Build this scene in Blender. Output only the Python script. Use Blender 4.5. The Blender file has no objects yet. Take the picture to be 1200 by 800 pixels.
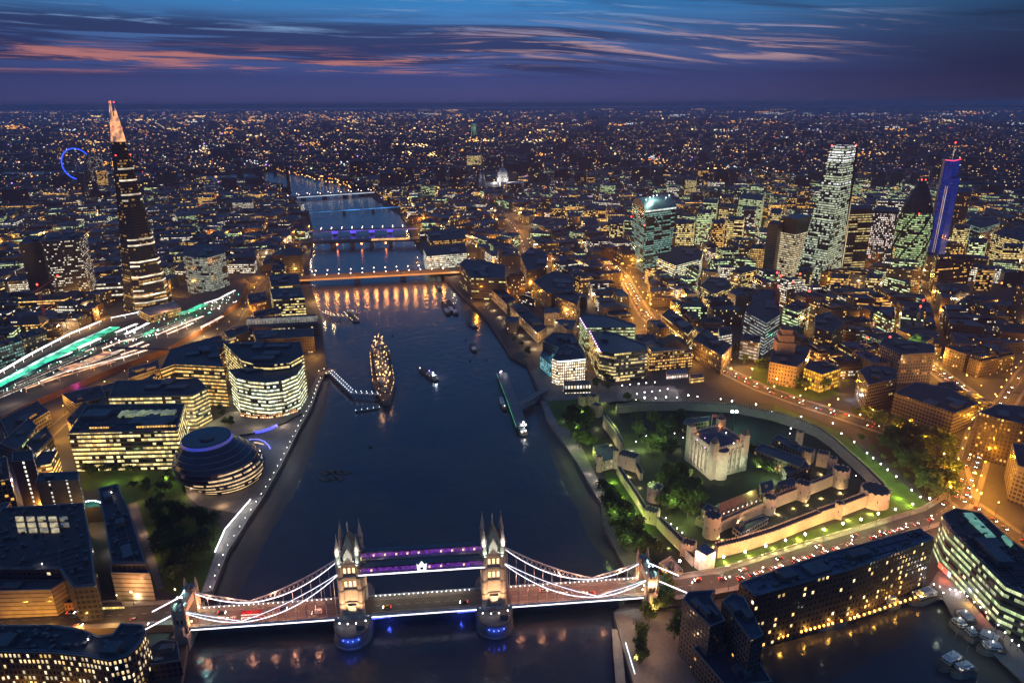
import bpy, math, random
import numpy as np
from mathutils import Vector, Matrix
from mathutils.geometry import tessellate_polygon
R = random.Random(7)
S = bpy.context.scene
COL = S.collection
# ------------------------------------------------------------ camera
CAM = (312.0, -113.0, 298.0); YAW, PITCH, ROLL, FPX = math.radians(-60.5), math.radians(19.2), math.radians(-0.24), 798.0
_f = np.array([math.sin(YAW)*math.cos(PITCH), math.cos(YAW)*math.cos(PITCH), -math.sin(PITCH)])
_r = np.array([math.cos(YAW), -math.sin(YAW), 0.0]); _u = np.cross(_r, _f)
_r, _u = _r*math.cos(ROLL)+_u*math.sin(ROLL), -_r*math.sin(ROLL)+_u*math.cos(ROLL)
cd = bpy.data.cameras.new('camera'); cam = bpy.data.objects.new('camera', cd); COL.objects.link(cam)
cd.sensor_width = 36; cd.lens = 36*FPX/1200; cd.clip_start = 1; cd.clip_end = 150000
cam.matrix_world = Matrix(((_r[0], _u[0], -_f[0], CAM[0]), (_r[1], _u[1], -_f[1], CAM[1]), (_r[2], _u[2], -_f[2], CAM[2]), (0, 0, 0, 1)))
S.camera = cam
# ------------------------------------------------------------ render settings
S.render.engine = 'CYCLES'
cy = S.cycles
cy.max_bounces = 4; cy.diffuse_bounces = 1; cy.glossy_bounces = 2; cy.transmission_bounces = 2; cy.volume_bounces = 0
cy.sample_clamp_indirect = 1.5; cy.sample_clamp_direct = 0; cy.caustics_reflective = False; cy.caustics_refractive = False
cy.use_adaptive_sampling = True; cy.adaptive_threshold = .025; cy.use_denoising = True; cy.use_light_tree = True
try: cy.denoiser = 'OPENIMAGEDENOISE'; cy.denoising_prefilter = 'ACCURATE'
except Exception: pass
S.view_settings.view_transform = 'Standard'; S.view_settings.look = 'None'; S.view_settings.exposure = 0; S.view_settings.gamma = 1
S.view_settings.use_curve_mapping = False
S.render.filter_size = 1.2
# ------------------------------------------------------------ node helper
class NT:
    def __init__(s, tree): s.t = tree
    def n(s, typ, props=None, **inp):
        nd = s.t.nodes.new(typ)
        for k, v in (props or {}).items(): setattr(nd, k, v)
        for k, v in inp.items():
            k = int(k[1:]) if k[0] == 'i' and k[1:].isdigit() else k.replace('_', ' ')
            sk = nd.inputs[k]
            if isinstance(v, bpy.types.NodeSocket): s.t.links.new(v, sk)
            else: sk.default_value = v
        return nd
    def m(s, op, a, b=None, c=None, clamp=False):
        kw = {'i0': a}
        if b is not None: kw['i1'] = b
        if c is not None: kw['i2'] = c
        return s.n('ShaderNodeMath', {'operation': op, 'use_clamp': clamp}, **kw).outputs[0]
    def mix(s, f, a, b, blend='MIX'):
        nd = s.t.nodes.new('ShaderNodeMix'); nd.data_type = 'RGBA'; nd.blend_type = blend
        for i, v in ((0, f), (6, a), (7, b)):
            if isinstance(v, bpy.types.NodeSocket): s.t.links.new(v, nd.inputs[i])
            else: nd.inputs[i].default_value = v if i == 0 else (tuple(v)+(1,))[:4]
        return nd.outputs[2]
    def ramp(s, f, stops, interp='LINEAR'):
        nd = s.n('ShaderNodeValToRGB', None, Fac=f); cr = nd.color_ramp; cr.interpolation = interp
        while len(cr.elements) < len(stops): cr.elements.new(0.5)
        for e, (p, c) in zip(cr.elements, stops):
            e.position = p; e.color = (tuple(c)+(1,))[:4] if not isinstance(c, (int, float)) else (c, c, c, 1)
        return nd.outputs[0]
    def smooth(s, x, a, b):
        return s.n('ShaderNodeMapRange', {'interpolation_type': 'SMOOTHSTEP'}, Value=x, From_Min=a, From_Max=b).outputs[0]
# ------------------------------------------------------------ dusk sky
W = bpy.data.worlds.new('World'); S.world = W; W.use_nodes = True
W.node_tree.nodes.clear(); w = NT(W.node_tree)
tc = w.n('ShaderNodeTexCoord').outputs['Generated']
sp = w.n('ShaderNodeSeparateXYZ', None, Vector=tc)
x, y, z = sp.outputs
el = w.m('MULTIPLY', w.m('ARCSINE', z), 57.2958)                        # elevation in degrees
fx = w.n('ShaderNodeVectorMath', {'operation': 'DOT_PRODUCT'}, i0=tc, i1=(math.sin(YAW), math.cos(YAW), 0)).outputs['Value']
rx = w.n('ShaderNodeVectorMath', {'operation': 'DOT_PRODUCT'}, i0=tc, i1=(math.cos(YAW), -math.sin(YAW), 0)).outputs['Value']
az = w.m('MULTIPLY', w.m('ARCTAN2', rx, fx), 57.2958)                   # bearing from the afterglow, degrees
grad = w.ramp(w.m('DIVIDE', w.m('ADD', el, 2), 92, clamp=True), [(0, (.05, .06, .175)), (.021, (.055, .065, .195)), (.043, (.040, .06, .205)), (.065, (.065, .115, .32)), (.088, (.06, .20, .48)), (.112, (.018, .21, .52)), (.16, (.02, .19, .50)), (.33, (.044, .18, .50)), (.5, (.042, .13, .37)), (1, (.038, .105, .30))])
side = w.ramp(w.m('DIVIDE', w.m('ADD', az, 60), 120, clamp=True), [(0, .62), (.3, .95), (.48, 1.05), (.64, .82), (.74, .48), (.84, .22), (1, .12)])
side = w.mix(w.smooth(el, 9, 24), side, (.9, .9, .9))                     # the dome overhead is evenly lit
base = w.mix(1.0, grad, side, 'MULTIPLY')
def nz(sx, sy, ox, sc, det, dist=0.0, rough=.55):
    v = w.n('ShaderNodeCombineXYZ', None, X=w.m('MULTIPLY_ADD', az, sx, ox), Y=w.m('MULTIPLY', w.m('MULTIPLY_ADD', az, w.m('MULTIPLY_ADD', w.smooth(az, -6, 14), .075, .012), el), sy), Z=ox).outputs[0]
    return w.n('ShaderNodeTexNoise', None, Vector=v, Scale=sc, Detail=det, Distortion=dist, Roughness=rough).outputs[0]
n1 = nz(.055, .52, 3.1, 1.0, 8, .6); n2 = nz(.035, .75, 11.7, 1.0, 7, .5); n3 = nz(.09, 1.9, 23.4, 1.0, 9, .8, .65)
# high thin cloud, darker slate veil
veil = w.m('MULTIPLY', w.smooth(n1, .46, .66), w.m('MULTIPLY', w.m('MULTIPLY', w.smooth(el, 3.4, 6.5), w.m('SUBTRACT', 1.0, w.smooth(el, 11, 20))), w.m('MULTIPLY_ADD', w.smooth(az, -8, 12), .6, .2)))
c1 = w.mix(veil, base, w.mix(1.0, (.032, .05, .14), side, 'MULTIPLY'))
# dark cloud bank
band = w.m('MULTIPLY', w.smooth(el, 1.6, 2.6), w.m('SUBTRACT', 1.0, w.smooth(el, 5.2, 7.0)))
leftness = w.m('SUBTRACT', 1.0, w.smooth(az, 4, 16))
dk = w.m('MULTIPLY', w.m('MULTIPLY', w.smooth(w.m('ADD', n2, w.m('MULTIPLY', n3, .35)), .58, .70), band), w.m('MULTIPLY_ADD', leftness, .5, .32))
c2 = w.mix(dk, c1, w.mix(1.0, (.022, .03, .105), side, 'MULTIPLY'))
# pink lit edges
pb1 = w.m('MULTIPLY', w.smooth(el, 1.9, 2.6), w.m('SUBTRACT', 1.0, w.smooth(el, 3.4, 4.4)))
pl1 = w.m('MULTIPLY', pb1, w.m('SUBTRACT', 1.0, w.smooth(az, -4, 2)))
pb2 = w.m('MULTIPLY', w.smooth(el, 2.6, 3.4), w.m('SUBTRACT', 1.0, w.smooth(el, 4.4, 6.6)))
pl2 = w.m('MULTIPLY', pb2, w.m('MULTIPLY', w.smooth(az, -9, 0), w.m('SUBTRACT', 1.0, w.smooth(az, 20, 31))))
pk = w.m('MULTIPLY', w.m('ADD', pl1, pl2, clamp=True), w.smooth(n3, .495, .635))
pkc = w.mix(w.smooth(az, -12, 4), (.46, .18, .18), (.42, .27, .31))
c3 = w.mix(w.m('MULTIPLY', pk, .92), c2, pkc)
wh = w.m('MULTIPLY', w.m('MULTIPLY', w.smooth(n3, .53, .70), w.smooth(el, 4.2, 5.6)), w.m('SUBTRACT', 1.0, w.smooth(az, 18, 32)))
c4 = w.mix(w.m('MULTIPLY', wh, .95), c3, (.17, .30, .55))
nish = w.n('ShaderNodeTexSky', {'sky_type': 'NISHITA', 'sun_disc': False, 'sun_elevation': math.radians(-4), 'sun_rotation': YAW, 'altitude': 50})
tot = w.mix(1.0, c4, w.mix(1.0, nish.outputs[0], (.015, .015, .015), 'MULTIPLY'), 'ADD')
bg = w.n('ShaderNodeBackground', None, Color=tot, Strength=1.0)
w.t.links.new(bg.outputs[0], w.n('ShaderNodeOutputWorld').inputs[0])
sd = bpy.data.lights.new('afterglow_sun', 'SUN'); sd.energy = .012; sd.angle = math.radians(20); sd.color = (1, .62, .55)
so = bpy.data.objects.new('afterglow_sun', sd); COL.objects.link(so)
so.rotation_euler = Vector((-_f[0], -_f[1], -.12)).to_track_quat('-Z', 'Y').to_euler()
# ------------------------------------------------------------ pixel ray helpers (a point of the photograph at a known height)
def G(px, py, z=5.0):
    d = _f+_r*(px-600)/FPX-_u*(py-400)/FPX
    t = (z-CAM[2])/d[2]
    return Vector((CAM[0]+d[0]*t, CAM[1]+d[1]*t, z))
def PR(x, y, z):
    d = np.array([x-CAM[0], y-CAM[1], z-CAM[2]]); q = d@_f
    return 600+FPX*(d@_r)/q, 400-FPX*(d@_u)/q, q
def HT(px, py, py2, zb=5.0):
    a = G(px, py, zb); lo, hi = zb, 290.0
    for _ in range(40):
        m = (lo+hi)/2
        if PR(a[0], a[1], m)[1] > py2: lo = m
        else: hi = m
    return lo
# ------------------------------------------------------------ mesh builder
def ccw(p):
    a = sum(p[i][0]*p[(i+1) % len(p)][1]-p[(i+1) % len(p)][0]*p[i][1] for i in range(len(p)))
    return list(p) if a > 0 else list(p)[::-1]
class MB:
    def __init__(s): s.v = []; s.f = []; s.m = []; s.uv = []
    def face(s, pts, mat=0, uv=None):
        i = len(s.v); s.v += [tuple(p) for p in pts]; s.f.append(tuple(range(i, i+len(pts)))); s.m.append(mat)
        s.uv.append(uv or [(p[0], p[1]) for p in pts])
    def wall(s, a, b, z0, z1, mat=0, u0=0.0, a1=None, b1=None, v0=None):
        L = math.hypot(b[0]-a[0], b[1]-a[1]); a1 = a1 or a; b1 = b1 or b; v0 = z0 if v0 is None else v0
        s.face([(a[0], a[1], z0), (b[0], b[1], z0), (b1[0], b1[1], z1), (a1[0], a1[1], z1)], mat, [(u0, v0), (u0+L, v0), (u0+L, v0+z1-z0), (u0, v0+z1-z0)])
        return u0+L
    def cap(s, poly, z, mat=1):
        if len(poly) < 5: s.face([(p[0], p[1], z) for p in poly], mat)
        else:
            for t in tessellate_polygon([[Vector((p[0], p[1], 0)) for p in poly]]):
                q = [poly[i] for i in t]; q = ccw(q); s.face([(p[0], p[1], z) for p in q], mat)
    def prism(s, poly, z0, z1, wall=0, roof=1, top=None, u0=None, cap=True):
        idx = list(range(len(poly)))
        if ccw(poly)[0] != poly[0] or ccw(poly) != list(poly):
            poly = list(poly)[::-1]; top = list(top)[::-1] if top else None
        tp = top or poly
        u = R.randrange(0, 9000) if u0 is None else u0
        n = len(poly)
        for i in range(n):
            j = (i+1) % n
            u = s.wall(poly[i], poly[j], z0, z1, wall, u, tp[i], tp[j])
        if cap: s.cap(tp, z1, roof)
        return s
    def box(s, c, sx, sy, z0, z1, rot=0.0, mat=0, roof=None):
        ca, sa = math.cos(rot), math.sin(rot)
        s.prism([(c[0]+ca*a-sa*b, c[1]+sa*a+ca*b) for a, b in ((-sx/2, -sy/2), (sx/2, -sy/2), (sx/2, sy/2), (-sx/2, sy/2))], z0, z1, mat, mat if roof is None else roof)
        return s
    def cyl(s, c, r0, z0, r1, z1, n=10, mat=0, roof=None, cap=True):
        p = [(c[0]+r0*math.cos(k*2*math.pi/n), c[1]+r0*math.sin(k*2*math.pi/n)) for k in range(n)]
        q = [(c[0]+r1*math.cos(k*2*math.pi/n), c[1]+r1*math.sin(k*2*math.pi/n)) for k in range(n)]
        s.prism(p, z0, z1, mat, mat if roof is None else roof, q, cap=cap and r1 > .01)
        return s
    def bar(s, a, b, r, mat=0, n=4, r2=None):
        a, b = Vector(a), Vector(b); d = b-a
        if d.length < 1e-6: return s
        r2 = r if r2 is None else r2
        e = d.normalized(); t = Vector((0, 0, 1)) if abs(e.z) < .95 else Vector((1, 0, 0))
        u = e.cross(t).normalized(); v = e.cross(u)
        A = [a+(u*math.cos(2*math.pi*(k+.5)/n)+v*math.sin(2*math.pi*(k+.5)/n))*r for k in range(n)]
        B = [b+(u*math.cos(2*math.pi*(k+.5)/n)+v*math.sin(2*math.pi*(k+.5)/n))*r2 for k in range(n)]
        for k in range(n):
            l = (k+1) % n; s.face([A[l], A[k], B[k], B[l]], mat)
        s.face(A, mat); s.face(B[::-1], mat)
        return s
    def path(s, pts, r, mat=0, n=4):
        for a, b in zip(pts, pts[1:]): s.bar(a, b, r, mat, n)
        return s
    def ball(s, c, r, mat=0, rz=None):
        rz = rz or r; c = Vector(c)
        n = 6; rings = [(-.6, .8), (.6, .8)]
        P = [[c+Vector((r*q*math.cos(k*2*math.pi/n), r*q*math.sin(k*2*math.pi/n), rz*h)) for k in range(n)] for h, q in rings]
        for k in range(n):
            l = (k+1) % n
            s.face([P[0][k], P[0][l], P[1][l], P[1][k]], mat)
            s.face([P[1][k], P[1][l], c+Vector((0, 0, rz))], mat); s.face([P[0][l], P[0][k], c-Vector((0, 0, rz))], mat)
        return s
    def strip(s, L, Rr, mat=0, v=0.0):
        u = 0.0
        for i in range(len(L)-1):
            d = (Vector(L[i+1])-Vector(L[i])).length; wd = (Vector(L[i])-Vector(Rr[i])).length
            s.face([L[i], Rr[i], Rr[i+1], L[i+1]], mat, [(u, wd), (u, 0), (u+d, 0), (u+d, wd)]); u += d
        return s
    def build(s, name, mats, parent=None, origin=None, smooth=False):
        if origin is None: origin = parent.matrix_basis.translation if parent is not None and 'wl' not in parent else (tuple(parent['wl']) if parent is not None else (0, 0, 0))
        o3 = np.array(origin, float)
        me = bpy.data.meshes.new(name)
        vs = np.array(s.v, float).reshape(-1, 3)-o3
        me.from_pydata(vs.tolist(), [], s.f)
        ul = me.uv_layers.new(name='UVMap')
        ul.data.foreach_set('uv', np.array([c for f in s.uv for p in f for c in p], np.float32))
        me.polygons.foreach_set('material_index', s.m)
        if smooth: me.polygons.foreach_set('use_smooth', [True]*len(s.f))
        for m in (mats if isinstance(mats, (list, tuple)) else [mats]): me.materials.append(m)
        me.update()
        o = bpy.data.objects.new(name, me); COL.objects.link(o)
        if parent is not None: o.parent = parent; o['wl'] = list(map(float, origin)); o.location = o3-np.array(parent['wl'] if 'wl' in parent else parent.location)
        else: o.location = origin; o['wl'] = list(map(float, origin))
        return o
def tag(o, label=None, cat=None, group=None, kind=None):
    for k, v in (('label', label), ('category', cat), ('group', group), ('kind', kind)):
        if v: o[k] = v
    return o
def thing(name, label, cat, loc, group=None, rz=0.0):
    o = bpy.data.objects.new(name, None); COL.objects.link(o); o.location = loc; o.rotation_euler = (0, 0, rz)
    o['wl'] = [float(c) for c in loc]; o.empty_display_size = 2
    return tag(o, label, cat, group)
def copy_tree(o, parent=None):
    c = o.copy(); COL.objects.link(c); c.parent = parent
    for ch in KIDS(o): copy_tree(ch, c)
    return c
_kids = {}
def KIDS(o):
    if o.name not in _kids: _kids[o.name] = [c for c in o.children]
    return _kids[o.name]
def lamp(loc, power, col, rad=.6, parent=None, name='lamp_light', typ='POINT', data=None):
    d = data or bpy.data.lights.new(name, typ)
    if data is None:
        d.energy = power; d.color = col
        if typ in ('POINT', 'SPOT'): d.shadow_soft_size = rad
    o = bpy.data.objects.new(name, d); COL.objects.link(o); o.location = loc
    if parent is not None: o.parent = parent
    return o
def spot(loc, target, power, col, ang=70, rad=.5, name='flood_light', blend=.6):
    o = lamp(loc, power, col, rad, None, name, 'SPOT'); o.data.spot_size = math.radians(ang); o.data.spot_blend = blend
    o.rotation_euler = (Vector(target)-Vector(loc)).to_track_quat('-Z', 'Y').to_euler()
    return o
# ------------------------------------------------------------ materials
def newmat(name):
    m = bpy.data.materials.new(name); m.use_nodes = True; m.node_tree.nodes.clear()
    try: m.cycles.emission_sampling = 'NONE'
    except Exception: pass
    return m, NT(m.node_tree)
def pm(name, col, rough=.8, metal=0.0, sc=.12, var=.35, col2=None, bump=0.0, spec=.4):
    m, t = newmat(name)
    co = t.n('ShaderNodeTexCoord').outputs['Object']
    rnd = t.n('ShaderNodeObjectInfo').outputs['Random']
    n = t.n('ShaderNodeTexNoise', None, Vector=co, Scale=sc, Detail=5.0, Roughness=.65).outputs[0]
    n2 = t.n('ShaderNodeTexNoise', None, Vector=co, Scale=sc*9, Detail=3.0).outputs[0]
    f = t.m('ADD', t.m('MULTIPLY', n, .65), t.m('MULTIPLY', n2, .35))
    c2 = col2 or tuple(c*.45 for c in col)
    cc = t.mix(t.smooth(f, .5-var*.6, .5+var*.6), c2, col)
    cc = t.mix(1.0, cc, t.ramp(rnd, [(0, .8), (1, 1.15)]), 'MULTIPLY')
    b = t.n('ShaderNodeBsdfPrincipled', None, Base_Color=cc, Roughness=rough, Metallic=metal, Specular_IOR_Level=spec)
    if bump: t.t.links.new(t.n('ShaderNodeBump', None, Strength=bump, Distance=.5, Height=n2).outputs[0], b.inputs['Normal'])
    t.t.links.new(b.outputs[0], t.n('ShaderNodeOutputMaterial').inputs[0]); return m
def em(name, col, st, var=.0, sc=.5):
    m, t = newmat(name)
    co = t.n('ShaderNodeTexCoord').outputs['Object']
    n = t.n('ShaderNodeTexNoise', None, Vector=co, Scale=sc, Detail=2.0).outputs[0]
    s = t.m('MULTIPLY', t.m('ADD', 1.0-var, t.m('MULTIPLY', t.smooth(n, .3, .7), 2*var)), st)
    b = t.n('ShaderNodeBsdfPrincipled', None, Base_Color=(.3, .3, .3, 1), Emission_Color=col+(1,), Emission_Strength=s)
    t.t.links.new(b.outputs[0], t.n('ShaderNodeOutputMaterial').inputs[0]); return m
def _wingroup():
    g = bpy.data.node_groups.new('lit_windows', 'ShaderNodeTree'); t = NT(g)
    def sock(nm, typ, d):
        s = g.interface.new_socket(nm, in_out='INPUT', socket_type=typ); s.default_value = d
    for nm, d in (('CW', 3.), ('CH', 3.6), ('FX', .7), ('FY', .55), ('Prob', .4), ('Strength', 1.), ('K', .5), ('Run', 5.)): sock(nm, 'NodeSocketFloat', d)
    for nm, d in (('Wall', (.1, .1, .1, 1)), ('Glass', (.01, .015, .025, 1)), ('ColA', (1, .75, .35, 1)), ('ColB', (1, .95, .7, 1))): sock(nm, 'NodeSocketColor', d)
    g.interface.new_socket('BSDF', in_out='OUTPUT', socket_type='NodeSocketShader')
    gi = t.n('NodeGroupInput'); I = gi.outputs
    uv = t.n('ShaderNodeUVMap', {'uv_map': 'UVMap'}).outputs[0]
    s = t.n('ShaderNodeSeparateXYZ', None, Vector=uv)
    U = t.m('DIVIDE', s.outputs[0], I['CW']); V = t.m('DIVIDE', s.outputs[1], I['CH'])
    fu, fv = t.m('FLOOR', U), t.m('FLOOR', V); ru, rv = t.m('SUBTRACT', U, fu), t.m('SUBTRACT', V, fv)
    mu = t.m('LESS_THAN', t.m('ABSOLUTE', t.m('SUBTRACT', ru, .5)), t.m('MULTIPLY', I['FX'], .5))
    mv = t.m('LESS_THAN', t.m('ABSOLUTE', t.m('SUBTRACT', rv, .5)), t.m('MULTIPLY', I['FY'], .5))
    mask = t.m('MULTIPLY', mu, mv)
    def wn(a, b, k): return t.n('ShaderNodeTexWhiteNoise', {'noise_dimensions': '3D'}, Vector=t.n('ShaderNodeCombineXYZ', None, X=a, Y=b, Z=k).outputs[0]).outputs['Value']
    w1 = wn(fu, fv, 7.5); w2 = wn(t.m('FLOOR', t.m('DIVIDE', U, I['Run'])), fv, 3.5); w3 = wn(fu, fv, 11.5)
    val = t.m('ADD', t.m('MULTIPLY', w1, t.m('SUBTRACT', 1.0, I['K'])), t.m('MULTIPLY', w2, I['K']))
    lit = t.m('LESS_THAN', val, I['Prob'])
    fn = t.n('ShaderNodeTexNoise', None, Vector=uv, Scale=.9, Detail=2.0).outputs[0]
    ver = t.m('ADD', .45, t.m('MULTIPLY', rv, .8))                       # ceiling lights: rooms are brighter towards the top
    st = t.m('MULTIPLY', t.m('MULTIPLY', t.m('MULTIPLY', mask, lit), t.m('MULTIPLY', I['Strength'], t.m('MULTIPLY_ADD', w3, 1.0, .25))), t.m('MULTIPLY', ver, t.m('ADD', .45, t.m('MULTIPLY', fn, 1.1))))
    w4 = wn(fu, fv, 5.1)
    ec = t.mix(t.m('MULTIPLY', t.m('ADD', w2, w4), .5), I['ColA'], I['ColB'])
    pn = t.n('ShaderNodeTexNoise', None, Vector=uv, Scale=.22, Detail=4.0).outputs[0]
    wallc = t.mix(t.m('MULTIPLY', pn, .75), I['Wall'], (0, 0, 0))
    bc = t.mix(mask, wallc, I['Glass'])
    b = t.n('ShaderNodeBsdfPrincipled', None, Base_Color=bc, Roughness=t.m('SUBTRACT', .8, t.m('MULTIPLY', mask, .62)), Emission_Color=ec, Emission_Strength=st)
    t.t.links.new(b.outputs[0], t.n('NodeGroupOutput').inputs[0])
    return g
WG = _wingroup()
_wc = {}
def win(wall=(.12, .11, .10), cw=3.0, ch=3.6, fx=.7, fy=.55, p=.35, st=1.0, a=(1, .72, .32), b=(1, .93, .66), k=.5, run=5.0, glass=(.012, .016, .026), name='facade'):
    key = (wall, cw, ch, fx, fy, p, st, a, b, k, run, glass)
    if key in _wc: return _wc[key]
    m, t = newmat(name)
    g = t.t.nodes.new('ShaderNodeGroup'); g.node_tree = WG
    for nm, v in (('CW', cw), ('CH', ch), ('FX', fx), ('FY', fy), ('Prob', p), ('Strength', st), ('K', k), ('Run', run)): g.inputs[nm].default_value = v
    for nm, v in (('Wall', wall), ('Glass', glass), ('ColA', a), ('ColB', b)): g.inputs[nm].default_value = tuple(v)+(1,)
    t.t.links.new(g.outputs[0], t.n('ShaderNodeOutputMaterial').inputs[0]); _wc[key] = m; return m
M = dict(
    roof=pm('roof_felt', (.06, .062, .07), .75, sc=.06), roof_d=pm('roof_slate', (.035, .036, .042), .7, sc=.08), roof_b=pm('roof_grey', (.11, .11, .115), .6, sc=.05),
    stone=pm('pale_stone', (.42, .37, .29), .85, sc=.15), stone_d=pm('dark_stone', (.2, .18, .15), .85, sc=.1), brick=pm('brown_brick', (.16, .085, .05), .85, sc=.2),
    conc=pm('concrete', (.3, .29, .27), .85, sc=.1), asphalt=pm('asphalt', (.055, .053, .052), .75, sc=.05), pave=pm('paving', (.2, .185, .165), .8, sc=.06, var=.5),
    steel=pm('painted_steel', (.35, .38, .4), .45, .3), bluesteel=pm('blue_white_steel', (.42, .5, .58), .45, .1), dark=pm('dark_metal', (.03, .032, .036), .5, .3),
    white=pm('white_paint', (.75, .75, .72), .6), lead=pm('lead_roof', (.11, .115, .125), .5, .2), slate=pm('blue_slate', (.06, .07, .085), .5),
    grass=pm('grass', (.065, .125, .015), .95, sc=.08, var=.5, bump=.2), mud=pm('wet_mud', (.07, .058, .045), .55, sc=.05, var=.6, bump=.4), glass=pm('dark_glass', (.012, .018, .03), .12, .0, var=.2),
    line=pm('road_paint', (.7, .7, .66), .7), bark=pm('bark', (.06, .045, .03), .9),
    e_white=em('lamp_white', (1, .93, .85), 12), e_warm=em('lamp_warm', (1, .75, .42), 7), e_orange=em('lamp_orange', (1, .42, .06), 7), e_red=em('lamp_red', (1, .05, .03), 6),
    e_blue=em('lamp_blue', (.06, .12, 1), 6), e_purple=em('lamp_purple', (.35, .04, .9), 1.6, .7, .35), e_line=em('light_line', (.95, .88, 1), 2.6, .25, .3), e_cool=em('lamp_cool', (.7, .9, 1), 14), e_green=em('lamp_green', (.1, .9, .45), 2.2, .6, .08), e_mag=em('lamp_violet', (.75, .35, 1), 5),
)
# ============================================================ the river, the ground, roads
ZG = 5.0
PXL = [(212, 800), (222, 738), (236, 700), (249, 692), (267, 646), (280, 626), (292, 607), (310, 580), (328, 548), (352, 500), (366, 475), (372, 457), (378, 443), (383, 430), (381, 418), (379, 400), (376, 370), (370, 352), (364, 335), (362, 322), (363, 300), (366, 285), (366, 265), (362, 250), (352, 240), (342, 233), (333, 228), (322, 218)]
PXR = [(742, 800), (726, 744), (719, 717), (740, 698), (731, 662), (707, 615), (704, 590), (675, 540), (654, 510), (641, 490), (634, 470), (631, 458), (622, 434), (617, 424), (598, 414), (591, 402), (570, 372), (552, 355), (530, 333), (517, 321), (505, 303), (492, 290), (482, 275), (476, 262), (470, 250), (452, 239), (436, 229), (424, 222), (412, 217), (395, 212), (370, 206), (345, 202), (320, 199)]
BL = [G(a, b) for a, b in PXL]; BR = [G(a, b) for a, b in PXR]
dn = Vector((.87, -.49, 0))                                             # downstream
sb = BL[0]+dn*2500+Vector((-600, -700, 0)); BLx = [sb, BL[0]+dn*250]+BL
nb = BR[0]+dn*2500+Vector((-300, -300, 0)); BRx = [nb, BR[0]+dn*160]+BR
def far(v, k): d = Vector((v.x-CAM[0], v.y-CAM[1], 0)); return Vector((CAM[0]+d.x*k, CAM[1]+d.y*k, ZG))
lend = [Vector((-3300, -120, ZG)), Vector((-3500, -900, ZG))]; rend = [Vector((-3000, 60, ZG)).lerp(BR[-1], .5), Vector((-3750, -250, ZG)), Vector((-3950, -900, ZG))]
river = BLx+lend+rend[::-1]+BRx[::-1]
RB = 52000.0
outer = [Vector((-RB, -RB, ZG)), Vector((9000, -RB, ZG)), Vector((9000, RB, ZG)), Vector((-RB, RB, ZG))]
def in_poly(p, poly):
    c = False; n = len(poly); x, y = p[0], p[1]
    for i in range(n):
        a, b = poly[i], poly[i-1]
        if (a[1] > y) != (b[1] > y) and x < (b[0]-a[0])*(y-a[1])/(b[1]-a[1])+a[0]: c = not c
    return c
gm = MB()
rv2 = [Vector((p.x, p.y, 0)) for p in river]
dockpx = [(880, 770), (905, 752), (1000, 726), (1080, 700), (1105, 702), (1120, 728), (1160, 762), (1200, 800), (1260, 860), (1000, 900), (860, 830)]
DOCK = [G(a, b, 3) for a, b in dockpx]
dk2 = [Vector((p.x, p.y, 0)) for p in DOCK]
allp = outer+rv2+dk2
for t in tessellate_polygon([[Vector((p.x, p.y, 0)) for p in outer], rv2, dk2]):
    q = ccw([(allp[i].x, allp[i].y) for i in t]); gm.face([(a, b, ZG) for a, b in q], 0)
gmat = pm('city_ground', (.06, .058, .055), .85, sc=.012, var=.6, col2=(.02, .021, .02))
tag(gm.build('ground', gmat), 'dark city ground of paving and asphalt', kind='structure')
def wallstrip(pts, z0, z1, closed=False):
    mb = MB(); u = 0; n = len(pts)
    for i in range(n if closed else n-1):
        a, b = pts[i], pts[(i+1) % n]; u = mb.wall((a.x, a.y), (b.x, b.y), z0, z1, 0, u)
    return mb
for pts, nm in ((BLx, 'river_wall'), (BRx, 'river_wall')):
    tag(wallstrip(pts, -4, ZG+.02).build(nm, M['stone_d']), 'stone embankment wall along the %s bank of the river' % ('park side' if pts is BLx else 'castle side'), 'river wall')
tag(wallstrip(DOCK, -2, ZG+.02, True).build('dock_wall', M['stone_d']), 'stone wall round the dark boat basin', 'dock wall')
# water
wm, t = newmat('river_water')
co = t.n('ShaderNodeTexCoord').outputs['Object']
wv1 = t.n('ShaderNodeTexNoise', None, Vector=co, Scale=.09, Detail=4.0, Roughness=.6).outputs[0]
wv2 = t.n('ShaderNodeTexNoise', None, Vector=co, Scale=.016, Detail=3.0).outputs[0]
wc = t.mix(t.smooth(wv2, .35, .65), (.038, .043, .052), (.058, .054, .050))
wb = t.n('ShaderNodeBsdfPrincipled', None, Base_Color=wc, Roughness=t.m('MULTIPLY_ADD', wv2, .12, .12), IOR=1.33,
         Normal=t.n('ShaderNodeBump', None, Strength=.7, Distance=.9, Height=wv1).outputs[0])
t.t.links.new(wb.outputs[0], t.n('ShaderNodeOutputMaterial').inputs[0])
mb = MB(); mb.face([(-6000, -6000, 0), (5000, -6000, 0), (5000, 5000, 0), (-6000, 5000, 0)])
tag(mb.build('water', wm), 'dark tidal river water', kind='structure')
mb = MB(); mb.face([(p[0], p[1], 2.2) for p in ccw([(p.x, p.y) for p in DOCK])]) if False else mb.cap([(p.x, p.y) for p in DOCK], 2.2, 0)
tag(mb.build('basin_water', wm), 'still dark water of the boat basin', kind='structure')
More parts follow.
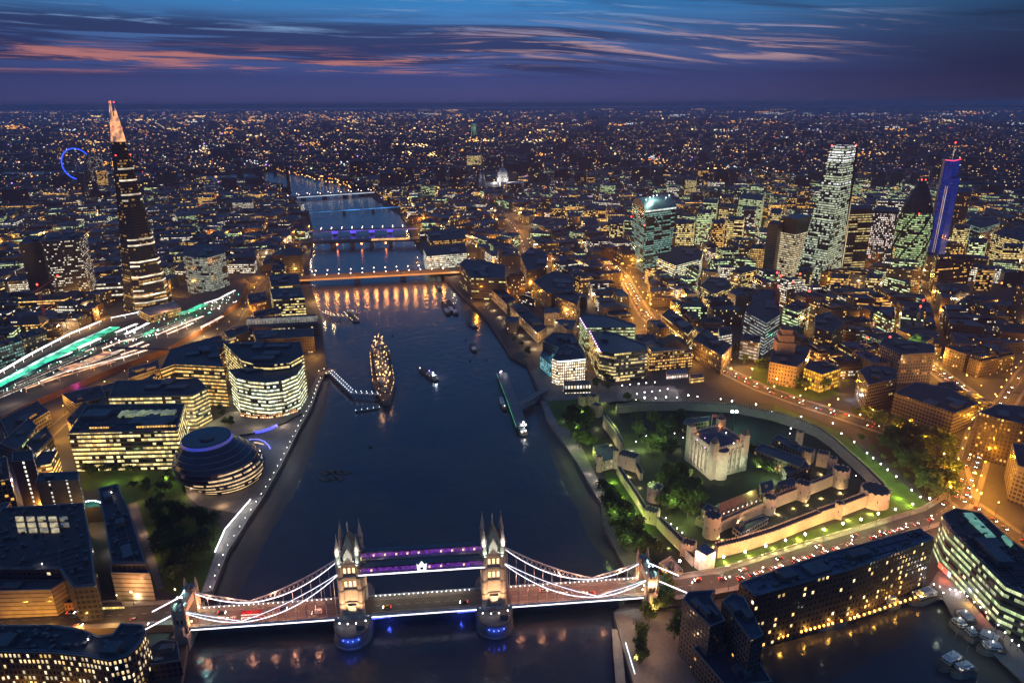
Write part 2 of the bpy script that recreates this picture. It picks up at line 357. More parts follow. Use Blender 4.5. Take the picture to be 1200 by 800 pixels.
# foreshore mud at the foot of the walls
def shore(top, low):
    mb = MB(); T = [(p.x, p.y, 1.3) for p in top]; L = [(p.x, p.y, .75 if i % 2 else .62) for i, p in enumerate([a.lerp(b, .55) for a, b in zip(top, low)])]; B = [(p.x, p.y, -.25) for p in low]
    mb.strip(L, T); mb.strip(B, L); return mb
def resamp(px, n, z):
    P = [G(a, b, z) for a, b in px]; d = [0]
    for a, b in zip(P, P[1:]): d.append(d[-1]+(b-a).length)
    out = []
    for k in range(n):
        s = d[-1]*k/(n-1); i = max(j for j in range(len(d)) if d[j] <= s+1e-6); i = min(i, len(P)-2)
        out.append(P[i].lerp(P[i+1], (s-d[i])/max(d[i+1]-d[i], 1e-6)))
    return out
def jit(P, a): return [p+Vector((R.uniform(-a, a), R.uniform(-a, a), 0)) for p in P]
tag(shore(resamp([(249, 692), (267, 646), (292, 607), (328, 548), (352, 500), (366, 475), (378, 443)], 26, 5), jit(resamp([(282, 700), (303, 662), (322, 625), (345, 585), (366, 540), (378, 505), (385, 470), (389, 448)], 26, 0), 1.5)).build('foreshore', M['mud']), 'muddy foreshore below the park-side river walk', kind='structure')
tag(shore(resamp([(731, 662), (707, 615), (704, 590), (675, 540), (654, 510), (641, 490), (634, 470)], 26, 5), jit(resamp([(722, 668), (692, 640), (676, 608), (655, 562), (643, 530), (630, 498), (624, 478)], 26, 0), 1.5)).build('foreshore', M['mud']), 'muddy foreshore below the castle wharf', kind='structure')
# roads
def along(P, step):
    out = []; acc = 0.0
    for a, b in zip(P, P[1:]):
        L = (b-a).length; s = (-acc) % step
        d = (b-a)/max(L, 1e-6)
        while s < L: out.append((a+d*s, d)); s += step
        acc += L
    return out
def offs(P, d):
    o = []
    for i, p in enumerate(P):
        a = P[max(i-1, 0)]; b = P[min(i+1, len(P)-1)]; e = (b-a); e.z = 0; e.normalize()
        o.append(p+Vector((-e.y, e.x, 0))*d)
    return o
ROADS = []
NOGO = []                                                               # footprints kept free of ordinary buildings
def road(name, px, wid, label, pav=3.0, mark=True, z=None):
    P = [G(q[0], q[1], (q[2] if len(q) > 2 else ZG)) for q in px]
    ROADS.append((P, wid+2*pav)); P = [p+Vector((0, 0, .012*len(ROADS))) for p in P]
    a, b = offs(P, wid/2), offs(P, -wid/2); a2, b2 = offs(P, wid/2+pav), offs(P, -wid/2-pav)
    up = lambda L, h: [(p.x, p.y, p.z+h) for p in L]
    mb = MB(); mb.strip(up(a, .05), up(b, .05)); tag(mb.build(name, M['asphalt']), label, kind='structure')
    mb = MB()
    for i, o in ((a, a2), (b2, b)):
        mb.strip(up(o if i is a else i, .17) if False else up(a2 if i is a else b, .17), up(a if i is a else b2, .17))
    mb.strip(up(a, .17), up(a, .04)); mb.strip(up(b, .04), up(b, .17))
    for o, s in ((a2, 1), (b2, -1)):
        if any(p.z > ZG+.3 for p in o):
            lo = [(p.x, p.y, ZG) for p in o]; mb.strip(up(o, .17), lo, 1) if s > 0 else mb.strip(lo, up(o, .17), 1)
    tag(mb.build('pavement', [M['pave'], M['stone_d']]), 'pavements beside the '+label, kind='structure')
    if mark:
        mb = MB()
        for p, d in along(P, 7.0):
            e = Vector((-d.y, d.x, 0)); q = p+d*3.2
            mb.face([(p-e*.09)+Vector((0, 0, .06)), (q-e*.09)+Vector((0, 0, .06)), (q+e*.09)+Vector((0, 0, .06)), (p+e*.09)+Vector((0, 0, .06))])
        tag(mb.build('road_markings', M['line']), 'dashed white lines on the '+label, kind='structure')
    return P
RD_app = road('road', [(757, 691, 10), (800, 687, 9.5), (850, 679, 8.5), (900, 664, 7.6), (950, 648, 7), (1000, 633, 6.4), (1050, 618, 5.8), (1095, 604, 5.1), (1125, 585)], 14, 'bridge approach road beside the castle moat', 4)
RD_south = road('road', [(-60, 733, 7), (0, 728, 8), (80, 723, 9), (140, 720, 9.7), (214, 716, 10)], 14, 'bridge approach road between the brick house and the long hotel', 4)
RD_hill = road('road', [(1128, 590), (1118, 545), (1085, 520), (1040, 505), (990, 488), (940, 472), (890, 454), (845, 432), (805, 408), (775, 385), (757, 370), (742, 345), (731, 325), (720, 312)], 15, 'orange lit road sweeping round the castle hill', 4)
RD_low = road('road', [(775, 385), (735, 400)][:1]+[(700, 398), (668, 375), (645, 358), (620, 342), (600, 330), (560, 308), (540, 296)], 13, 'riverside road behind the customs house', 3)
RD_king = road('road', [(524, 318), (570, 318), (610, 322), (622, 330), (623, 312), (618, 295), (612, 280), (600, 262), (590, 250)], 12, 'street north from the orange road bridge', 3)
RD_tool = road('road', [(-40, 560), (10, 545), (40, 525), (66, 500), (90, 480), (110, 468), (160, 440), (215, 420), (250, 400), (285, 378), (300, 350), (310, 330), (330, 322), (362, 320)], 10, 'narrow street winding behind the glass offices', 2.5, False)
RD_min = road('road', [(1125, 585), (1140, 540), (1150, 505), (1160, 480), (1135, 462), (1105, 440), (1085, 425)], 16, 'orange street running inland from the big junction', 4)
RD_east = road('road', [(1125, 585), (1160, 610), (1200, 640), (1260, 680)], 16, 'orange road beside the green glass offices', 4)
RD_man = road('road', [(1150, 505), (1180, 470), (1200, 440), (1240, 400)], 14, 'orange street beside the courthouse block', 3)
RD_app2 = road('road', [(590, 250), (560, 235), (540, 225), (500, 212)], 10, 'cathedral street', 2, False)
JUNC = [G(a, b) for a, b in [(1112, 520), (1122, 500), (1150, 478), (1172, 505), (1178, 545), (1196, 572), (1235, 610), (1240, 660), (1195, 655), (1160, 622), (1130, 596), (1118, 560)]]
mb = MB(); mb.cap([(p.x, p.y) for p in JUNC], ZG+.04, 0); tag(mb.build('road_junction', M['asphalt']), 'wide orange lit junction', kind='structure')
# squares, lawns and paths
def area(name, px, mat, label, z=ZG+.06):
    P = [G(a, b, z) for a, b in px]; NOGO.append([(p.x, p.y) for p in P])
    mb = MB(); mb.cap([(p.x, p.y) for p in P], z, 0); return tag(mb.build(name, mat), label, kind='structure')
area('plaza', [(214, 545), (228, 505), (270, 482), (350, 482), (352, 500), (328, 548), (310, 575), (290, 604), (232, 592), (214, 575)], M['pave'], 'riverside plaza round the domed glass hall')
area('riverside_walk', [(249, 692), (267, 646), (280, 626), (292, 607), (310, 580), (296, 585), (262, 622), (248, 660), (236, 694)], M['conc'], 'pale riverside walk', ZG+.08)
area('riverside_walk', [(352, 500), (366, 475), (372, 457), (378, 443), (372, 440), (352, 478)], M['pave'], 'riverside walk before the curved glass offices', ZG+.08)
area('park_lawn', [(94, 550), (212, 552), (222, 592), (262, 622), (240, 692), (225, 700), (180, 690), (160, 600), (120, 572), (96, 575)], M['grass'], 'dark park lawn')
area('park_path', [(150, 590), (160, 588), (178, 640), (192, 690), (184, 690), (166, 640)], M['pave'], 'pale park path', ZG+.12)
area('wharf', [(641, 490), (654, 510), (675, 540), (704, 590), (707, 615), (731, 662), (750, 690), (768, 684), (760, 650), (725, 605), (700, 560), (680, 520), (662, 490), (652, 470), (634, 470)], M['pave'], 'paved castle wharf')
area('quay', [(719, 717), (752, 712), (800, 720), (830, 800), (742, 800), (726, 744)], M['pave'], 'riverside quay beside the tower hotel')
area('basin_quay', [(1080, 700), (1100, 668), (1115, 672), (1160, 720), (1200, 765), (1215, 800), (1200, 800), (1160, 762), (1120, 728), (1105, 702)], M['pave'], 'quay in front of the green glass offices')
area('basin_quay', [(900, 745), (1085, 690), (1080, 700), (1000, 726), (905, 752)], M['pave'], 'quay in front of the brick warehouse')
area('forecourt', [(632, 458), (622, 434), (640, 425), (700, 435), (705, 452), (790, 452), (800, 470), (760, 475), (640, 470)], M['pave'], 'pale paved forecourt before the glittering corner block')
# castle moat, sunk lawns
area('castle_ground', [(690, 478), (720, 470), (900, 472), (985, 500), (1080, 592), (1090, 600), (840, 675), (760, 655), (715, 600)], pm('castle_ground', (.045, .05, .03), .9, sc=.03, var=.6, col2=(.02, .035, .010)), 'dark ground of the castle wards')
area('moat_lawn', [(908, 474), (985, 506), (1090, 592), (1088, 599), (1000, 622), (842, 668), (836, 657), (905, 639), (950, 621), (980, 613), (1012, 599), (1030, 598), (1042, 586), (1012, 557), (978, 525), (950, 502), (905, 486)], M['grass'], 'mown lawn of the dry moat', ZG+.1)
area('moat_lawn', [(708, 553), (723, 553), (730, 565), (755, 605), (772, 618), (760, 628), (735, 606), (716, 575)], M['grass'], 'lit green lawn between the wharf and the outer castle wall', ZG+.1)
area('moat_lawn', [(640, 470), (700, 466), (708, 476), (690, 500), (655, 500), (648, 485)], M['grass'], 'lit grass by the castle gate', ZG+.1)
area('garden_lawn', [(885, 428), (905, 422), (955, 440), (985, 462), (960, 470), (915, 460), (880, 445)], M['grass'], 'garden square before the columned tower building')
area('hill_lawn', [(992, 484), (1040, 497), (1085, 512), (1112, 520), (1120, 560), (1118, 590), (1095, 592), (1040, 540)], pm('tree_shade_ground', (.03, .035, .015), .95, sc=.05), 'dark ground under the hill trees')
for L in ROADS: pass
# ============================================================ the great bridge
BA = G(412, 711.5, 10); BB = G(577, 700, 10); BL_ = (BB-BA).length; be = (BB-BA)/BL_; bp = Vector((be.y, -be.x, 0)); BROT = math.atan2(be.y, be.x)
def B(s, t, z): return Vector((BA.x+be.x*s+bp.x*t, BA.y+be.y*s+bp.y*t, z))
def Bq(s0, s1, t0, t1): return [(q.x, q.y) for q in (B(s0, t1, 0), B(s1, t1, 0), B(s1, t0, 0), B(s0, t0, 0))]
s_stone = pm('bridge_stone', (.46, .40, .33), .8, sc=.35, var=.5, col2=(.25, .21, .17), bump=.3)
s_dark = pm('bridge_stone_dark_courses', (.28, .25, .21), .8, sc=.35)  # darker tone for string courses, caps and dormer roofs
e_win = em('tower_window_light', (1, .62, .28), 2.6, .3, .8)
bridge = thing('bridge', 'twin towered stone bridge with lit white chains and violet high walkways over the river', 'bridge', tuple(B(42, 0, 0)))
SOFF = 2.0
def gable(mb, s0, s1, t, z0, z1, side, mat=0):
    m = (s0+s1)/2; pts = [B(s0, t, z0), B(s1, t, z0), B(m, t, z1)]
    mb.face(pts, mat)
def make_tower(sc, lab):
    tw = MB(); hw, hd = 5.6, 7.4
    # stepped shaft with string courses and an arch for the road
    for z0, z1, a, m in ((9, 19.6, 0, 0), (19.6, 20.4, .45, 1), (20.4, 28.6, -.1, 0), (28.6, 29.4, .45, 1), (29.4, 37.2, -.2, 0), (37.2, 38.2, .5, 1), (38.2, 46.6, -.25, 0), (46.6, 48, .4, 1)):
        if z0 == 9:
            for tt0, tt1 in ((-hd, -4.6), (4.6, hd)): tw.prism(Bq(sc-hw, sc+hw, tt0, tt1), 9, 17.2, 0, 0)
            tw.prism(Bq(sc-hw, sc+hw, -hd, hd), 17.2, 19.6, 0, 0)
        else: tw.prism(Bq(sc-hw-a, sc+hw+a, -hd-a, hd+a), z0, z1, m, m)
    for k in range(5): tw.prism(Bq(sc-hw+.4+k*2.4, sc-hw+1.8+k*2.4, hd-.1, hd+.4), 48, 49.3, 0, 0); tw.prism(Bq(sc-hw+.4+k*2.4, sc-hw+1.8+k*2.4, -hd-.4, -hd+.1), 48, 49.3, 0, 0)
    # oriel bay and gabled dormers
    for sg in (-1, 1):
        tw.prism(Bq(sc-2.2, sc+2.2, sg*hd if sg > 0 else -hd-1.2, hd+1.2 if sg > 0 else -hd), 13, 18.4, 0, 1)
        tw.prism(Bq(sc-2.4, sc+2.4, sg*hd-2.6, sg*hd+.3), 48, 52.6, 0, 0)
        m0, m1 = sg*hd-2.6, sg*hd+.3
        tw.face([B(sc-2.4, m1, 52.6), B(sc+2.4, m1, 52.6), B(sc, m1, 57.4)], 0); tw.face([B(sc-2.4, m0, 52.6), B(sc, m0, 57.4), B(sc+2.4, m0, 52.6)], 0)
        tw.face([B(sc-2.4, m0, 52.6), B(sc-2.4, m1, 52.6), B(sc, m1, 57.4), B(sc, m0, 57.4)], 1); tw.face([B(sc+2.4, m1, 52.6), B(sc+2.4, m0, 52.6), B(sc, m0, 57.4), B(sc, m1, 57.4)], 1)
    tower = tw.build('tower', [s_stone, s_dark], bridge); tower['label'] = lab
    for sg in (-1, 1):
        for tg in (-1, 1):
            q = B(sc+sg*hw, tg*hd, 0); mb = MB()
            mb.cyl(q, 1.9, 9, 1.8, 46.5, 8, 0).cyl(q, 2.2, 46.5, 2.2, 47.6, 8, 1).cyl(q, 1.7, 47.6, 1.6, 55.0, 8, 0).cyl(q, 2.05, 55, 2.05, 56, 8, 1)
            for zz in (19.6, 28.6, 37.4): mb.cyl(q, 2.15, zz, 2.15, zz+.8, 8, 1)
            mb.build('turret', [s_stone, s_dark], tower)
            mb = MB(); mb.cyl(q, 1.75, 56, .18, 65.2, 8, 0).bar(q+Vector((0, 0, 65)), q+Vector((0, 0, 67.4)), .18).bar(q+Vector((-.7, 0, 66.4)), q+Vector((.7, 0, 66.4)), .16)
            mb.build('pinnacle', [s_stone], tower)
    mb = MB()
    b4 = Bq(sc-hw+.3, sc+hw-.3, -hd+.5, hd-.5); r4 = Bq(sc-.25, sc+.25, -3.0, 3.0)
    mb.prism(b4, 48.05, 63.5, 0, 0, r4)
    for k in range(7): c = B(sc, -3+k, 63.4); mb.bar(c, c+Vector((0, 0, 1.1)), .13)
    mb.bar(B(sc, 0, 63.4), B(sc, 0, 70.5), .28, 1).bar(B(sc-.5, 0, 68.3), B(sc+.5, 0, 68.3), .2, 1).ball(B(sc, 0, 66.6), .5, 1)
    mb.build('roof', [M['slate'], s_stone], tower)
    for z0, n, h in ((40.6, 3, 3.4), (31.2, 3, 3.6), (22.2, 2, 3.0)):
        for sg in (1, -1):
            for k in range(n):
                s = sc+(k-(n-1)/2)*2.6; mb = MB(); mb.prism(Bq(s-.62, s+.62, sg*(hd-.35)-.05, sg*(hd-.35)+.22) if sg > 0 else Bq(s-.62, s+.62, -hd+.13, -hd+.4), z0, z0+h, 0, 0)
                mb.build('window', [e_win], tower)
    for sg in (1, -1):
        mb = MB()
        for zz in (23.0, 32.0, 41.0):
            for tt in (-3, 0, 3): mb.prism(Bq(sc+sg*hw-.25, sc+sg*hw+.25, tt-.55, tt+.55), zz, zz+3, 0, 0)
        mb.build('side_window', [win((.3, .27, .22), 2, 4, .9, .9, .35, 1.6)], tower)
    # road arch light
    return tower
def make_pier(sc, lab):
    L = [(sc-10.6, -7), (sc-10.6, 7)]; pts = []
    for k in range(0, 13):
        a = math.pi*k/12; pts.append((sc-10.6*math.cos(a), 10+14*math.sin(a)**.8*(1 if 0 < k < 12 else 0)))
    for k in range(0, 13):
        a = math.pi*k/12; pts.append((sc+10.6*math.cos(a), -10-14*math.sin(a)**.8*(1 if 0 < k < 12 else 0)))
    P = [B(a, b, 0) for a, b in pts]; poly = [(p.x, p.y) for p in P]; c = B(sc, 0, 0)
    big = [(c.x+(x-c.x)*1.07, c.y+(y-c.y)*1.07) for x, y in poly]
    mb = MB(); mb.prism(big, -3, 1.5, 1, 1); mb.prism(poly, 1.5, 8.9, 0, 0)
    rim = [(c.x+(x-c.x)*1.02, c.y+(y-c.y)*1.02) for x, y in poly]; inn = [(c.x+(x-c.x)*.95, c.y+(y-c.y)*.95) for x, y in poly]
    n = len(rim); mb.prism(rim, 8.4, 9.9, 1, 1, cap=False)
    for i in range(n):
        j = (i+1) % n
        mb.face([(*rim[i], 9.9), (*rim[j], 9.9), (*inn[j], 9.9), (*inn[i], 9.9)], 1); mb.face([(*inn[i], 9.9), (*inn[j], 9.9), (*inn[j], 8.95), (*inn[i], 8.95)], 1)
    # control cabin and paved top
    mb.prism(Bq(sc+3.0, sc+7.5, 15.2, 18.5), 8.9, 12.2, 1, 1); mb.prism(Bq(sc-1, sc+1, 11, 13.5), 8.9, 11.4, 0, 1)
    pier = mb.build('pier', [pm('pier_granite', (.26, .25, .24), .7, sc=.3, var=.6, bump=.4), M['stone_d']], bridge); pier['label'] = lab
    for s, tt in ((-4.2, 22.6), (-1.4, 23.9), (1.4, 23.9), (4.6, 22.6)):
        q = B(sc+s, tt+.35, 6.4); mb = MB(); mb.ball(q, .42); mb.build('blue_lamp', [M['e_blue']], pier)
        lamp(B(sc+s, tt+1.6, 6.2), 260, (.05, .1, 1), .3)
    for s, tt in ((-8.8, 8.5), (-7.3, 13.5), (-2.4, 14.4), (2.4, 14.4), (8.8, 8.5), (7.8, 12.8)):
        q = B(sc+s, tt, 10.6); mb = MB(); mb.bar(q-Vector((0, 0, 1.7)), q, .1); mb.ball(q, .42, 1); mb.build('pier_lamp', [M['dark'], M['e_white']], pier)
    return pier
labs = ('south tower of the bridge, on the park side', 'north tower of the bridge, on the castle side')
for i, sc in enumerate((SOFF, BL_+.6)):
    make_pier(sc, labs[i].replace('tower', 'pier')); make_tower(sc, labs[i])
    # floodlights: warm on the shaft from the pier, cool on the roof
    for s, tt, z, ts, tz, pw, col, ang in ((0, 19, 10.3, 0, 25, 60000, (1, .58, .30), 62), (-9, 14, 10.3, -3, 34, 15000, (1, .56, .28), 50), (9, 14, 10.3, 3, 34, 15000, (1, .56, .28), 50),
                                  (-13, 0, 12, -5, 34, 16000, (1, .58, .32), 70), (13, 0, 12, 5, 34, 16000, (1, .58, .32), 70)):
        spot(B(sc+s, tt, z), B(sc+ts, 7 if abs(s) < 12 else 0, tz), pw, col, ang)
    for s, tt in ((-4.6, 10.6), (4.6, 10.6)):
        spot(B(sc+s, tt, 46), B(sc+s*.7, 4, 63), 5500, (.75, 1, .9), 75)
    for s in (-9, 9): spot(B(sc+s, 2, 46), B(sc+s*.3, 2, 60), 5000, (1, .8, .55), 80)
    for s in (-5.6, 5.6):                                               # the bright flood lamps on the near turrets
        q = B(sc+s, 9.7, 55.2); mb = MB(); mb.ball(q, .75); mb.bar(q, B(sc+s, 8.6, 55.2), .2, 1); mb.build('flood_lamp', [M['e_white'], M['dark']], bridge); lamp(q+Vector((0, 0, 1.3))+bp*.9, 1500, (1, .9, .8), .4)
# decks
def deck(s0, s1, nm, lab, road_mat, side_line=True):
    mb = MB(); mb.prism(Bq(s0, s1, -8.8, 8.8), 8.6, 10.0, 0, 1)
    for sg in (-1, 1):
        mb.prism(Bq(s0, s1, min(sg*5.6, sg*8.8), max(sg*5.6, sg*8.8)), 10.003, 10.16, 2, 2)
        mb.prism(Bq(s0, s1, min(sg*8.5, sg*8.8), max(sg*8.5, sg*8.8)), 10.163, 11.3, 3, 3)
        n = int((s1-s0)/3)
    n = int((s1-s0)/6)
    for k in range(n):
        s = s0+k*6+1.5; a, b = B(s, -.1, 10.02), B(s+3, .1, 10.02); mb.face([B(s, .1, 10.02), B(s+3, .1, 10.02), B(s+3, -.1, 10.02), B(s, -.1, 10.02)], 4)
        for tt in (-5.2, 5.2): mb.face([B(s-1.5, tt+.07, 10.02), B(s+4.5, tt+.07, 10.02), B(s+4.5, tt-.07, 10.02), B(s-1.5, tt-.07, 10.02)], 4)
    d = mb.build(nm, [M['bluesteel'], road_mat, M['pave'], M['bluesteel'], M['line']], bridge); d['label'] = lab
    for sg in (-1, 1):
        mb = MB(); mb.prism(Bq(s0, s1, min(sg*8.85, sg*9.1), max(sg*8.85, sg*9.1)), 9.2, 9.75, 0, 0)
        if nm == 'tower_road': pass
        elif sg > 0: mb.build('edge_light', [M['e_line']], d)
        else:
            src = None
            for k in range(int((s1-s0)/2.9)):
                q = B(s0+k*2.9+1, -8.1, 10.75)
                if src is None: mb = MB(); mb.ball((0, 0, 0), .22); src = mb.build('parapet_lamp', [M['e_white']], d, (0, 0, 0)); o_ = src
                else: o_ = src.copy(); COL.objects.link(o_)
                o_.location = q-d.location-bridge.location
    return d
rmat = pm('bridge_road', (.15, .12, .105), .75, sc=.12, var=.5)
deck(SOFF-97.5, SOFF-10.8, 'side_span', 'road deck between the park bank and its tower', rmat); deck(BL_+11.4, BL_+97.5, 'side_span', 'road deck between the castle bank and its tower', rmat)
deck(SOFF-10.8, SOFF+10.8, 'tower_road', 'road passing under the park-side tower', rmat); deck(BL_-10.2, BL_+11.4, 'tower_road', 'road passing under the castle-side tower', rmat)
deck(SOFF+10.8, BL_-10.2, 'lifting_deck', 'lifting middle deck between the two towers', pm('bascule_road', (.12, .11, .08), .75, sc=.12))
# high walkways
e_walk = em('walkway_glow', (.36, .04, .72), .42, .8, .5)
for tt, lab in ((7, 'near high walkway with crest'), (-7, 'far high walkway')):
    mb = MB(); s0, s1 = SOFF+5.2, BL_-4.6
    mb.prism(Bq(s0, s1, tt-1.9, tt+1.9), 39.6, 40.5, 0, 0); mb.prism(Bq(s0, s1, tt-2.1, tt+2.1), 44.6, 45.3, 1, 1)
    n = 22
    for sd in (-1, 1):
        for k in range(n):
            a, b = s0+(s1-s0)*k/n, s0+(s1-s0)*(k+1)/n; q = tt+sd*1.85
            mb.bar(B(a, q, 40.5), B(b, q, 44.6), .13, 0); mb.bar(B(a, q, 44.6), B(b, q, 40.5), .13, 0); mb.bar(B(a, q, 40.5), B(a, q, 44.6), .13, 0)
    wk = mb.build('walkway', [M['bluesteel'], M['lead']], bridge); wk['label'] = lab
    mb = MB(); mb.prism(Bq(s0, s1, tt-1.5, tt+1.5), 41.6, 43.6, 0, 0); mb.build('glazed_gallery', [e_walk], wk)
    mb = MB()
    for k in range(0, n, 2):
        if R.random() < (.85 if tt < 0 else .25): mb.prism(Bq(s0+(s1-s0)*k/n+.6, s0+(s1-s0)*k/n+1.7, tt+1.52, tt+1.6), 41.8, 43.2, 0, 0)
    mb.build('gallery_window', [em('gallery_window_light', (1, .6, .4), 2.2)], wk)
    if tt > 0:
        mb = MB(); mb.prism(Bq(s0, s1, tt+2.0, tt+2.2), 39.5, 40.2, 0, 0); mb.build('light_strip', [M['e_line']], wk)
        m = (s0+s1)/2; mb = MB()                                        # crowned shield in white light
        sh = [(-2.4, 40.2), (2.4, 40.2), (2.9, 45.6), (2.0, 44.2), (1.2, 45.4), (0, 47.2), (-1.2, 45.4), (-2.0, 44.2), (-2.9, 45.6)]
        F_ = [B(m+a, tt+2.5, z) for a, z in sh]; K_ = [B(m+a, tt+2.15, z) for a, z in sh]
        for a, b, c in ((0, 1, 2), (0, 2, 3), (0, 3, 4), (0, 4, 5), (0, 5, 6), (0, 6, 7), (0, 7, 8)): mb.face([F_[a], F_[b], F_[c]]); mb.face([K_[c], K_[b], K_[a]])
        for i in range(9): j = (i+1) % 9; mb.face([F_[i], K_[i], K_[j], F_[j]])
        mb.prism(Bq(m-.9, m+.9, tt+2.5, tt+2.62), 41.6, 43.2, 1, 1)
        mb.build('crest', [em('crest_light', (.85, .95, 1), 1.7), M['dark']], wk)
# chains: lens shaped trusses, long arm tower to low point, short arm low point to abutment
def chain(sA, zA, sB, zB, sag, dep, t, n, lab, lit):
    mb = MB(); lt = MB(); U = []; Lo = []
    for k in range(n+1):
        f = k/n; z = zA+(zB-zA)*f-sag*4*f*(1-f); h = dep*math.sin(math.pi*f)**.8*.5
        U.append(B(sA+(sB-sA)*f, t, z+h+.35)); Lo.append(B(sA+(sB-sA)*f, t, z-h-.35))
    for P in (U, Lo):
        for a, b in zip(P, P[1:]): mb.bar(a, b, .42)
    for k in range(n):
        mb.bar(U[k], Lo[k+1], .16); mb.bar(Lo[k], U[k+1], .16)
    o = mb.build('chain', [M['bluesteel']], bridge); o['label'] = lab
    q = bp*.42
    for a, b in zip(Lo, Lo[1:]): lt.bar(a+q+Vector((0, 0, .1)), b+q+Vector((0, 0, .1)), .2)
    if t > 0:
        for a, b in zip(U, U[1:]): lt.bar(a+q, b+q, .11)
    lt.build('chain_light', [M['e_line']], o)
    for k in range(1, n):
        if Lo[k].z > 11.8 and k % 2 == 1: hb = MB(); hb.bar(Lo[k], Vector((Lo[k].x, Lo[k].y, 10.1)), .2); hb.build('hanger', [M['bluesteel']], o)
for t in (8.3, -8.3):
    w_ = 'near' if t > 0 else 'far'
    chain(SOFF-6.5, 41, SOFF-64, 12.6, 4.6, 4.2, t, 20, '%s long chain on the park side' % w_, 1); chain(SOFF-64, 12.6, SOFF-95, 22, 1.2, 2.0, t, 9, '%s short chain on the park side' % w_, 1)
    chain(BL_+7.1, 41, BL_+64, 12.6, 4.6, 4.2, t, 20, '%s long chain on the castle side' % w_, 1); chain(BL_+64, 12.6, BL_+94, 22, 1.2, 2.0, t, 9, '%s short chain on the castle side' % w_, 1)
    for s0, s1, lab in ((SOFF-99, SOFF-121, 'park side'), (BL_+100, BL_+121, 'castle side')):
        mb = MB(); mb.bar(B(s0, t, 22), B(s1, t, 10.4), .5); o = mb.build('anchor_tie', [M['bluesteel']], bridge); mb = MB(); mb.bar(B(s0, t+.5, 22.2), B(s1, t+.5, 10.6), .33); mb.build('tie_light', [M['e_line']], o)
# abutment gate towers
for sc, lab in ((SOFF-97.3, 'gate tower on the park-side bank'), (BL_+97.3, 'gate tower on the castle-side bank')):
    mb = MB()
    mb.prism(Bq(sc-4.2, sc+4.2, -15, 15), -2, 9.9, 0, 0)
    for sg in (-1, 1):
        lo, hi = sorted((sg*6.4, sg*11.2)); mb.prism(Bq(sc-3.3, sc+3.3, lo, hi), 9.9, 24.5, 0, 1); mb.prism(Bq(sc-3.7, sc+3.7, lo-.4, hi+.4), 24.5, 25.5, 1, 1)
        for k in (-1, 0, 1): mb.prism(Bq(sc+k*2.6-.7, sc+k*2.6+.7, lo-.4, hi+.4), 25.5, 26.6, 0, 0)
        lo2, hi2 = sorted((sg*11.2, sg*15)); mb.prism(Bq(sc-2.4, sc+2.4, lo2, hi2), 9.9, 15.5, 0, 1)
    mb.prism(Bq(sc-2.4, sc+2.4, -6.4, 6.4), 19.0, 24.2, 0, 1)
    g_ = mb.build('gate_tower', [s_stone, s_dark], bridge); g_['label'] = lab
    mb = MB(); mb.prism(Bq(sc-2.4, sc+2.4, -6.4, 6.4), 24.25, 29.5, 0, 0, Bq(sc-.2, sc+.2, -5.6, 5.6)); mb.build('gate_roof', [M['slate']], g_)
    for sg in (-1, 1):
        for k in (-1, 1):
            q = B(sc+k*3.1, sg*11, 0); mb = MB(); mb.cyl(q, 1.0, 9.9, .95, 26.8, 8, 0).cyl(q, 1.0, 26.8, .1, 31.5, 8, 0); mb.build('gate_turret', [s_stone], g_)
        for k in (-1, 1):
            q = B(sc+k*1.2, sg*11.25, 17.5); mb = MB(); mb.prism(Bq(sc+k*1.2-.5, sc+k*1.2+.5, sg*11.25-.1, sg*11.25+.1), 16.2, 18.8); mb.build('window', [M['dark']], g_)
        q = B(sc+4.2*(1 if sc < 0 else -1), sg*6.2, 13.5); mb = MB(); mb.ball(q, .5); mb.build('gate_lamp', [M['e_warm']], g_); lamp(q+be*(1.2 if sc < 0 else -1.2), 1800, (1, .6, .3), .5)
    spot(B(sc, 24, 5.5), B(sc, 13, 12), 30000, (1, .6, .18), 80); spot(B(sc, -1, 31), B(sc, 3, 24), 26000, (.45, 1, .95), 120)
    for k in (-1, 1): q = B(sc+k*1.2, 6, 30.4); mb = MB(); mb.ball(q, .5); mb.build('roof_flood_lamp', [M['e_cool']], g_)
# the deck's own road lamps (small warm lanterns along both pavements)
ldeck = bpy.data.lights.new('deck_lantern_light', 'POINT'); ldeck.energy = 3500; ldeck.color = (1, .40, .21); ldeck.shadow_soft_size = .5
for s in list(range(-88, -10, 13))+list(range(int(BL_)+18, int(BL_)+96, 13)):
    for t in (-8.2, 8.2):
        lamp(B(SOFF+s if s < 0 else s, t*.8, 17.5), 0, None, data=ldeck)
lm = bpy.data.lights.new('middle_lantern_light', 'POINT'); lm.energy = 2000; lm.color = (1, .72, .42); lm.shadow_soft_size = .5
for s in range(18, int(BL_)-10, 15): lamp(B(s, -6, 17.5), 0, None, data=lm)
for s in (22, 66): lamp(B(s, 2, 6.5), 2600, (.05, .1, 1), .6)

for s0, s1 in ((SOFF+11, SOFF+22), (BL_-22, BL_-11)):
    for tt in (8.95, -8.95): mb = MB(); mb.bar(B(s0, tt, 8.2), B(s1, tt, 8.5), .3); mb.build('blue_strip', [em('blue_strip_light', (.05, .12, 1), 1.1, .7, .3)], bridge)
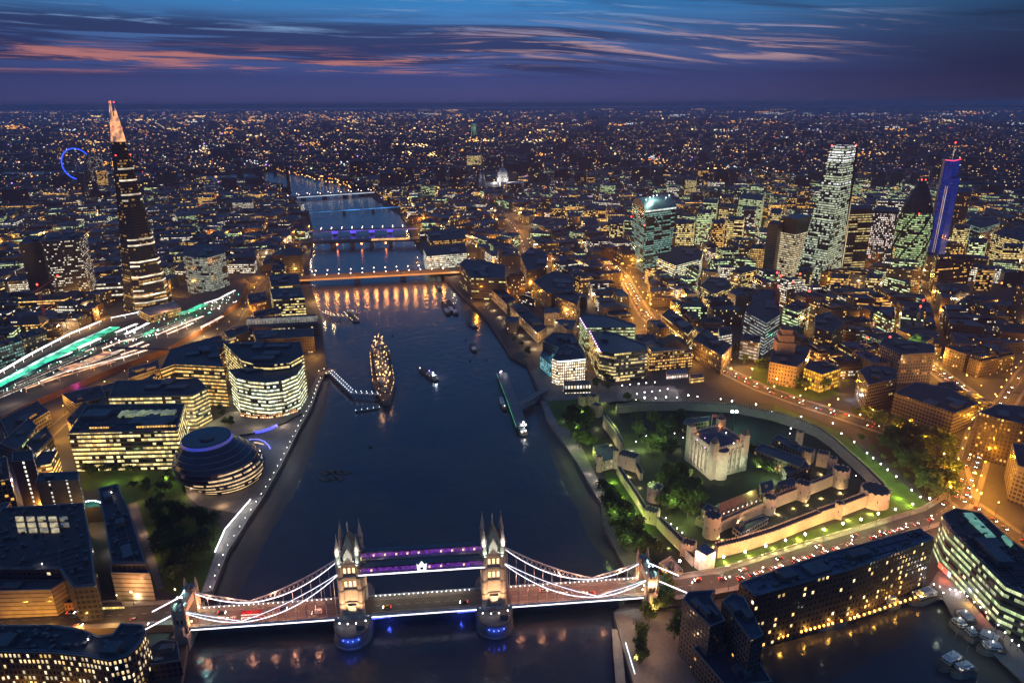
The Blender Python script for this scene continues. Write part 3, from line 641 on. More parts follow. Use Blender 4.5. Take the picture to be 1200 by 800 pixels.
# ============================================================ building helpers
LANDS = []                                                              # landmark points used when ordinary buildings are described
def foot(poly): NOGO.append([(p[0], p[1]) for p in poly])
def inset(poly, d):
    n = len(poly); out = []
    for i in range(n):
        a, b, c = Vector(poly[i-1]), Vector(poly[i]), Vector(poly[(i+1) % n])
        e1, e2 = (b-a).normalized(), (c-b).normalized(); n1, n2 = Vector((-e1.y, e1.x)), Vector((-e2.y, e2.x)); k = 1+n1.dot(n2)
        out.append(tuple(b+(n1+n2)*(d/max(k, .35))))
    return out
def roofed(mb, poly, z0, z, wall=0, roof=1, par=1.0, u0=None):
    poly = ccw([(p[0], p[1]) for p in poly]); inn = inset(poly, .5)
    mb.prism(poly, z0, z+par, wall, roof, cap=False, u0=u0)
    n = len(poly)
    for i in range(n):
        j = (i+1) % n
        mb.face([(*poly[i], z+par), (*poly[j], z+par), (*inn[j], z+par), (*inn[i], z+par)], roof); mb.face([(*inn[i], z+par), (*inn[j], z+par), (*inn[j], z), (*inn[i], z)], roof)
    mb.cap(inn, z, roof)
def plant(poly, z, n, mat=None, parent=None, hs=(1.5, 4), fill=.22, rot=None):
    poly = ccw([(p[0], p[1]) for p in poly]); xs = [p[0] for p in poly]; ys = [p[1] for p in poly]
    e = max(((Vector(poly[i])-Vector(poly[i-1])) for i in range(len(poly))), key=lambda v: v.length); rot = math.atan2(e.y, e.x) if rot is None else rot
    mb = MB(); k = 0; size = math.sqrt(max((max(xs)-min(xs))*(max(ys)-min(ys)), 1))
    for _ in range(n*6):
        p = (R.uniform(min(xs), max(xs)), R.uniform(min(ys), max(ys))); sx, sy = size*R.uniform(.5, 1.4)*fill, size*R.uniform(.4, .9)*fill
        ca, sa = math.cos(rot), math.sin(rot)
        if all(in_poly((p[0]+ca*a-sa*b, p[1]+sa*a+ca*b), poly) for a in (-sx*.6, sx*.6) for b in (-sy*.6, sy*.6)):
            mb.box(p, sx, sy, z, z+R.uniform(*hs), rot, 0); k += 1
            if k >= n: break
    if k: return mb.build('roof_plant', [mat or M['roof_b']], parent)
YEL = dict(a=(1, .66, .16), b=(1, .90, .48)); WHT = dict(a=(1, .80, .50), b=(.95, .97, .92)); GRN = dict(a=(.62, .95, .42), b=(1, .98, .55)); AMB = dict(a=(1, .42, .05), b=(1, .74, .28)); TEAL = dict(a=(.28, .75, .62), b=(.6, .95, .8))
def bld(name, label, roofpx, base=None, h=None, wall=None, roof=None, z0=ZG, cat='building', np_=3, group=None, par=1.0, nogo=True, extra=None, zt=None):
    """roofpx: roof corners as seen in the photograph; base=(index, x, y): the ground point under one of them"""
    if zt is None: zt = HT(base[1], base[2], roofpx[base[0]][1], z0) if base else ZG+h
    P = [G(a, b, zt) for a, b in roofpx]; poly = ccw([(p.x, p.y) for p in P]); foot(poly)
    c = (sum(p[0] for p in poly)/len(poly), sum(p[1] for p in poly)/len(poly), z0)
    t = thing(name, label, cat, c, group); t['zt'] = zt
    mb = MB(); roofed(mb, poly, z0, zt, 0, 1, par); mb.build('walls', [wall, M['conc']], t)
    mb = MB(); mb.cap(inset(poly, .55), zt+.02, 0); mb.build('roof', [roof or M['roof']], t)
    if np_: plant(poly, zt+.03, np_, None, t)
    t['poly'] = [c for p in poly for c in p]
    return t, poly, zt
def note(word, px, py, z=ZG): p = G(px, py, z); LANDS.append((word, p.x, p.y))
OFFB = dict(cw=3.0, ch=6, fx=.96, fy=.4, run=12)
OFF = dict(cw=2.9, ch=3.9, fx=.93, fy=.52, k=.62, run=6)
# ============================================================ the south bank
gA = win((.09, .10, .09), p=.66, st=1.9, **OFF, **YEL)
tA, pA, zA = bld('office_block', 'long glass office block facing the park, every floor banded with lit windows', [(80, 509), (208, 506), (217, 474), (102, 475)], (0, 86, 552), wall=gA, roof=M['roof'], np_=5)
mb = MB(); q = [G(a, b, zA+1.2) for a, b in ((138, 488), (204, 486), (208, 481), (143, 482))]
n = 14
for k in range(n):
    a, b, c, d = q[0].lerp(q[1], k/n), q[0].lerp(q[1], (k+.8)/n), q[3].lerp(q[2], (k+.8)/n), q[3].lerp(q[2], k/n); mb.prism([(p.x, p.y) for p in (a, b, c, d)], zA, zA+2.0+.6*(k % 2), 0, 0)
mb.build('saw_tooth_skylight', [em('skylight_glow', (.55, .62, .22), .28, .6, .1)], tA)
mb = MB(); q = [G(a, b, zA) for a, b in ((105, 503.5), (128, 503), (160, 502.5), (207, 501))]
mb.wall((q[0].x, q[0].y), (q[1].x, q[1].y), zA-1.4, zA+2.6); mb.wall((q[2].x, q[2].y), (q[3].x, q[3].y), zA-1.4, zA+2.6)
mb.build('attic_windows', [win((.1, .08, .05), 2.2, 4, .8, .7, .8, 1.6, **AMB)], tA)
bld('office_block', 'glass office block with a pale upper deck just behind the park front block', [(127, 466), (225, 464), (243, 455), (232, 444), (135, 447)], (2, 250, 492), wall=win((.09, .10, .09), p=.8, st=1.6, **OFF, **YEL), np_=4)
bld('office_block', 'rounded glass office block left of the diagonal lit passage', [(188, 434), (204, 428), (228, 429), (262, 431), (254, 404), (243, 397), (200, 410)], (3, 263, 476), wall=win((.09, .09, .08), p=.78, st=1.5, **OFF, **AMB), np_=4)
tD, pD, zD = bld('office_block', 'curved glass office block with all floors lit above the riverside plaza', [(276, 443), (293, 447), (312, 448.5), (332, 446), (348, 439), (356, 427), (350, 424), (290, 431), (268, 434)], (2, 315, 489), wall=win((.10, .11, .10), p=.82, st=2.0, **OFF, a=(1, .85, .4), b=(.85, 1, .75)), np_=3)
mb = MB()
P = [G(a, b, 5) for a, b in ((282, 487), (297, 489.5), (315, 490), (333, 487), (349, 482))]
for a, b in zip(P, P[1:]): mb.wall((a.x, a.y), (b.x, b.y), 5, 8.5)
mb.build('ground_floor_front', [win((.1, .06, .03), 2.2, 3.5, .8, .75, .85, 2.0, a=(1, .32, .1), b=(1, .62, .3))], tD)
bld('office_block', 'stepped upper glass block behind the curved riverside offices', [(283, 423.5), (300, 428), (318, 428.5), (340, 426), (356, 417), (352, 401), (262, 403)], zt=zD+6, wall=win((.1, .11, .1), p=.7, st=1.5, **OFF, **YEL), np_=5)
bld('office_block', 'plain office block with two rows of lit windows by the rail bridge street', [(320, 352), (357, 350), (353, 337), (316, 339)], h=24, wall=win((.1, .1, .09), p=.6, st=1.7, **OFF, **YEL), np_=3)
t, p_, z_ = bld('arcade', 'long arcade with a glowing barrel vaulted glass roof', [(292, 384), (374, 380), (370, 369), (288, 373)], h=15, wall=win((.2, .17, .13), p=.3, st=1), np_=0)
a, b = [G(x, y, z_) for x, y in ((290, 379), (373, 375))]; mb = MB(); d = (b-a); nn = Vector((-d.y, d.x, 0)).normalized()
for k in range(26):
    for j in range(6):
        a0, a1 = math.pi*j/6, math.pi*(j+1)/6; s0, s1 = a.lerp(b, k/26), a.lerp(b, (k+.82)/26)
        mb.face([s+nn*6*math.cos(an)+Vector((0, 0, 6*math.sin(an))) for s, an in ((s0, a0), (s1, a0), (s1, a1), (s0, a1))])
mb.build('vaulted_roof', [em('vault_glow', (.55, .5, .32), .30, .5, .2)], t)
bld('warehouse', 'dark warehouse block on the river side of the vaulted arcade', [(300, 399), (368, 395), (367, 385), (296, 388)], h=20, wall=win((.14, .1, .07), p=.18, st=1.2), np_=4)
bld('office_block', 'dark topped riverside office beside the orange bridge end', [(318, 336), (352, 334), (350, 321), (315, 323)], h=26, wall=win((.1, .1, .1), p=.4, st=1.4, **OFF, **YEL), np_=4)
note('the riverside glass offices', 300, 440)
def roof_detail(t, ribs=0, vents=14, lamps=0, step=4.0):
    P = list(t['poly']); poly = ccw([(P[k], P[k+1]) for k in range(0, len(P), 2)]); z = t['zt']; i = max(range(len(poly)), key=lambda k: (poly[k][0]-poly[k-1][0])**2+(poly[k][1]-poly[k-1][1])**2); a, b = Vector(poly[i-1]), Vector(poly[i]); e = (b-a).normalized(); p = Vector((-e.y, e.x)); L = (b-a).length; mb = MB()
    ins = inset(poly, 1.6); xs = [q[0] for q in ins]; ys = [q[1] for q in ins]; W_ = max((Vector(q)-a).dot(p) for q in poly)
    if ribs:
        for k in range(int(L/step)):
            s = step*(k+.5); q = [a+e*s+p*(W_*j/24) for j in range(25)]; run = [v for v in q if in_poly(v, ins)]
            if len(run) > 2: mb.bar((*run[0], z+.25), (*run[-1], z+.25), .22)
        for j in (.3, .62):
            q = [a+p*W_*j+e*(L*k/40) for k in range(41)]; run = [v for v in q if in_poly(v, ins)]
            if len(run) > 2: mb.bar((*run[0], z+.4), (*run[-1], z+.4), .35)
        mb.build('roof_ribs', [pm('roof_rib_metal', (.07, .07, .08), .6)], t)
    mb = MB()
    for k in range(vents*4):
        v = (R.uniform(min(xs), max(xs)), R.uniform(min(ys), max(ys)))
        if in_poly(v, ins) and k < vents*3: mb.box(v, R.uniform(.8, 3.2), R.uniform(.8, 2.4), z+.03, z+R.uniform(.7, 2.2), math.atan2(e.y, e.x))
    mb.build('roof_vents', [M['roof_b']], t); mb = MB(); r_ = inset(poly, .9); r_ = r_+r_[:1]
    for h in (1.5, 2.0): mb.path([(q[0], q[1], z+h) for q in r_], .06)
    mb.build('roof_railing', [M['steel']], t)
    for k in range(lamps):
        v = (R.uniform(min(xs), max(xs)), R.uniform(min(ys), max(ys)))
        if in_poly(v, ins): mb = MB(); mb.ball((*v, z+2.2), .4); mb.build('roof_lamp', [M['e_white']], t); lamp((*v, z+3.4), 300, (1, .9, .8), .4)
roof_detail(tA, 1, 18, 2)
# the domed glass hall
t = thing('assembly_hall', 'leaning egg shaped dark glass hall ringed with lit floors and a blue lit top', 'civic hall', tuple(G(266, 560, 5))); LANDS.append(('the domed glass hall', *G(266, 560)[:2]))
cb, ct = G(267, 559, 5), G(242, 515, 46); prof = [(5, 27), (9, 30), (13, 32.2), (17, 33.6), (21, 34.0), (25, 33.4), (29, 31.8), (33, 29.2), (37, 25.8), (41, 22), (45, 18.6)]
def cen(z): k = (z-5)/41; return (cb.x+(ct.x-cb.x)*k, cb.y+(ct.y-cb.y)*k)
N = 48; sh = MB(); rings = []
def rad(z):
    for (a, r0), (b, r1) in zip(prof, prof[1:]):
        if a <= z <= b: return r0+(r1-r0)*(z-a)/(b-a)
    return prof[-1][1]
def ring(z, dr=0):
    c = cen(z); r = rad(z)+dr; return [(c[0]+r*math.cos(2*math.pi*k/N), c[1]+r*math.sin(2*math.pi*k/N), z) for k in range(N)]
for (z0, _), (z1, _) in zip(prof, prof[1:]):
    A_, B_ = ring(z0), ring(z1-.5); C_ = ring(z1-.5, .5); D_ = ring(z1, .5); E_ = ring(z1)
    for k in range(N):
        l = (k+1) % N
        sh.face([A_[k], A_[l], B_[l], B_[k]], 0); sh.face([B_[k], B_[l], C_[l], C_[k]], 1); sh.face([C_[k], C_[l], D_[l], D_[k]], 1); sh.face([D_[k], D_[l], E_[l], E_[k]], 1)
sh.build('glass_shell', [pm('hall_glass', (.02, .03, .06), .15, 0, .1, .3), pm('hall_rail', (.12, .13, .16), .4, .4)], t)
for i, (z0, z1, a0, a1) in enumerate(((6.3, 8.0, -2.6, .9), (10.2, 11.8, -2.2, 1.0), (14.2, 15.8, -1.5, 1.1), (18.2, 19.8, -.75, 1.1), (22.2, 23.8, -.35, 1.05), (26.2, 27.4, -.1, .8))):
    mb = MB(); m_ = 30
    for k in range(m_):
        if R.random() < .12: continue
        b0, b1 = a0+(a1-a0)*k/m_, a0+(a1-a0)*(k+.93)/m_
        q = []
        for zz, an in ((z0, b0), (z0, b1), (z1, b1), (z1, b0)):
            c = cen(zz); r = rad(zz)+.12; q.append((c[0]+r*math.cos(an), c[1]+r*math.sin(an), zz))
        mb.face(q)
    mb.build('lit_floor', [em('hall_floor_light', (1, .66, .30), .75, .65, .12)], t)
c = cen(45); mb = MB(); mb.cyl(c, 19.2, 45.4, 18.6, 48, 40, 0, 0, cap=False); mb.build('blue_crown', [em('hall_crown_light', (.008, .035, .75), .42, .6, .08)], t)
mb = MB(); mb.cyl(c, 18.5, 45, 18.2, 48.6, 40, 0, 0); mb.cyl((c[0]+3, c[1]), 6, 48.6, 5.5, 50, 16, 1, 1); mb.build('roof', [M['glass'], M['roof_b']], t)
foot([(cb.x+38*math.cos(k*.5), cb.y+38*math.sin(k*.5)) for k in range(12)])
a = tag(MB().cyl(G(211, 544, 5), 1.2, 5, .5, 30, 8, 0).build('lift_mast', M['white']), 'slim white mast beside the domed hall', 'mast') if False else None
# sunken amphitheatre with blue lit steps
t = thing('amphitheatre', 'sunken oval amphitheatre with a blue lit curved seat wall', 'amphitheatre', tuple(G(320, 510)))
def arc(pts, z0, z1, nm, mat):
    mb = MB(); P = [G(a, b, 5) for a, b in pts]
    for a, b in zip(P, P[1:]):
        mb.prism([(a.x, a.y), (b.x, b.y), (b.x+.6, b.y+.9), (a.x+.6, a.y+.9)], z0, z1, 0, 0)
    mb.build(nm, [mat], t)
arc([(298, 508), (307, 506.5), (316, 503.5), (324, 499.5)], 5.1, 7.6, 'blue_seat', em('seat_light', (.06, .08, 1), 1.5, .3))
arc([(280, 511), (290, 510), (298, 508)], 5.1, 6.6, 'seat_wall', M['dark']); arc([(324, 499.5), (334, 496), (345, 489.5), (353, 485)], 5.1, 6.6, 'seat_wall', M['dark'])
arc([(288, 517), (294, 515), (302, 515), (309, 517.5), (314, 522), (316, 526)], 5.1, 6.0, 'blue_rim', em('rim_light', (.2, .2, 1), 1.3, .3)); arc([(292, 519.5), (300, 519), (308, 521)], 5.1, 6.2, 'lit_step', em('step_light', (1, .7, .35), 1.0))
lamp(G(310, 514, 11), 1500, (.25, .3, 1), .5)
# the tall glass spire
def at_dist(px, py, d):
    v = _f+_r*(px-600)/FPX-_u*(py-400)/FPX; v = v/np.linalg.norm(v)*d; return Vector((CAM[0]+v[0], CAM[1]+v[1], CAM[2]+v[2]))
tp = at_dist(130, 118, 1150); sc_ = Vector((tp.x, tp.y, ZG)); ztop = tp.z
t = thing('glass_spire', 'very tall tapering glass spire with a floodlit splintered tip', 'skyscraper', (sc_.x, sc_.y, ZG)); LANDS.append(('the glass spire', sc_.x, sc_.y))
toC = Vector((CAM[0]-sc_.x, CAM[1]-sc_.y, 0)).normalized(); rot = math.atan2(toC.y, toC.x)+.35
def sq(r, dx=0, dy=0, k=1.0): return [(sc_.x+dx+r*math.cos(rot+a)*k, sc_.y+dy+r*math.sin(rot+a)*k) for a in (-.95, -.45, .62, 1.12, 2.1, 2.6, 3.75, 4.3)]
lv = [(5, 34), (60, 27.5), (120, 21), (180, 15.6), (215, 12.6), (232, 11.2), (250, 9.6)]
mats = [win((.03, .035, .045), 3, 3.9, .85, .5, .24, .6, k=.7, run=8, **AMB), win((.05, .05, .055), 3, 3.9, .92, .6, .42, .75, k=.75, run=7, **AMB)]
mb = MB()
for i, ((z0, r0), (z1, r1)) in enumerate(zip(lv, lv[1:])): mb.prism(sq(r0), z0, z1, 1 if i < 1 else 0, 0, sq(r1), cap=False)
mb.build('glass_body', mats, t)
for zz, st in ((10, 2.2), (20, 1.8), (30, 2.6), (38, 1.4), (48, 2.0), (58, 2.2), (74, 2.4), (80, 1.8), (104, 2.2), (112, 1.2), (168, 1.3), (176, 1.0), (196, 1.5), (212, 1.1)):
    r_ = float(np.interp(zz, [q_[0] for q_ in lv], [q_[1] for q_ in lv])); mb = MB(); q = sq(r_+.5); e = q
    for k in range(7):
        if R.random() < .8: mb.wall(q[k], q[k+1], zz, zz+2.3)
    mb.build('lit_storey', [em('storey_light', (1, .86, .62), st*.55, .6, .09)], t)
e_sp = em('spire_glow', (1, .44, .18), .8, .9, .11)
for k, (i0, i1, zt) in enumerate(((0, 1, 306), (2, 3, 300), (4, 5, 292), (6, 7, 304), (1, 2, 286), (3, 4, 296), (5, 6, 282), (7, 0, 290))):
    mb = MB(); q0, q1 = sq(9.6), sq(2.6); a0, a1, b0, b1 = q0[i0], q0[i1], q1[i0], q1[i1]
    zt = zt+(ztop-306); f_ = (zt-250)/(ztop-250)
    b0 = tuple(np.array(a0)+(np.array(b0)-np.array(a0))*f_); b1 = tuple(np.array(a1)+(np.array(b1)-np.array(a1))*f_)
    mb.face([(*a0, 250), (*a1, 250), (*b1, zt), (*b0, zt)]); c = np.array((sc_.x, sc_.y)); i0_, i1_, j0, j1 = [tuple(np.array(p)+(c-np.array(p))*.05) for p in (a0, a1, b0, b1)]
    mb.face([(*i1_, 250), (*i0_, 250), (*j0, zt), (*j1, zt)]); mb.face([(*b0, zt), (*b1, zt), (*j1, zt), (*j0, zt)])
    mb.build('glass_shard', [e_sp], t)
mb = MB(); mb.prism(sq(5), 215, 285, 0, 0, sq(2)); mb.build('core', [M['dark']], t)
for zz, r_ in ((ztop-2, 3), (268, 7), (232, 12)):
    for k in (0, 3, 6): q = sq(r_)[k]; mb = MB(); mb.ball((*q, zz), 1.0); mb.build('red_lamp', [M['e_red']], t)
foot([(sc_.x+60*math.cos(k*.5), sc_.y+60*math.sin(k*.5)) for k in range(12)])
bld('office_block', 'wide low glass block with white lit storeys at the foot of the glass spire', [(112, 333), (148, 331), (152, 324), (116, 326)], (0, 113, 354), wall=win((.06, .06, .06), p=.55, st=1.5, k=.8, **OFFB, **WHT), np_=2)
# hospital tower, glass media block
bld('hospital_tower', 'tall dark slab tower with scattered white windows left of the glass spire', [(50, 284), (92, 281), (101, 273), (58, 275)], (0, 53, 354), wall=win((.06, .065, .065), 2.6, 3.6, .8, .42, .40, 1.5, k=.45, run=4, **WHT), np_=4)
bld('hospital_tower', 'dark unlit tower standing against the slab tower', [(22, 287), (47, 284), (54, 276), (30, 278)], (0, 25, 352), wall=win((.05, .05, .055), 3, 3.7, .6, .4, .1, 1.2), np_=3)
bld('office_block', 'pale glass office block with rounded front by the station', [(214, 300), (228, 303), (244, 303), (264, 297), (262, 288), (235, 285), (216, 290)], (2, 243, 346), wall=win((.2, .2, .19), 2.4, 3.8, .95, .8, .72, .42, k=.7, run=8, a=(.75, .85, .6), b=(.9, .95, .85)), np_=3)
# railway station: viaduct, tracks, lit platform canopies
st_px = [(-30, 472), (0, 455), (0, 432), (60, 398), (120, 376), (190, 352), (250, 340), (283, 322), (290, 330), (281, 352), (245, 380), (195, 408), (150, 424), (90, 448), (30, 474), (-30, 505)]
stn = thing('railway_station', 'railway station on a viaduct with long white and green lit platform roofs', 'station', tuple(G(120, 410)))
P = [G(a, b, 12) for a, b in st_px]; foot([(p.x, p.y) for p in P]); mb = MB(); mb.prism([(p.x, p.y) for p in P], 5, 12, 0, 1); mb.build('viaduct', [M['brick'], pm('track_ballast', (.11, .09, .075), .9, sc=.1)], stn)
LANDS.append(('the railway station', *G(120, 410)[:2]))
def canopy(px, wd, nm, mat, z=17.0, th=.7, leg=True, under=None):
    P = [G(a, b, z) for a, b in px]; mb = MB(); A_, B_ = offs(P, wd/2), offs(P, -wd/2)
    mb.strip([(p.x, p.y, z) for p in A_], [(p.x, p.y, z) for p in B_]); mb.strip([(p.x, p.y, z-th) for p in B_], [(p.x, p.y, z-th) for p in A_])
    mb.strip([(p.x, p.y, z-th) for p in A_], [(p.x, p.y, z) for p in A_]); mb.strip([(p.x, p.y, z) for p in B_], [(p.x, p.y, z-th) for p in B_])
    if leg:
        for p, d in along(P, 18): mb.bar((p.x, p.y, 12), (p.x, p.y, z-th), .25)
    return mb.build(nm, [mat], stn)
e_can = em('canopy_glow_white', (1, .95, .88), 2.0, .5, .07); e_cang = em('canopy_glow_green', (.05, .85, .38), .85, .9, .13); e_cano = em('canopy_glow_orange', (1, .40, .12), .8, .8, .1); e_canp = em('canopy_glow_pink', (1, .66, .48), 1.5, .6, .08); e_canw = em('canopy_glow_mint', (.55, 1, .8), 1.5, .8, .1)  # whole roofs glow, standing for the lighting under them
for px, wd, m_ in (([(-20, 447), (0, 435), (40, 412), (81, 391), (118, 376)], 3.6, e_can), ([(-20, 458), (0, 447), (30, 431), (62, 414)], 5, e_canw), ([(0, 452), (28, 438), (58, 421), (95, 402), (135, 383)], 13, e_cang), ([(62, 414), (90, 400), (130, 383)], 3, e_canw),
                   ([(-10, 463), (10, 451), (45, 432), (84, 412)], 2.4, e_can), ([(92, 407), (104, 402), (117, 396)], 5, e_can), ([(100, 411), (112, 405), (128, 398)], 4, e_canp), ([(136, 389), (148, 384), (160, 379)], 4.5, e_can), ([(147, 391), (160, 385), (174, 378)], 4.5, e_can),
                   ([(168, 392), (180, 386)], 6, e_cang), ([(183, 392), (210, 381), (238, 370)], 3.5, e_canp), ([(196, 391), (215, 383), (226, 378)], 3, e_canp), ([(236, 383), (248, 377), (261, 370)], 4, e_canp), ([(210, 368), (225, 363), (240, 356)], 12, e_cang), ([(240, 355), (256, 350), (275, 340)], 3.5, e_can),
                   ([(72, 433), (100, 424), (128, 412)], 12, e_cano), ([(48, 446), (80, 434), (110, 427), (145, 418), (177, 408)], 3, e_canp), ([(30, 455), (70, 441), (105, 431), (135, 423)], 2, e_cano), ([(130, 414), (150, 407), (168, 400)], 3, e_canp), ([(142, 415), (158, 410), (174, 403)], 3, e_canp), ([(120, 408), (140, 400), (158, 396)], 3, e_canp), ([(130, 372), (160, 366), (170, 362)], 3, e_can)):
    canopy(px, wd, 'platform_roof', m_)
for px in ([(130, 407), (200, 409)], [(-20, 466), (60, 424), (130, 398)]): canopy(px, 7, 'station_roof', M['roof_d'], 18.5)
mb = MB()
for k in range(9):
    a = [(-30, 474+2.5*k-8), (60, 430+2.2*k-4), (130, 404+1.6*k), (200, 376+1.6*k), (262, 347+1.2*k)]
    P = [G(x, y, 12.1) for x, y in a]
    for o in (-.75, .75): mb.strip([(p.x, p.y, 12.15) for p in offs(P, o+.08)], [(p.x, p.y, 12.15) for p in offs(P, o-.08)])
mb.build('rails', [pm('rail_steel', (.3, .28, .26), .35, .8)], stn)
for px, z, pw, col in (((30, 432), 24, 9000, (.3, 1, .7)), ((95, 402), 24, 12000, (.3, 1, .65)), ((220, 364), 24, 12000, (.4, 1, .6)), ((105, 424), 24, 12000, (1, .5, .2)), ((150, 412), 22, 9000, (1, .7, .45)), ((160, 384), 22, 9000, (1, .85, .7)), ((230, 376), 22, 7000, (1, .75, .5)), ((60, 440), 22, 7000, (1, .55, .3)), ((195, 362), 26, 14000, (1, .6, .35)), ((250, 350), 22, 9000, (1, .7, .5)), ((10, 462), 24, 8000, (1, .8, .6))): lamp(G(px[0], px[1], z), pw, col, 1)
bld('concourse', 'low pink lit concourse roof in front of the glass spire', [(162, 364), (205, 353), (212, 361), (176, 371)], h=17, wall=win((.3, .2, .14), 3, 4, .8, .6, .7, 1.2, **AMB), np_=0, roof=pm('concourse_roof', (.42, .3, .24), .8))
# the courtyard of buildings at lower left
tH, pH, zH = bld('office_block', 'huge dark block with yellow lit rooflights in its sloping glass roof', [(-20, 640), (2, 596), (98, 590), (106, 630), (113, 688), (86, 690), (70, 668), (-20, 668)], h=28, wall=win((.03, .03, .04), p=.08, st=1.0), roof=pm('dark_roof', (.026, .022, .03), .6, sc=.05), np_=0)
roof_detail(tH, 1, 40, 2, 6)
for j, y in enumerate((605, 612, 618.5)):
    for k in range(5 if j < 2 else 4):
        x = 18+k*13+j*1.5; q = [G(a, b, zH+1.4) for a, b in ((x, y+3.6), (x+9.5, y+3.3), (x+9, y), (x-.3, y+.2))]; mb = MB(); mb.prism([(p.x, p.y) for p in q], zH, zH+1.6, 0, 0); mb.build('rooflight', [em('rooflight_glow', (1, .82, .40), .42 if k not in (4,) else .12, .6, .2)], tH)
tN = bld('office_block', 'long narrow dark roofed block between the alley and the park path', [(131, 662), (172, 662), (152, 600), (138, 568), (115, 573), (122, 610)], h=27, wall=win((.05, .045, .05), p=.16, st=1.0), roof=pm('purple_dark_roof', (.026, .022, .032), .6, sc=.05), np_=3, nogo=True)[0]; roof_detail(tN, 1, 16, 1, 5)
tR = bld('office_block', 'pale ribbed block with eight bright wall lamps at the end of the dark block', [(130, 672), (176, 673), (173, 663.5), (129, 663)], (0, 139, 707), wall=win((.42, .36, .28), 3, 3.2, 1.0, .25, .0, 0, glass=(.1, .09, .07)), np_=0)[0]
for x_, y_ in ((137, 679), (160, 679), (138, 684), (161, 684), (139, 690), (162, 690), (140, 695), (163, 694)): mb = MB(); a_ = G(x_+.5, y_+14, 6); mb.ball((a_.x+.5, a_.y-.4, 6+HT(x_, y_+14, y_, 6)*.55), .42); mb.build('wall_lamp', [M['e_warm']], tR)
bld('office_block', 'beige street block with a sunken dark roof yard', [(-20, 694), (60, 692), (80, 679), (72, 670), (-20, 672)], (1, 63, 727), wall=win((.36, .29, .23), 3, 3.0, 1.0, .2, .0, 0, glass=(.06, .05, .05)), np_=2)
bld('brick_house', 'small orange brick house with stepped gable beside the street', [(75, 708), (101, 706), (109, 697), (84, 699)], (0, 77, 724), wall=win((.30, .13, .06), 2.0, 3.0, .45, .55, .0, 0), np_=0)
bld('pavilion', 'low shop with yellow lit signs by the bridge approach', [(112, 713), (146, 712), (143, 704), (114, 705)], h=5, wall=win((.2, .16, .06), 2, 4, .9, .5, .9, 1.6, a=(1, .7, .1), b=(1, .8, .3)), np_=0)
bld('stair_tower', 'tall dark stair tower with a column of lit landings', [(14, 542), (40, 540), (38, 528), (15, 530)], h=48, wall=win((.05, .04, .05), 9, 3.6, .14, .5, 1.1, 2.2, **WHT), np_=0)
bld('office_block', 'dark block with dim ribbed floors next to the stair tower', [(42, 566), (92, 563), (92, 553), (46, 555)], h=36, wall=win((.1, .09, .08), 12, 3.4, .1, .5, .8, 1.8, **WHT), np_=2)
tHo = bld('hotel', 'long curved dark hotel with lit windows along the lower edge of the view', [(-30, 772), (0, 765), (60, 766), (100, 770), (128, 775), (150, 770), (164, 757), (172, 742), (168, 733), (142, 731), (132, 744), (116, 746), (96, 738), (60, 733), (-30, 734)], h=27, wall=win((.10, .06, .045), 2.3, 3.6, .5, .6, .50, 1.7, k=.35, run=4, a=(1, .6, .15), b=(1, .92, .7)), roof=pm('hotel_roof', (.028, .03, .045), .6, sc=.05), np_=9)[0]; roof_detail(tHo, 1, 40, 3, 7)
bld('annexe', 'low dark annexe at the foot of the gate tower', [(160, 782), (212, 775), (208, 752), (190, 750), (166, 762)], h=9, wall=win((.06, .05, .06), p=.05, st=1), np_=4)
tg_ = bld('theatre_roof', 'green tented roof with a curved row of lamps in the alley', [(99, 596), (118, 594), (114, 586), (98, 586)], h=12, wall=M['dark'], roof=pm('green_roof', (.05, .25, .14), .7), np_=0)[0]
mb = MB()
for k in range(8): a = G(98+k*2.8, 588.2-1.8*math.sin(k/7*math.pi), 20); mb.ball(a, .5)
mb.build('lamp_row', [M['e_cool']], tg_)
lamp(G(108, 592, 24), 3000, (.3, 1, .7), .6)
# blocks filling the near south side
for nm, lab, px, h, kw in (('office_block', 'narrow office block with a slanted line of warm windows by the winding street', [(78, 492), (100, 470), (104, 476), (84, 500)], 18, dict(p=.7, st=1.6, **AMB)),
    ('tenement', 'dark block below the purple lit railway arch', [(72, 462), (118, 452), (125, 466), (88, 474)], 16, dict(p=.12, st=1.2)), ('office_block', 'office block with green lit roof terrace left of the winding street', [(0, 520), (34, 490), (44, 500), (20, 528)], 20, dict(p=.35, st=1.4, **GRN)),
    ('office_block', 'dark roofed block with white windows beside the alley mouth', [(30, 520), (54, 500), (62, 512), (42, 532)], 18, dict(p=.4, st=1.6, **WHT)), ('office_block', 'low dark block between the railway and the green terrace block', [(0, 492), (44, 470), (58, 482), (10, 512)], 16, dict(p=.1, st=1.2)),
    ('office_block', 'block with amber ground floor at the left frame edge', [(-30, 545), (8, 535), (12, 562), (-30, 570)], 24, dict(p=.3, st=1.4, **AMB)), ('office_block', 'pale green glass block below the white platform roof', [(-25, 408), (22, 394), (26, 400), (-25, 416)], 26, dict(p=.6, st=.7, **TEAL)), ('office_block', 'small block with olive lights beside the platform ends', [(22, 392), (50, 384), (54, 390), (27, 399)], 22, dict(p=.4, st=.9, **YEL))):
    bld(nm, lab, px, h=h, wall=win((.09, .085, .08), **kw), np_=2)
lamp(G(70, 505, 14), 9000, (1, .55, .15), 1); lamp(G(60, 525, 14), 6000, (1, .5, .15), 1); lamp(G(100, 460, 10), 4500, (.6, .05, 1), .7); lamp(G(92, 452, 9), 2500, (.7, .05, 1), .7); lamp(G(101, 452, 12), 4000, (1, .4, .1), 1)
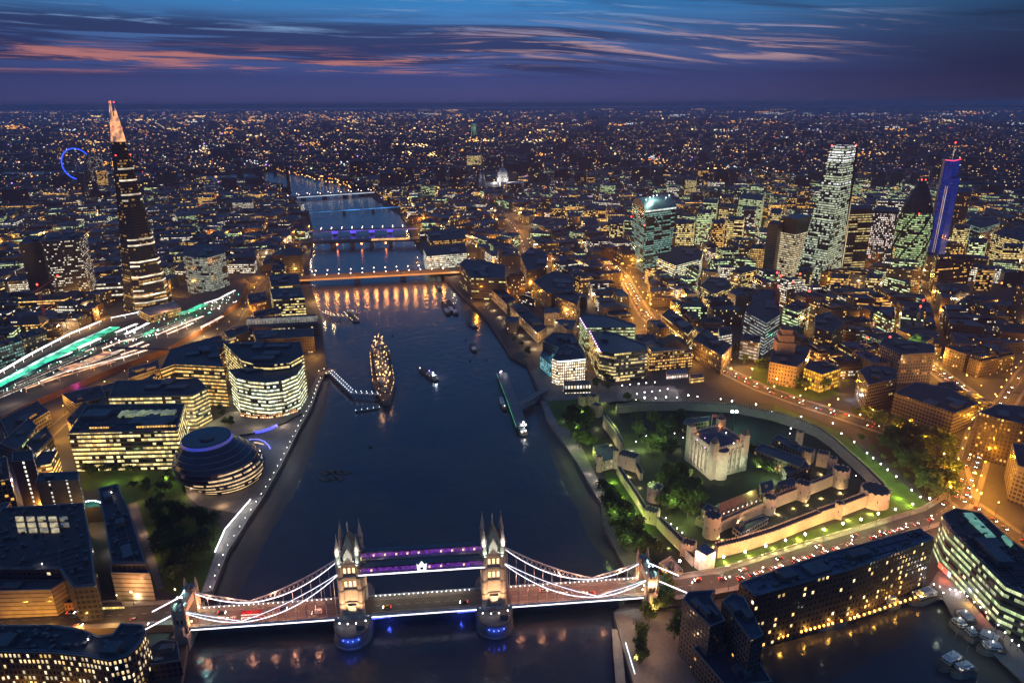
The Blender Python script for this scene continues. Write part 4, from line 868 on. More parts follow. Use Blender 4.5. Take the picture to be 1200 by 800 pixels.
for nm, lab, px, h, kw in (('office_block', 'low dark block between the railway curve and the diagonal passage', [(228, 402), (258, 393), (262, 399), (234, 411)], 14, dict(p=.2, st=1.3, **AMB)), ('office_block', 'dark block with lit ribs inside the railway curve', [(262, 389), (290, 381), (292, 389), (268, 397)], 13, dict(p=.3, st=1.3, **YEL)), ('tenement', 'dark block under the railway fan left of the rounded offices', [(150, 432), (186, 422), (188, 432), (150, 444)], 13, dict(p=.15, st=1.3, **AMB)), ('tenement', 'small brick block under the railway left of the pale upper deck block', [(108, 456), (144, 446), (146, 456), (110, 466)], 12, dict(p=.12, st=1.3, **AMB)), ('office_block', 'office row with two lit strips at the end of the railway curve', [(296, 366), (326, 360), (330, 367), (300, 373)], 16, dict(p=.5, st=1.4, **YEL)), ('warehouse', 'old warehouse with orange washed front by the railway curve', [(289, 346), (311, 342), (314, 352), (292, 357)], 18, dict(wall=(.4, .2, .08), p=.4, st=1.6, **AMB)), ('office_block', 'dark tower like office between the railway curve and the orange bridge', [(318, 318), (334, 316), (334, 309), (319, 311)], 30, dict(p=.3, st=1.3, **YEL))):
    kw.setdefault('wall', (.09, .085, .08)); bld(nm, lab, px, h=h, wall=win(**kw), np_=2)
lamp(G(300, 364, 14), 9000, (1, .42, .05), 1); lamp(G(312, 330, 16), 9000, (1, .42, .05), 1); lamp(G(322, 300, 16), 9000, (1, .45, .08), 1)
for k in range(5):                                                      # commuter trains standing at the platforms
    P_ = [G(a_, b_, 12.2) for a_, b_ in (((20, 452), (118, 409)), ((64, 441), (150, 409)), ((150, 400), (230, 372)), ((92, 436), (172, 409)), ((-10, 470), (70, 437)))[k]]; d_ = (P_[1]-P_[0]); n_c = int(d_.length/21); d_.normalize(); tr_ = thing('train', ('train with lit windows along the widest green platform', 'train beside the orange platform roof', 'train under the pink platform roofs in the railway curve', 'train nearest the offices on the viaduct edge', 'train leaving the station at the left frame edge')[k], 'train', tuple(P_[0])); ro_ = math.atan2(d_.y, d_.x)
    for c_ in range(n_c): mb = MB(); mb.box(P_[0]+d_*(21*c_+10), 20, 2.8, 12.4, 16, ro_, 0, 1); mb.build('carriage', [win((.25, .25, .27), 1.8, 3.6, .7, .3, .95, 1.6, **WHT), M['roof']], tr_)
mb = MB(); mg_ = MB()
for k in range(130): x_ = R.uniform(0, 280); y_ = 447-x_*.36+R.uniform(-9, 22)*(1-x_/400); q_ = G(x_, y_, 15.5); (mg_ if R.random() < .5 else mb).ball(q_, R.uniform(.3, .75))
mb.build('platform_lamps', [M['e_white']], stn); mg_.build('green_platform_lamps', [em('platform_green_lamp', (.25, 1, .6), 6)], stn)
# passage and plaza lights
for px, z, pw, col in (((258, 412), 14, 3500, (1, .85, .4)), ((266, 434), 12, 3500, (1, .85, .45)), ((274, 458), 12, 5000, (1, .85, .5)), ((279, 475), 12, 4500, (1, .8, .5)), ((300, 494), 12, 4200, (1, .75, .45)), ((330, 492), 12, 4200, (1, .75, .5)), ((225, 500), 12, 3500, (1, .8, .35)), ((250, 487), 14, 3500, (.9, 1, .5)), ((345, 470), 12, 2500, (.9, 1, .6)), ((300, 585), 14, 1800, (1, .7, .45)), ((222, 575), 10, 3500, (1, .65, .4)), ((260, 588), 9, 3000, (1, .6, .3)), ((215, 552), 16, 2600, (1, .85, .7)), ((128, 560), 11, 3500, (.75, 1, .35)), ((195, 560), 11, 3000, (.75, 1, .3)), ((160, 556), 9, 2000, (1, .8, .3)),
                       ((250, 520), 14, 1500, (.8, .9, 1)), ((326, 510), 16, 2500, (.85, .9, 1)), ((340, 520), 16, 2500, (.85, .9, .9)), ((160, 585), 9, 1500, (1, .55, .3)), ((168, 620), 9, 1200, (1, .6, .35)), ((178, 650), 9, 1200, (1, .6, .35)), ((150, 600), 9, 1200, (1, .5, .3)), ((128, 640), 10, 1500, (1, .85, .7)), ((122, 615), 10, 1500, (1, .85, .7)), ((152, 690), 11, 3500, (1, .72, .42)), ((160, 700), 11, 3500, (1, .72, .42)), ((30, 735), 11, 9000, (1, .45, .05)), ((55, 733), 10, 8000, (1, .45, .05)), ((2, 736), 10, 9000, (1, .45, .05)), ((92, 733), 11, 3500, (1, .45, .1)), ((130, 725), 14, 3500, (1, .6, .2)), ((25, 812), 9, 4000, (1, .5, .08)), ((80, 815), 9, 4000, (1, .5, .08)), ((135, 812), 9, 4000, (1, .5, .08)), ((170, 800), 9, 2500, (1, .5, .1)), ((20, 560), 12, 5000, (.8, .5, 1)), ((15, 575), 10, 6000, (1, .4, .15))):
    lamp(G(px[0], px[1], z), pw, col, .6)
# ============================================================ the castle
c_st = pm('castle_stone', (.46, .39, .29), .9, sc=.4, var=.55, col2=(.24, .20, .14), bump=.4); c_pale = pm('keep_stone', (.55, .48, .40), .9, sc=.35, var=.5, col2=(.28, .25, .2), bump=.4)
c_top = pm('castle_walkway', (.09, .085, .08), .9, sc=.2); slit = M['dark']
def crenels(mb, a, b, z, th=.8, h=1.1, step=2.2, mat=0):
    a, b = tuple(a)[:2], tuple(b)[:2]; d = Vector((b[0]-a[0], b[1]-a[1])); L = d.length; n = max(1, int(L/step)); e = d/L; p = Vector((-e.y, e.x))*th
    for k in range(n):
        s = Vector(a)+e*(L*(k+.2)/n); q = Vector(a)+e*(L*(k+.75)/n); mb.prism([tuple(s), tuple(q), tuple(q+p), tuple(s+p)], z, z+h, mat, mat)
def curtain(name, label, px, zb, h, th=3.0, group=None):
    P = [G(a, b, zb) for a, b in px]; A_, B_ = offs(P, th/2), offs(P, -th/2); t = thing(name, label, 'castle wall', tuple(P[len(P)//2]), group); mb = MB()
    for i in range(len(P)-1):
        mb.prism([tuple(A_[i][:2]), tuple(B_[i][:2]), tuple(B_[i+1][:2]), tuple(A_[i+1][:2])], zb-2, zb+h, 0, 1)
    mb.build('wall', [c_st, c_top], t); mb = MB()
    for i in range(len(P)-1): crenels(mb, A_[i+1], A_[i], zb+h, -.7); crenels(mb, B_[i], B_[i+1], zb+h, -.7)
    mb.build('battlement', [c_st], t); return t, P
def rtower(label, px, py, r, h, zb=5, n=20, cap=None, sq_=None, name='castle_tower'):
    c = G(px, py, zb); t = thing(name, label, 'tower', tuple(c)); mb = MB()
    if sq_ is None:
        mb.cyl(c, r*1.08, zb-2, r, zb+2, n, 0, 1).cyl(c, r, zb+2, r*.98, zb+h, n, 0, 1); ring_ = [(c.x+r*math.cos(k*2*math.pi/n), c.y+r*math.sin(k*2*math.pi/n)) for k in range(n)]
    else:
        sx, sy, ro = sq_; ca, sa = math.cos(ro), math.sin(ro); ring_ = [(c.x+ca*a-sa*b, c.y+sa*a+ca*b) for a, b in ((-sx/2, -sy/2), (sx/2, -sy/2), (sx/2, sy/2), (-sx/2, sy/2))]; mb.prism(ring_, zb-2, zb+h, 0, 1)
    mb.build('tower_wall', [c_st, c_top], t); mb = MB(); m = len(ring_)
    if sq_ is None:
        for k in range(0, m, 2):
            a, b = ring_[k], ring_[(k+1) % m]; mb.prism([a, b, (b[0]+(c.x-b[0])*.12, b[1]+(c.y-b[1])*.12), (a[0]+(c.x-a[0])*.12, a[1]+(c.y-a[1])*.12)], zb+h, zb+h+.8, 0, 0)
    else:
        for k in range(m): crenels(mb, ring_[k], ring_[(k+1) % m], zb+h, .7, .9)
    mb.build('battlement', [c_st], t); mb = MB()
    for k in range(0, m, max(1, m//6)):
        a = Vector(ring_[k]).lerp(Vector(ring_[(k+1) % m]), .5); d = (a-Vector((c.x, c.y))).normalized(); mb.box(a+d*.02, .5, .5, zb+h*.45, zb+h*.45+2.0, math.atan2(d.y, d.x))
    mb.build('arrow_slit', [slit], t)
    if cap:
        mb = MB(); q = [(c.x+(x-c.x)*.82, c.y+(y-c.y)*.82) for x, y in ring_]; mb.prism(q, zb+h+.02, zb+h+cap, 0, 0, [(c.x+(x-c.x)*.1, c.y+(y-c.y)*.1) for x, y in ring_]); mb.build('roof', [M['slate']], t)
    return t
# the keep
kL, kF, kR = G(803, 537, 6), G(833, 561, 6), G(873, 549.5, 6); kB = kL+kR-kF; KZ = HT(833, 561, 529, 6); cK_ = (kL+kR)/2; kL, kF, kR, kB = [q.lerp(cK_, .06) for q in (kL, kF, kR, kB)]
keep = thing('keep', 'great pale square stone keep with four turrets and a flag', 'keep', tuple((kL+kR)/2)); LANDS.append(('the castle keep', *((kL+kR)/2)[:2]))
kp = ccw([tuple(p[:2]) for p in (kL, kF, kR, kB)]); mb = MB(); mb.prism(kp, 4, KZ, 0, 1); 
for i in range(4):
    a, b = Vector(kp[i]), Vector(kp[(i+1) % 4]); d = (b-a); L = d.length; e = d/L; p = Vector((e.y, -e.x))
    for k in range(1, 7):
        s = a+e*(L*k/7-.9); mb.prism([tuple(s), tuple(s+p*1.3), tuple(s+e*1.8+p*1.3), tuple(s+e*1.8)], 4, KZ-3, 0, 0)
    crenels(mb, a, b, KZ, .9, 1.6, 2.6)
    mb.prism([tuple(a-p*.02), tuple(a+p*1.1), tuple(b+p*1.1), tuple(b-p*.02)], 4, 7.5, 0, 0)
mb.build('keep_wall', [c_pale, M['lead']], keep)
ac = kF.lerp(kR, .24); mb = MB(); mb.cyl(ac, 6.2, 4, 6.0, KZ-.5, 18, 0, 1); mb.build('apse', [c_pale, M['lead']], keep)
for i in range(4):
    a, b = Vector(kp[i]), Vector(kp[(i+1) % 4]); e = (b-a)/(b-a).length; p = Vector((e.y, -e.x))
    for zz, h in ((KZ-8, 3.2), (KZ-15, 2.6), (KZ-21, 1.8)):
        mb = MB()
        for k in range(7): s = a.lerp(b, (k+.5)/7); mb.prism([tuple(s-e*.55), tuple(s-e*.55+p*.12), tuple(s+e*.55+p*.12), tuple(s+e*.55)], zz, zz+h)
        mb.build('window_row', [M['dark']], keep)
cK = (kL+kR)/2
for k, p in enumerate(kp):
    q = Vector((p[0], p[1], 0)).lerp(cK, .06); tu = MB()
    if k == 3: tu.cyl(q, 4.2, 4, 4.1, KZ+7.5, 14, 0, 1)
    else: tu.box(q, 5.4, 5.4, 4, KZ+7.0, math.atan2(kp[1][1]-kp[0][1], kp[1][0]-kp[0][0]), 0, 1)
    tr = tu.build('turret', [c_pale, M['lead']], keep); mb = MB()
    mb.cyl(q, 2.7, KZ+7.5, 2.9, KZ+8.6, 12, 0).cyl(q, 2.9, KZ+8.6, 1.7, KZ+10.4, 12, 0).cyl(q, 1.7, KZ+10.4, .3, KZ+12, 12, 0).bar(q+Vector((0, 0, KZ+11.5)), q+Vector((0, 0, KZ+15.5)), .1).ball(q+Vector((0, 0, KZ+14.2)), .45)
    mb.build('cupola', [M['lead']], tr)
    for s_ in (5.4,): lamp(Vector((q.x, q.y, KZ+1.5)).lerp(Vector((cK.x, cK.y, KZ+1.5)), .24), 600, (1, .45, .15), .3)
mb = MB(); q = G(833, 505, KZ); mb.bar(q, q+Vector((0, 0, 16)), .22); fp = mb.build('flagpole', [M['white']], keep)
mb = MB(); a = q+Vector((0, 0, 15.5)); rr = Vector((_r[0], _r[1], 0))
for k in range(4): mb.face([a+rr*k*1.1+Vector((0, 0, .25*math.sin(k))), a+rr*k*1.1+Vector((0, 0, -2.4+.25*math.sin(k))), a+rr*(k+1)*1.1+Vector((0, 0, -2.4+.25*math.sin(k+1))), a+rr*(k+1)*1.1+Vector((0, 0, .25*math.sin(k+1)))])
mb.build('flag', [pm('flag_cloth', (.55, .25, .25), .9)], fp)
mb = MB(); ip = inset(kp, 3.4); cx = [tuple(Vector(ip[i]).lerp(Vector((cK.x, cK.y)), .75)) for i in range(4)]; mb.prism(ip, KZ+.02, KZ+2.6, 0, 0, cx); mb.build('roof', [pm('keep_lead', (.07, .065, .085), .6, sc=.2)], keep)
for px, py in ((817, 515), (826, 513), (837, 510), (826, 524), (842, 523), (860, 519), (851, 507)): mb = MB(); mb.ball(G(px, py, KZ+1.2), .42); mb.build('parapet_lamp', [M['e_mag'] if px in (817, 826) else M['e_white']], keep)
foot([tuple(Vector((cK.x, cK.y)).lerp(Vector(p), 1.3)) for p in kp])
for (px, py), tz, pw, col, an_ in (((808, 568), 20, 17000, (.98, .92, .58), 80), ((824, 578), 20, 17000, (.98, .90, .55), 80), ((848, 580), 20, 17000, (.98, .92, .58), 80), ((872, 572), 22, 17000, (.95, .96, .62), 80), ((792, 552), 22, 22000, (1, .88, .62), 80), ((892, 556), 26, 24000, (.85, 1, .74), 80)):
    s = G(px, py, 5); s.z = 11; d = cK-s; d.z = 0; q = cK-d.normalized()*16; spot(s, Vector((q.x, q.y, tz-2)), pw, col, an_)
fl = G(858, 494, 34); t = thing('flood_mast', 'tall mast with two dazzling cold white floodlights behind the keep', 'light mast', tuple(G(858, 506, 6)))
b_ = G(858, 506, 6); b_.z = 5; mb = MB(); mb.bar(b_, Vector((b_.x, b_.y, 27)), .25); mb.build('mast', [M['dark']], t)
for o in (-1.6, 1.6): q = Vector((b_.x, b_.y, 27))+rr*o*1.3; mb = MB(); mb.ball(q, 1.35); mb.build('flood_lamp', [em('flood_lamp_cold', (.75, 1, .97), 30)], t)
lamp(Vector((b_.x, b_.y, 27))-Vector((_f[0], _f[1], 0))*2.6, 16000, (.5, 1, .92), .8)
# outer curtain, east and north, round bastion
zm = 5.0
ow, P = curtain('curtain_wall', 'long outer castle wall glowing olive above the moat lawn beside the approach road', [(838, 652), (870, 644), (905, 633), (935, 621), (958, 612)], zm, 9, 4)
curtain('curtain_wall', 'short outer wall from the square projecting turret to the round corner bastion', [(958, 612), (982, 604), (1000, 597), (1013, 592)], zm, 10, 4)
rtower('square turret projecting from the outer castle wall over the moat', 981, 606, 4, 12.5, zm, sq_=(6, 6, .6))
rtower('broad round bastion at the corner of the outer castle wall', 1023, 589, 10.5, 12.5, zm, 28)
curtain('curtain_wall', 'outer castle wall along the lit green side of the moat', [(1033, 580), (1012, 558), (992, 540), (976, 525), (958, 512), (935, 502), (905, 492)], zm, 9, 3)
curtain('curtain_wall', 'far outer castle wall facing the car forecourt', [(905, 492), (860, 483), (800, 480), (750, 481), (722, 484)], zm, 8, 3)
# inner curtain with towers
curtain('curtain_wall', 'inner castle wall between the drum tower and the roofed armoury', [(837, 626), (850, 619), (875, 608), (896, 599)], 5, 9, 2.6)
curtain('curtain_wall', 'inner castle wall between the two middle towers of the moat side', [(905, 595), (920, 589), (936, 583)], 5, 9.5, 2.6)
curtain('curtain_wall', 'tall inner castle wall leading to the far round tower', [(944, 580), (960, 574), (977, 567)], 5, 9.5, 2.6)
rtower('round drum tower at the near corner of the inner castle wall', 833, 627, 6.0, 17, 5)
rtower('small half round tower beside the end of the armoury roof', 900, 600, 5.0, 13.5, 5); rtower('flat fronted tower with one dark slit in the middle of the inner wall', 939, 584, 6, 14, 5, sq_=(10, 9, .35)); rtower('sturdy round tower at the far corner of the inner wall', 983, 568, 6.6, 15, 5)
rtower('square turret standing just behind the far round corner tower', 973, 558, 4, 17, 5, sq_=(6, 6, .5)); rtower('warm lit wall tower beside the bright white lamp', 963, 545, 5, 12, 5, sq_=(9, 8, .5)); rtower('low wide wall tower on the green moat side', 943, 540, 5, 11, 5, sq_=(12, 9, .35)); rtower('ruined stump tower between the keep and the green moat', 936, 520, 4, 12, 5, sq_=(6, 5, .5))
# river side: gate house, water gate, walls
curtain('curtain_wall', 'pale lit outer castle wall running along the green lawn to the river gate', [(724, 556), (733, 571), (745, 589), (757, 609)], 4, 8, 2.6)
curtain('curtain_wall', 'olive lit outer castle wall between the river gate and the white ticket block', [(771, 618), (780, 628), (792, 640), (800, 648)], 4, 9, 3.2)
rtower('pale lit gate turret halfway along the river side wall', 763, 612, 5, 11, 4, sq_=(10, 8, .5)); rtower('square corner turret of the olive lit wall near the white ticket block', 806, 651, 4.5, 11, 4, sq_=(9, 8, .5))
curtain('curtain_wall', 'pale inner castle wall stepping up behind the water gate house', [(708, 500), (714, 508), (722, 520), (728, 532)], 5, 12, 2.4)
curtain('curtain_wall', 'short pale wall spur running down from the corner tower to the lawn', [(743, 548), (748, 556), (751, 563)], 5, 7, 2.4)
rtower('broad pale corner tower with dark flat roof by the white spotlights', 736, 547, 6, 12, 5, sq_=(17, 11, .5)); rtower('twin gate tower at the far end of the river wall', 699, 487, 4, 12, 5, sq_=(9, 8, .4)); rtower('outer gate tower glowing yellow green by the forecourt', 684, 474, 4, 10, 5, sq_=(8, 8, .3)); rtower('second outer gate tower behind a yellow green lawn', 695, 475, 4, 11, 5, sq_=(8, 8, .3))
rtower('round tower with dark cap among the castle trees', 767, 585, 6.2, 12, 5, cap=2.0)
curtain('curtain_wall', 'thin wall leading from the drum tower towards the castle trees', [(815, 614), (824, 618), (830, 622)], 5, 6, 1.6)
# water gate house
t, p_, z_ = bld('gate_house', 'brightly lit water gate house with pale gable and slate roof beside the wharf', [(695, 524), (703, 543), (722, 538), (713, 521)], (1, 703, 553), wall=win((.50, .43, .34), 3.4, 5, .3, .4, .25, 1.0, glass=(.05, .04, .03)), roof=M['slate'], np_=0)
for k in range(2): rtower(('turret at the wharf corner of the water gate house', 'taller turret behind the water gate house')[k], *((702, 553), (721, 549))[k], 2.6, (15, 18)[k], 4, 12)
spot(G(708, 566, 5), G(710, 552, 10), 5000, (1, .8, .6), 100); lamp(G(700, 562, 7), 1500, (1, .8, .6), .4)
t, p_, z_ = bld('armoury', 'long armoury with steep brown roof and a row of lit dormers', [(845, 607), (890, 590), (880, 577), (838, 594)], h=8, wall=win((.26, .14, .09), 3.2, 3.6, .5, .55, .4, 1.2, **AMB), nogo=True, np_=0)
q = [Vector((*p, 0)) for p in (G(845, 607, z_)[:2], G(890, 590, z_)[:2], G(880, 577, z_)[:2], G(838, 594, z_)[:2])]; m0, m1 = q[0].lerp(q[3], .5), q[1].lerp(q[2], .5); up = lambda v, h: (v.x, v.y, h)
mb = MB(); mb.face([up(q[0], z_+1.1), up(q[1], z_+1.1), up(m1, z_+8), up(m0, z_+8)]); mb.face([up(q[2], z_+1.1), up(q[3], z_+1.1), up(m0, z_+8), up(m1, z_+8)]); mb.face([up(q[1], z_+1.1), up(q[2], z_+1.1), up(m1, z_+8)], 1); mb.face([up(q[3], z_+1.1), up(q[0], z_+1.1), up(m0, z_+8)], 1)
mb.build('pitched_roof', [pm('brown_tiles', (.16, .10, .07), .8, sc=.4), c_st], t)
for k in range(8):
    s = q[0].lerp(q[1], (k+.6)/8.3); d = (q[3]-q[0]).normalized(); e = (q[1]-q[0]).normalized(); mb = MB(); s2 = s+d*1.0; w_ = 1.0
    mb.prism([tuple((s2-e*w_)[:2]), tuple((s2+e*w_)[:2]), tuple((s2+e*w_+d*2.2)[:2]), tuple((s2-e*w_+d*2.2)[:2])], z_+1.0, z_+3.6, 0, 1); dm = mb.build('dormer', [M['dark'], M['slate']], t)
    mb = MB(); s3 = s2-d*.06; mb.wall(tuple((s3-e*.7)[:2]), tuple((s3+e*.7)[:2]), z_+1.5, z_+3.2); mb.build('dormer_window', [em('dormer_light', (1, .85, .68), 1.5)], dm)
spot(G(866, 615, 6), G(866, 600, 9), 6000, (1, .7, .42), 110)
for nm, lab, px, h, kw in (('barracks', 'long low barrack block with small warm windows behind the keep', [(884, 528), (938, 548), (944, 538), (892, 520)], 13, dict(p=.18, st=1.2, cw=3.2, fx=.4, **AMB)), ('tower_house', 'dark slate roofed house with pointed lit windows by the inner wall', [(822, 597), (836, 604), (842, 596), (829, 590)], 12, dict(p=.5, st=1.2, cw=3, fx=.35, **AMB)),
    ('tower_house', 'dark house stacked with amber windows at the far end of the armoury', [(892, 580), (908, 574), (905, 562), (890, 567)], 14, dict(p=.5, st=1.6, cw=2.5, fx=.4, **AMB)), ('lean_to', 'grey ribbed flat roofed shed under the inner castle wall', [(858, 618), (893, 604), (901, 608), (868, 626)], 5, dict(p=.0, st=0)), ('chapel', 'small dark chapel among trees at the north of the keep', [(800, 498), (830, 494), (832, 488), (804, 491)], 9, dict(p=.15, st=1)),
    ('tower_house', 'row of old houses along the green moat behind the barracks', [(905, 515), (940, 532), (946, 526), (912, 509)], 11, dict(p=.2, st=1.3, cw=3, fx=.4, **AMB)), ('tower_house', 'dark slate house between the two middle wall towers', [(915, 575), (935, 568), (930, 560), (910, 566)], 11, dict(p=.2, st=1.3, cw=3, fx=.4, **AMB)), ('tower_house', 'dark roofed house next to the low wide wall tower', [(922, 556), (950, 548), (944, 541), (917, 548)], 10, dict(p=.15, st=1.3, cw=3, fx=.4, **AMB))):
    bld(nm, lab, px, h=h, wall=win((.22, .18, .13), **kw), roof=M['slate'], np_=1)
t, p_, z_ = bld('ticket_block', 'plain white cube building with a grey flat roof below the castle', [(815, 645), (828, 652.5), (839, 646.5), (826, 637)], (1, 829, 672), wall=pm('white_render', (.62, .63, .56), .8, sc=.2, var=.2), roof=pm('grey_roof', (.2, .2, .26), .7), np_=0)
bld('ticket_block', 'low white wing stepping down from the white cube', [(803, 645), (812, 655), (816, 652), (808, 641)], h=6, wall=pm('white_render_wing', (.62, .63, .58), .8, sc=.2, var=.2), np_=0)
spot(G(848, 674, 9), G(832, 660, 9), 5500, (.85, 1, .7), 90); lamp(G(812, 663, 13), 2500, (1, .85, .75), .5)
bld('pavilion', 'pink lit ticket pavilion with sail roofs by the approach road', [(772, 660), (786, 652), (800, 668), (790, 674)], h=4, wall=win((.4, .28, .2), 3, 4, .8, .6, .8, 1.2, **AMB), roof=pm('pink_roof', (.5, .36, .28), .8), np_=2)
# flood lamps along the castle walls
for (px, py), z, pw, col in (((850, 657), 6.0, 2300, (1, .80, .32)), ((878, 650), 6.0, 2300, (1, .80, .32)), ((906, 641), 6.0, 2300, (1, .80, .32)), ((936, 631), 6.0, 5200, (1, .78, .16)), ((966, 619), 6.0, 4200, (1, .74, .2)), ((994, 608), 6.0, 4200, (1, .70, .25)), ((1020, 601), 6.0, 5200, (1, .66, .25)), ((1040, 591), 6.0, 3500, (1, .66, .25)),
    ((846, 632), 5.4, 2600, (1, .62, .25)), ((836, 640), 5.4, 3200, (1, .6, .25)), ((866, 622), 5.4, 2000, (1, .6, .3)), ((888, 612), 5.4, 2600, (1, .62, .28)), ((912, 602), 5.4, 3200, (1, .62, .26)), ((930, 595), 5.4, 3200, (1, .62, .26)), ((946, 591), 5.4, 3400, (1, .62, .26)), ((962, 583), 5.4, 3400, (1, .62, .26)), ((985, 577), 5.4, 3600, (1, .62, .26)), ((962, 555), 5.4, 2800, (1, .62, .28)), ((945, 548), 5.4, 2500, (1, .62, .28)), ((930, 527), 5.4, 2000, (1, .62, .28)),
    ((718, 562), 8.0, 3000, (.75, 1, .25)), ((728, 580), 8.0, 4600, (.7, 1, .2)), ((738, 596), 8.0, 5200, (.7, 1, .2)), ((748, 610), 8.0, 5200, (.7, 1, .2)), ((756, 622), 8.0, 3200, (.8, 1, .3)), ((742, 590), 9, 1500, (1, .75, .5)), ((784, 642), 5, 2600, (1, .86, .25)), ((770, 632), 5, 2200, (1, .86, .25)), ((715, 520), 6, 1800, (1, .8, .45)), ((720, 535), 6, 2000, (1, .8, .45)), ((737, 557), 6, 2400, (1, .78, .4)), ((750, 570), 6, 900, (1, .78, .4)), ((762, 595), 7, 1600, (1, .6, .35)),
    ((682, 481), 6, 1800, (.9, 1, .15)), ((690, 484), 7, 1400, (.9, 1, .2)), ((706, 471), 7, 1500, (.8, 1, .15)), ((700, 500), 7, 1400, (1, .85, .6)), ((740, 527), 6, 2600, (1, .95, .95)), ((795, 525), 8, 800, (1, .85, .4)), ((910, 560), 9, 3500, (.75, 1, .75)), ((938, 528), 10, 3500, (.95, .95, .9)), ((860, 635), 8, 1600, (1, .8, .65)), ((880, 628), 8, 2400, (1, .85, .75)), ((915, 615), 8, 2400, (1, .85, .75)), ((965, 595), 8, 3000, (1, .86, .75)), ((985, 588), 8, 2400, (1, .86, .75)), ((975, 548), 12, 5000, (1, .8, .85)), ((660, 490), 9, 900, (.9, .9, 1)), ((672, 520), 9, 1300, (1, .8, .7)), ((690, 550), 9, 1300, (1, .8, .7)), ((700, 575), 9, 900, (1, .75, .6))):
    lamp(G(px, py, z), pw, col, .4)
# moat side of the lawn: low lit retaining bank lamps, bright green pools
for px, py in ((1000, 530), (1010, 540), (1021, 549), (1032, 558), (1044, 568), (1058, 579), (1070, 588), (985, 518)): lamp(G(px-4, py+1, 8.0), 4200, (.86, 1, .16), .3)
for px in (755, 780, 806, 857, 885, 904, 926): lamp(G(px, 477+(px-850)*.12 if px > 850 else 476, 8), 4000, (.8, 1, .25), .3)
foot([tuple(G(a, b)[:2]) for a, b in ((660, 470), (720, 462), (900, 466), (985, 496), (1090, 592), (840, 680), (755, 690), (700, 590))])
# ============================================================ the wharf side and corner blocks
t, p_, z_ = bld('office_block', 'glittering white gridded corner block lit from top to bottom beside the river pier', [(647, 421), (654, 424), (668, 423), (686, 421), (680, 411), (664, 404), (655, 408)], (1, 655, 451), wall=win((.42, .33, .2), 2.5, 3.4, .6, .66, .86, 3.2, k=.25, a=(1, .66, .28), b=(1, .95, .85)), np_=2)
mb = MB(); P = [G(a, b, z_+1) for a, b in ((654, 424), (668, 423), (686, 421))]
for a, b in zip(P, P[1:]): mb.bar(a, b, .8)
mb.build('roof_light', [em('blue_white_strip', (.6, .75, 1), 2.5, .5, .2)], t)
t, p_, z_ = bld('office_block', 'teal glowing glass atrium block wrapped round the glittering corner block', [(633, 418), (645, 428), (655, 424), (655, 408), (668, 402), (650, 396), (638, 403)], (1, 645, 441), wall=win((.04, .12, .14), 2.2, 3.2, .9, .8, .85, .85, k=.4, a=(.1, .55, .62), b=(.5, .9, .95)), roof=pm('teal_roof', (.05, .11, .13), .4), np_=3); lamp(G(648, 415, z_+5), 3500, (.3, .85, 1), .5); lamp(G(660, 405, z_+5), 2500, (.3, .8, 1), .5)
bld('office_block', 'dark roofed block attached behind the teal atrium', [(655, 408), (688, 420), (672, 392), (648, 390), (636, 400)], h=24, wall=win((.08, .09, .1), p=.2, st=1), np_=4, nogo=True)
t, p_, z_ = bld('office_block', 'large glass office block with a tilted wedge roof and violet edge lamps', [(690, 387), (703, 412), (720, 415), (759, 411), (756, 404), (722, 391), (700, 386)], (1, 704, 444), wall=win((.10, .10, .09), p=.62, st=1.2, **OFF, **YEL), roof=pm('navy_roof', (.05, .055, .085), .5, sc=.04), np_=1)
mb = MB()
for k in range(9): p = G(691+k*1.5, 388+k*2.9, z_+1.6); mb.ball(p, .75)
for k in range(7): p = G(744+k*2.4, 417.5-k*.5, z_-6); mb.ball(p, .6)
for k in range(5): p = G(707+k*3, 417, z_-5); mb.ball(p, .6)
mb.build('violet_lamp_row', [M['e_mag']], t)
mb = MB(); P = [G(a, b, 5) for a, b in ((705, 445), (722, 447), (757, 442))]
for a, b in zip(P, P[1:]): mb.wall((a.x, a.y), (b.x, b.y), 5.1, 9.5)
mb.build('ground_floor_front', [em('shop_front_light', (1, .66, .35), 1.1, .6, .2)], t)
t, p_, z_ = bld('office_block', 'rear wing of the wedge roofed offices with a pale glazed atrium', [(679, 372), (687, 385), (744, 385), (745, 381), (715, 371), (684, 368)], zt=z_+3, wall=win((.15, .15, .12), p=.6, st=1.0, **OFF, **GRN), roof=pm('navy_roof_rear', (.045, .05, .08), .5, sc=.04), np_=0)
mb = MB()
for k in range(6): mb.ball(G(680+k*1.4, 373+k*2.4, z_+1.6), .75)
mb.build('violet_lamp_row', [M['e_mag']], t); LANDS.append(('the wedge roofed glass block', *G(725, 420)[:2]))
bld('arcade', 'small dark pump house with four bright arched windows at the castle gate', [(661, 452), (692, 451), (690, 446), (660, 447)], h=9, wall=win((.08, .07, .06), 3.2, 8, .6, .45, .8, 2.6, **WHT), np_=0)
t, p_, z_ = bld('kiosk', 'low white canopy kiosk with red fronted booths on the forecourt', [(781, 440), (806, 438), (804, 433), (781, 434)], h=5, wall=win((.4, .38, .36), 3, 5, .7, .5, .8, 2.4, a=(1, .6, .5), b=(1, .9, .85)), roof=pm('blue_grey_roof', (.16, .2, .26), .6), np_=0); lamp(G(792, 450, 12), 4000, (1, .85, .85), .6)
bld('kiosk', 'long low shop with yellow lit front next to the white canopy kiosk', [(809, 445), (825, 443), (823, 438), (808, 439)], h=4, wall=win((.2, .15, .1), 3, 4, .9, .5, .9, 1.8, **AMB), np_=0)
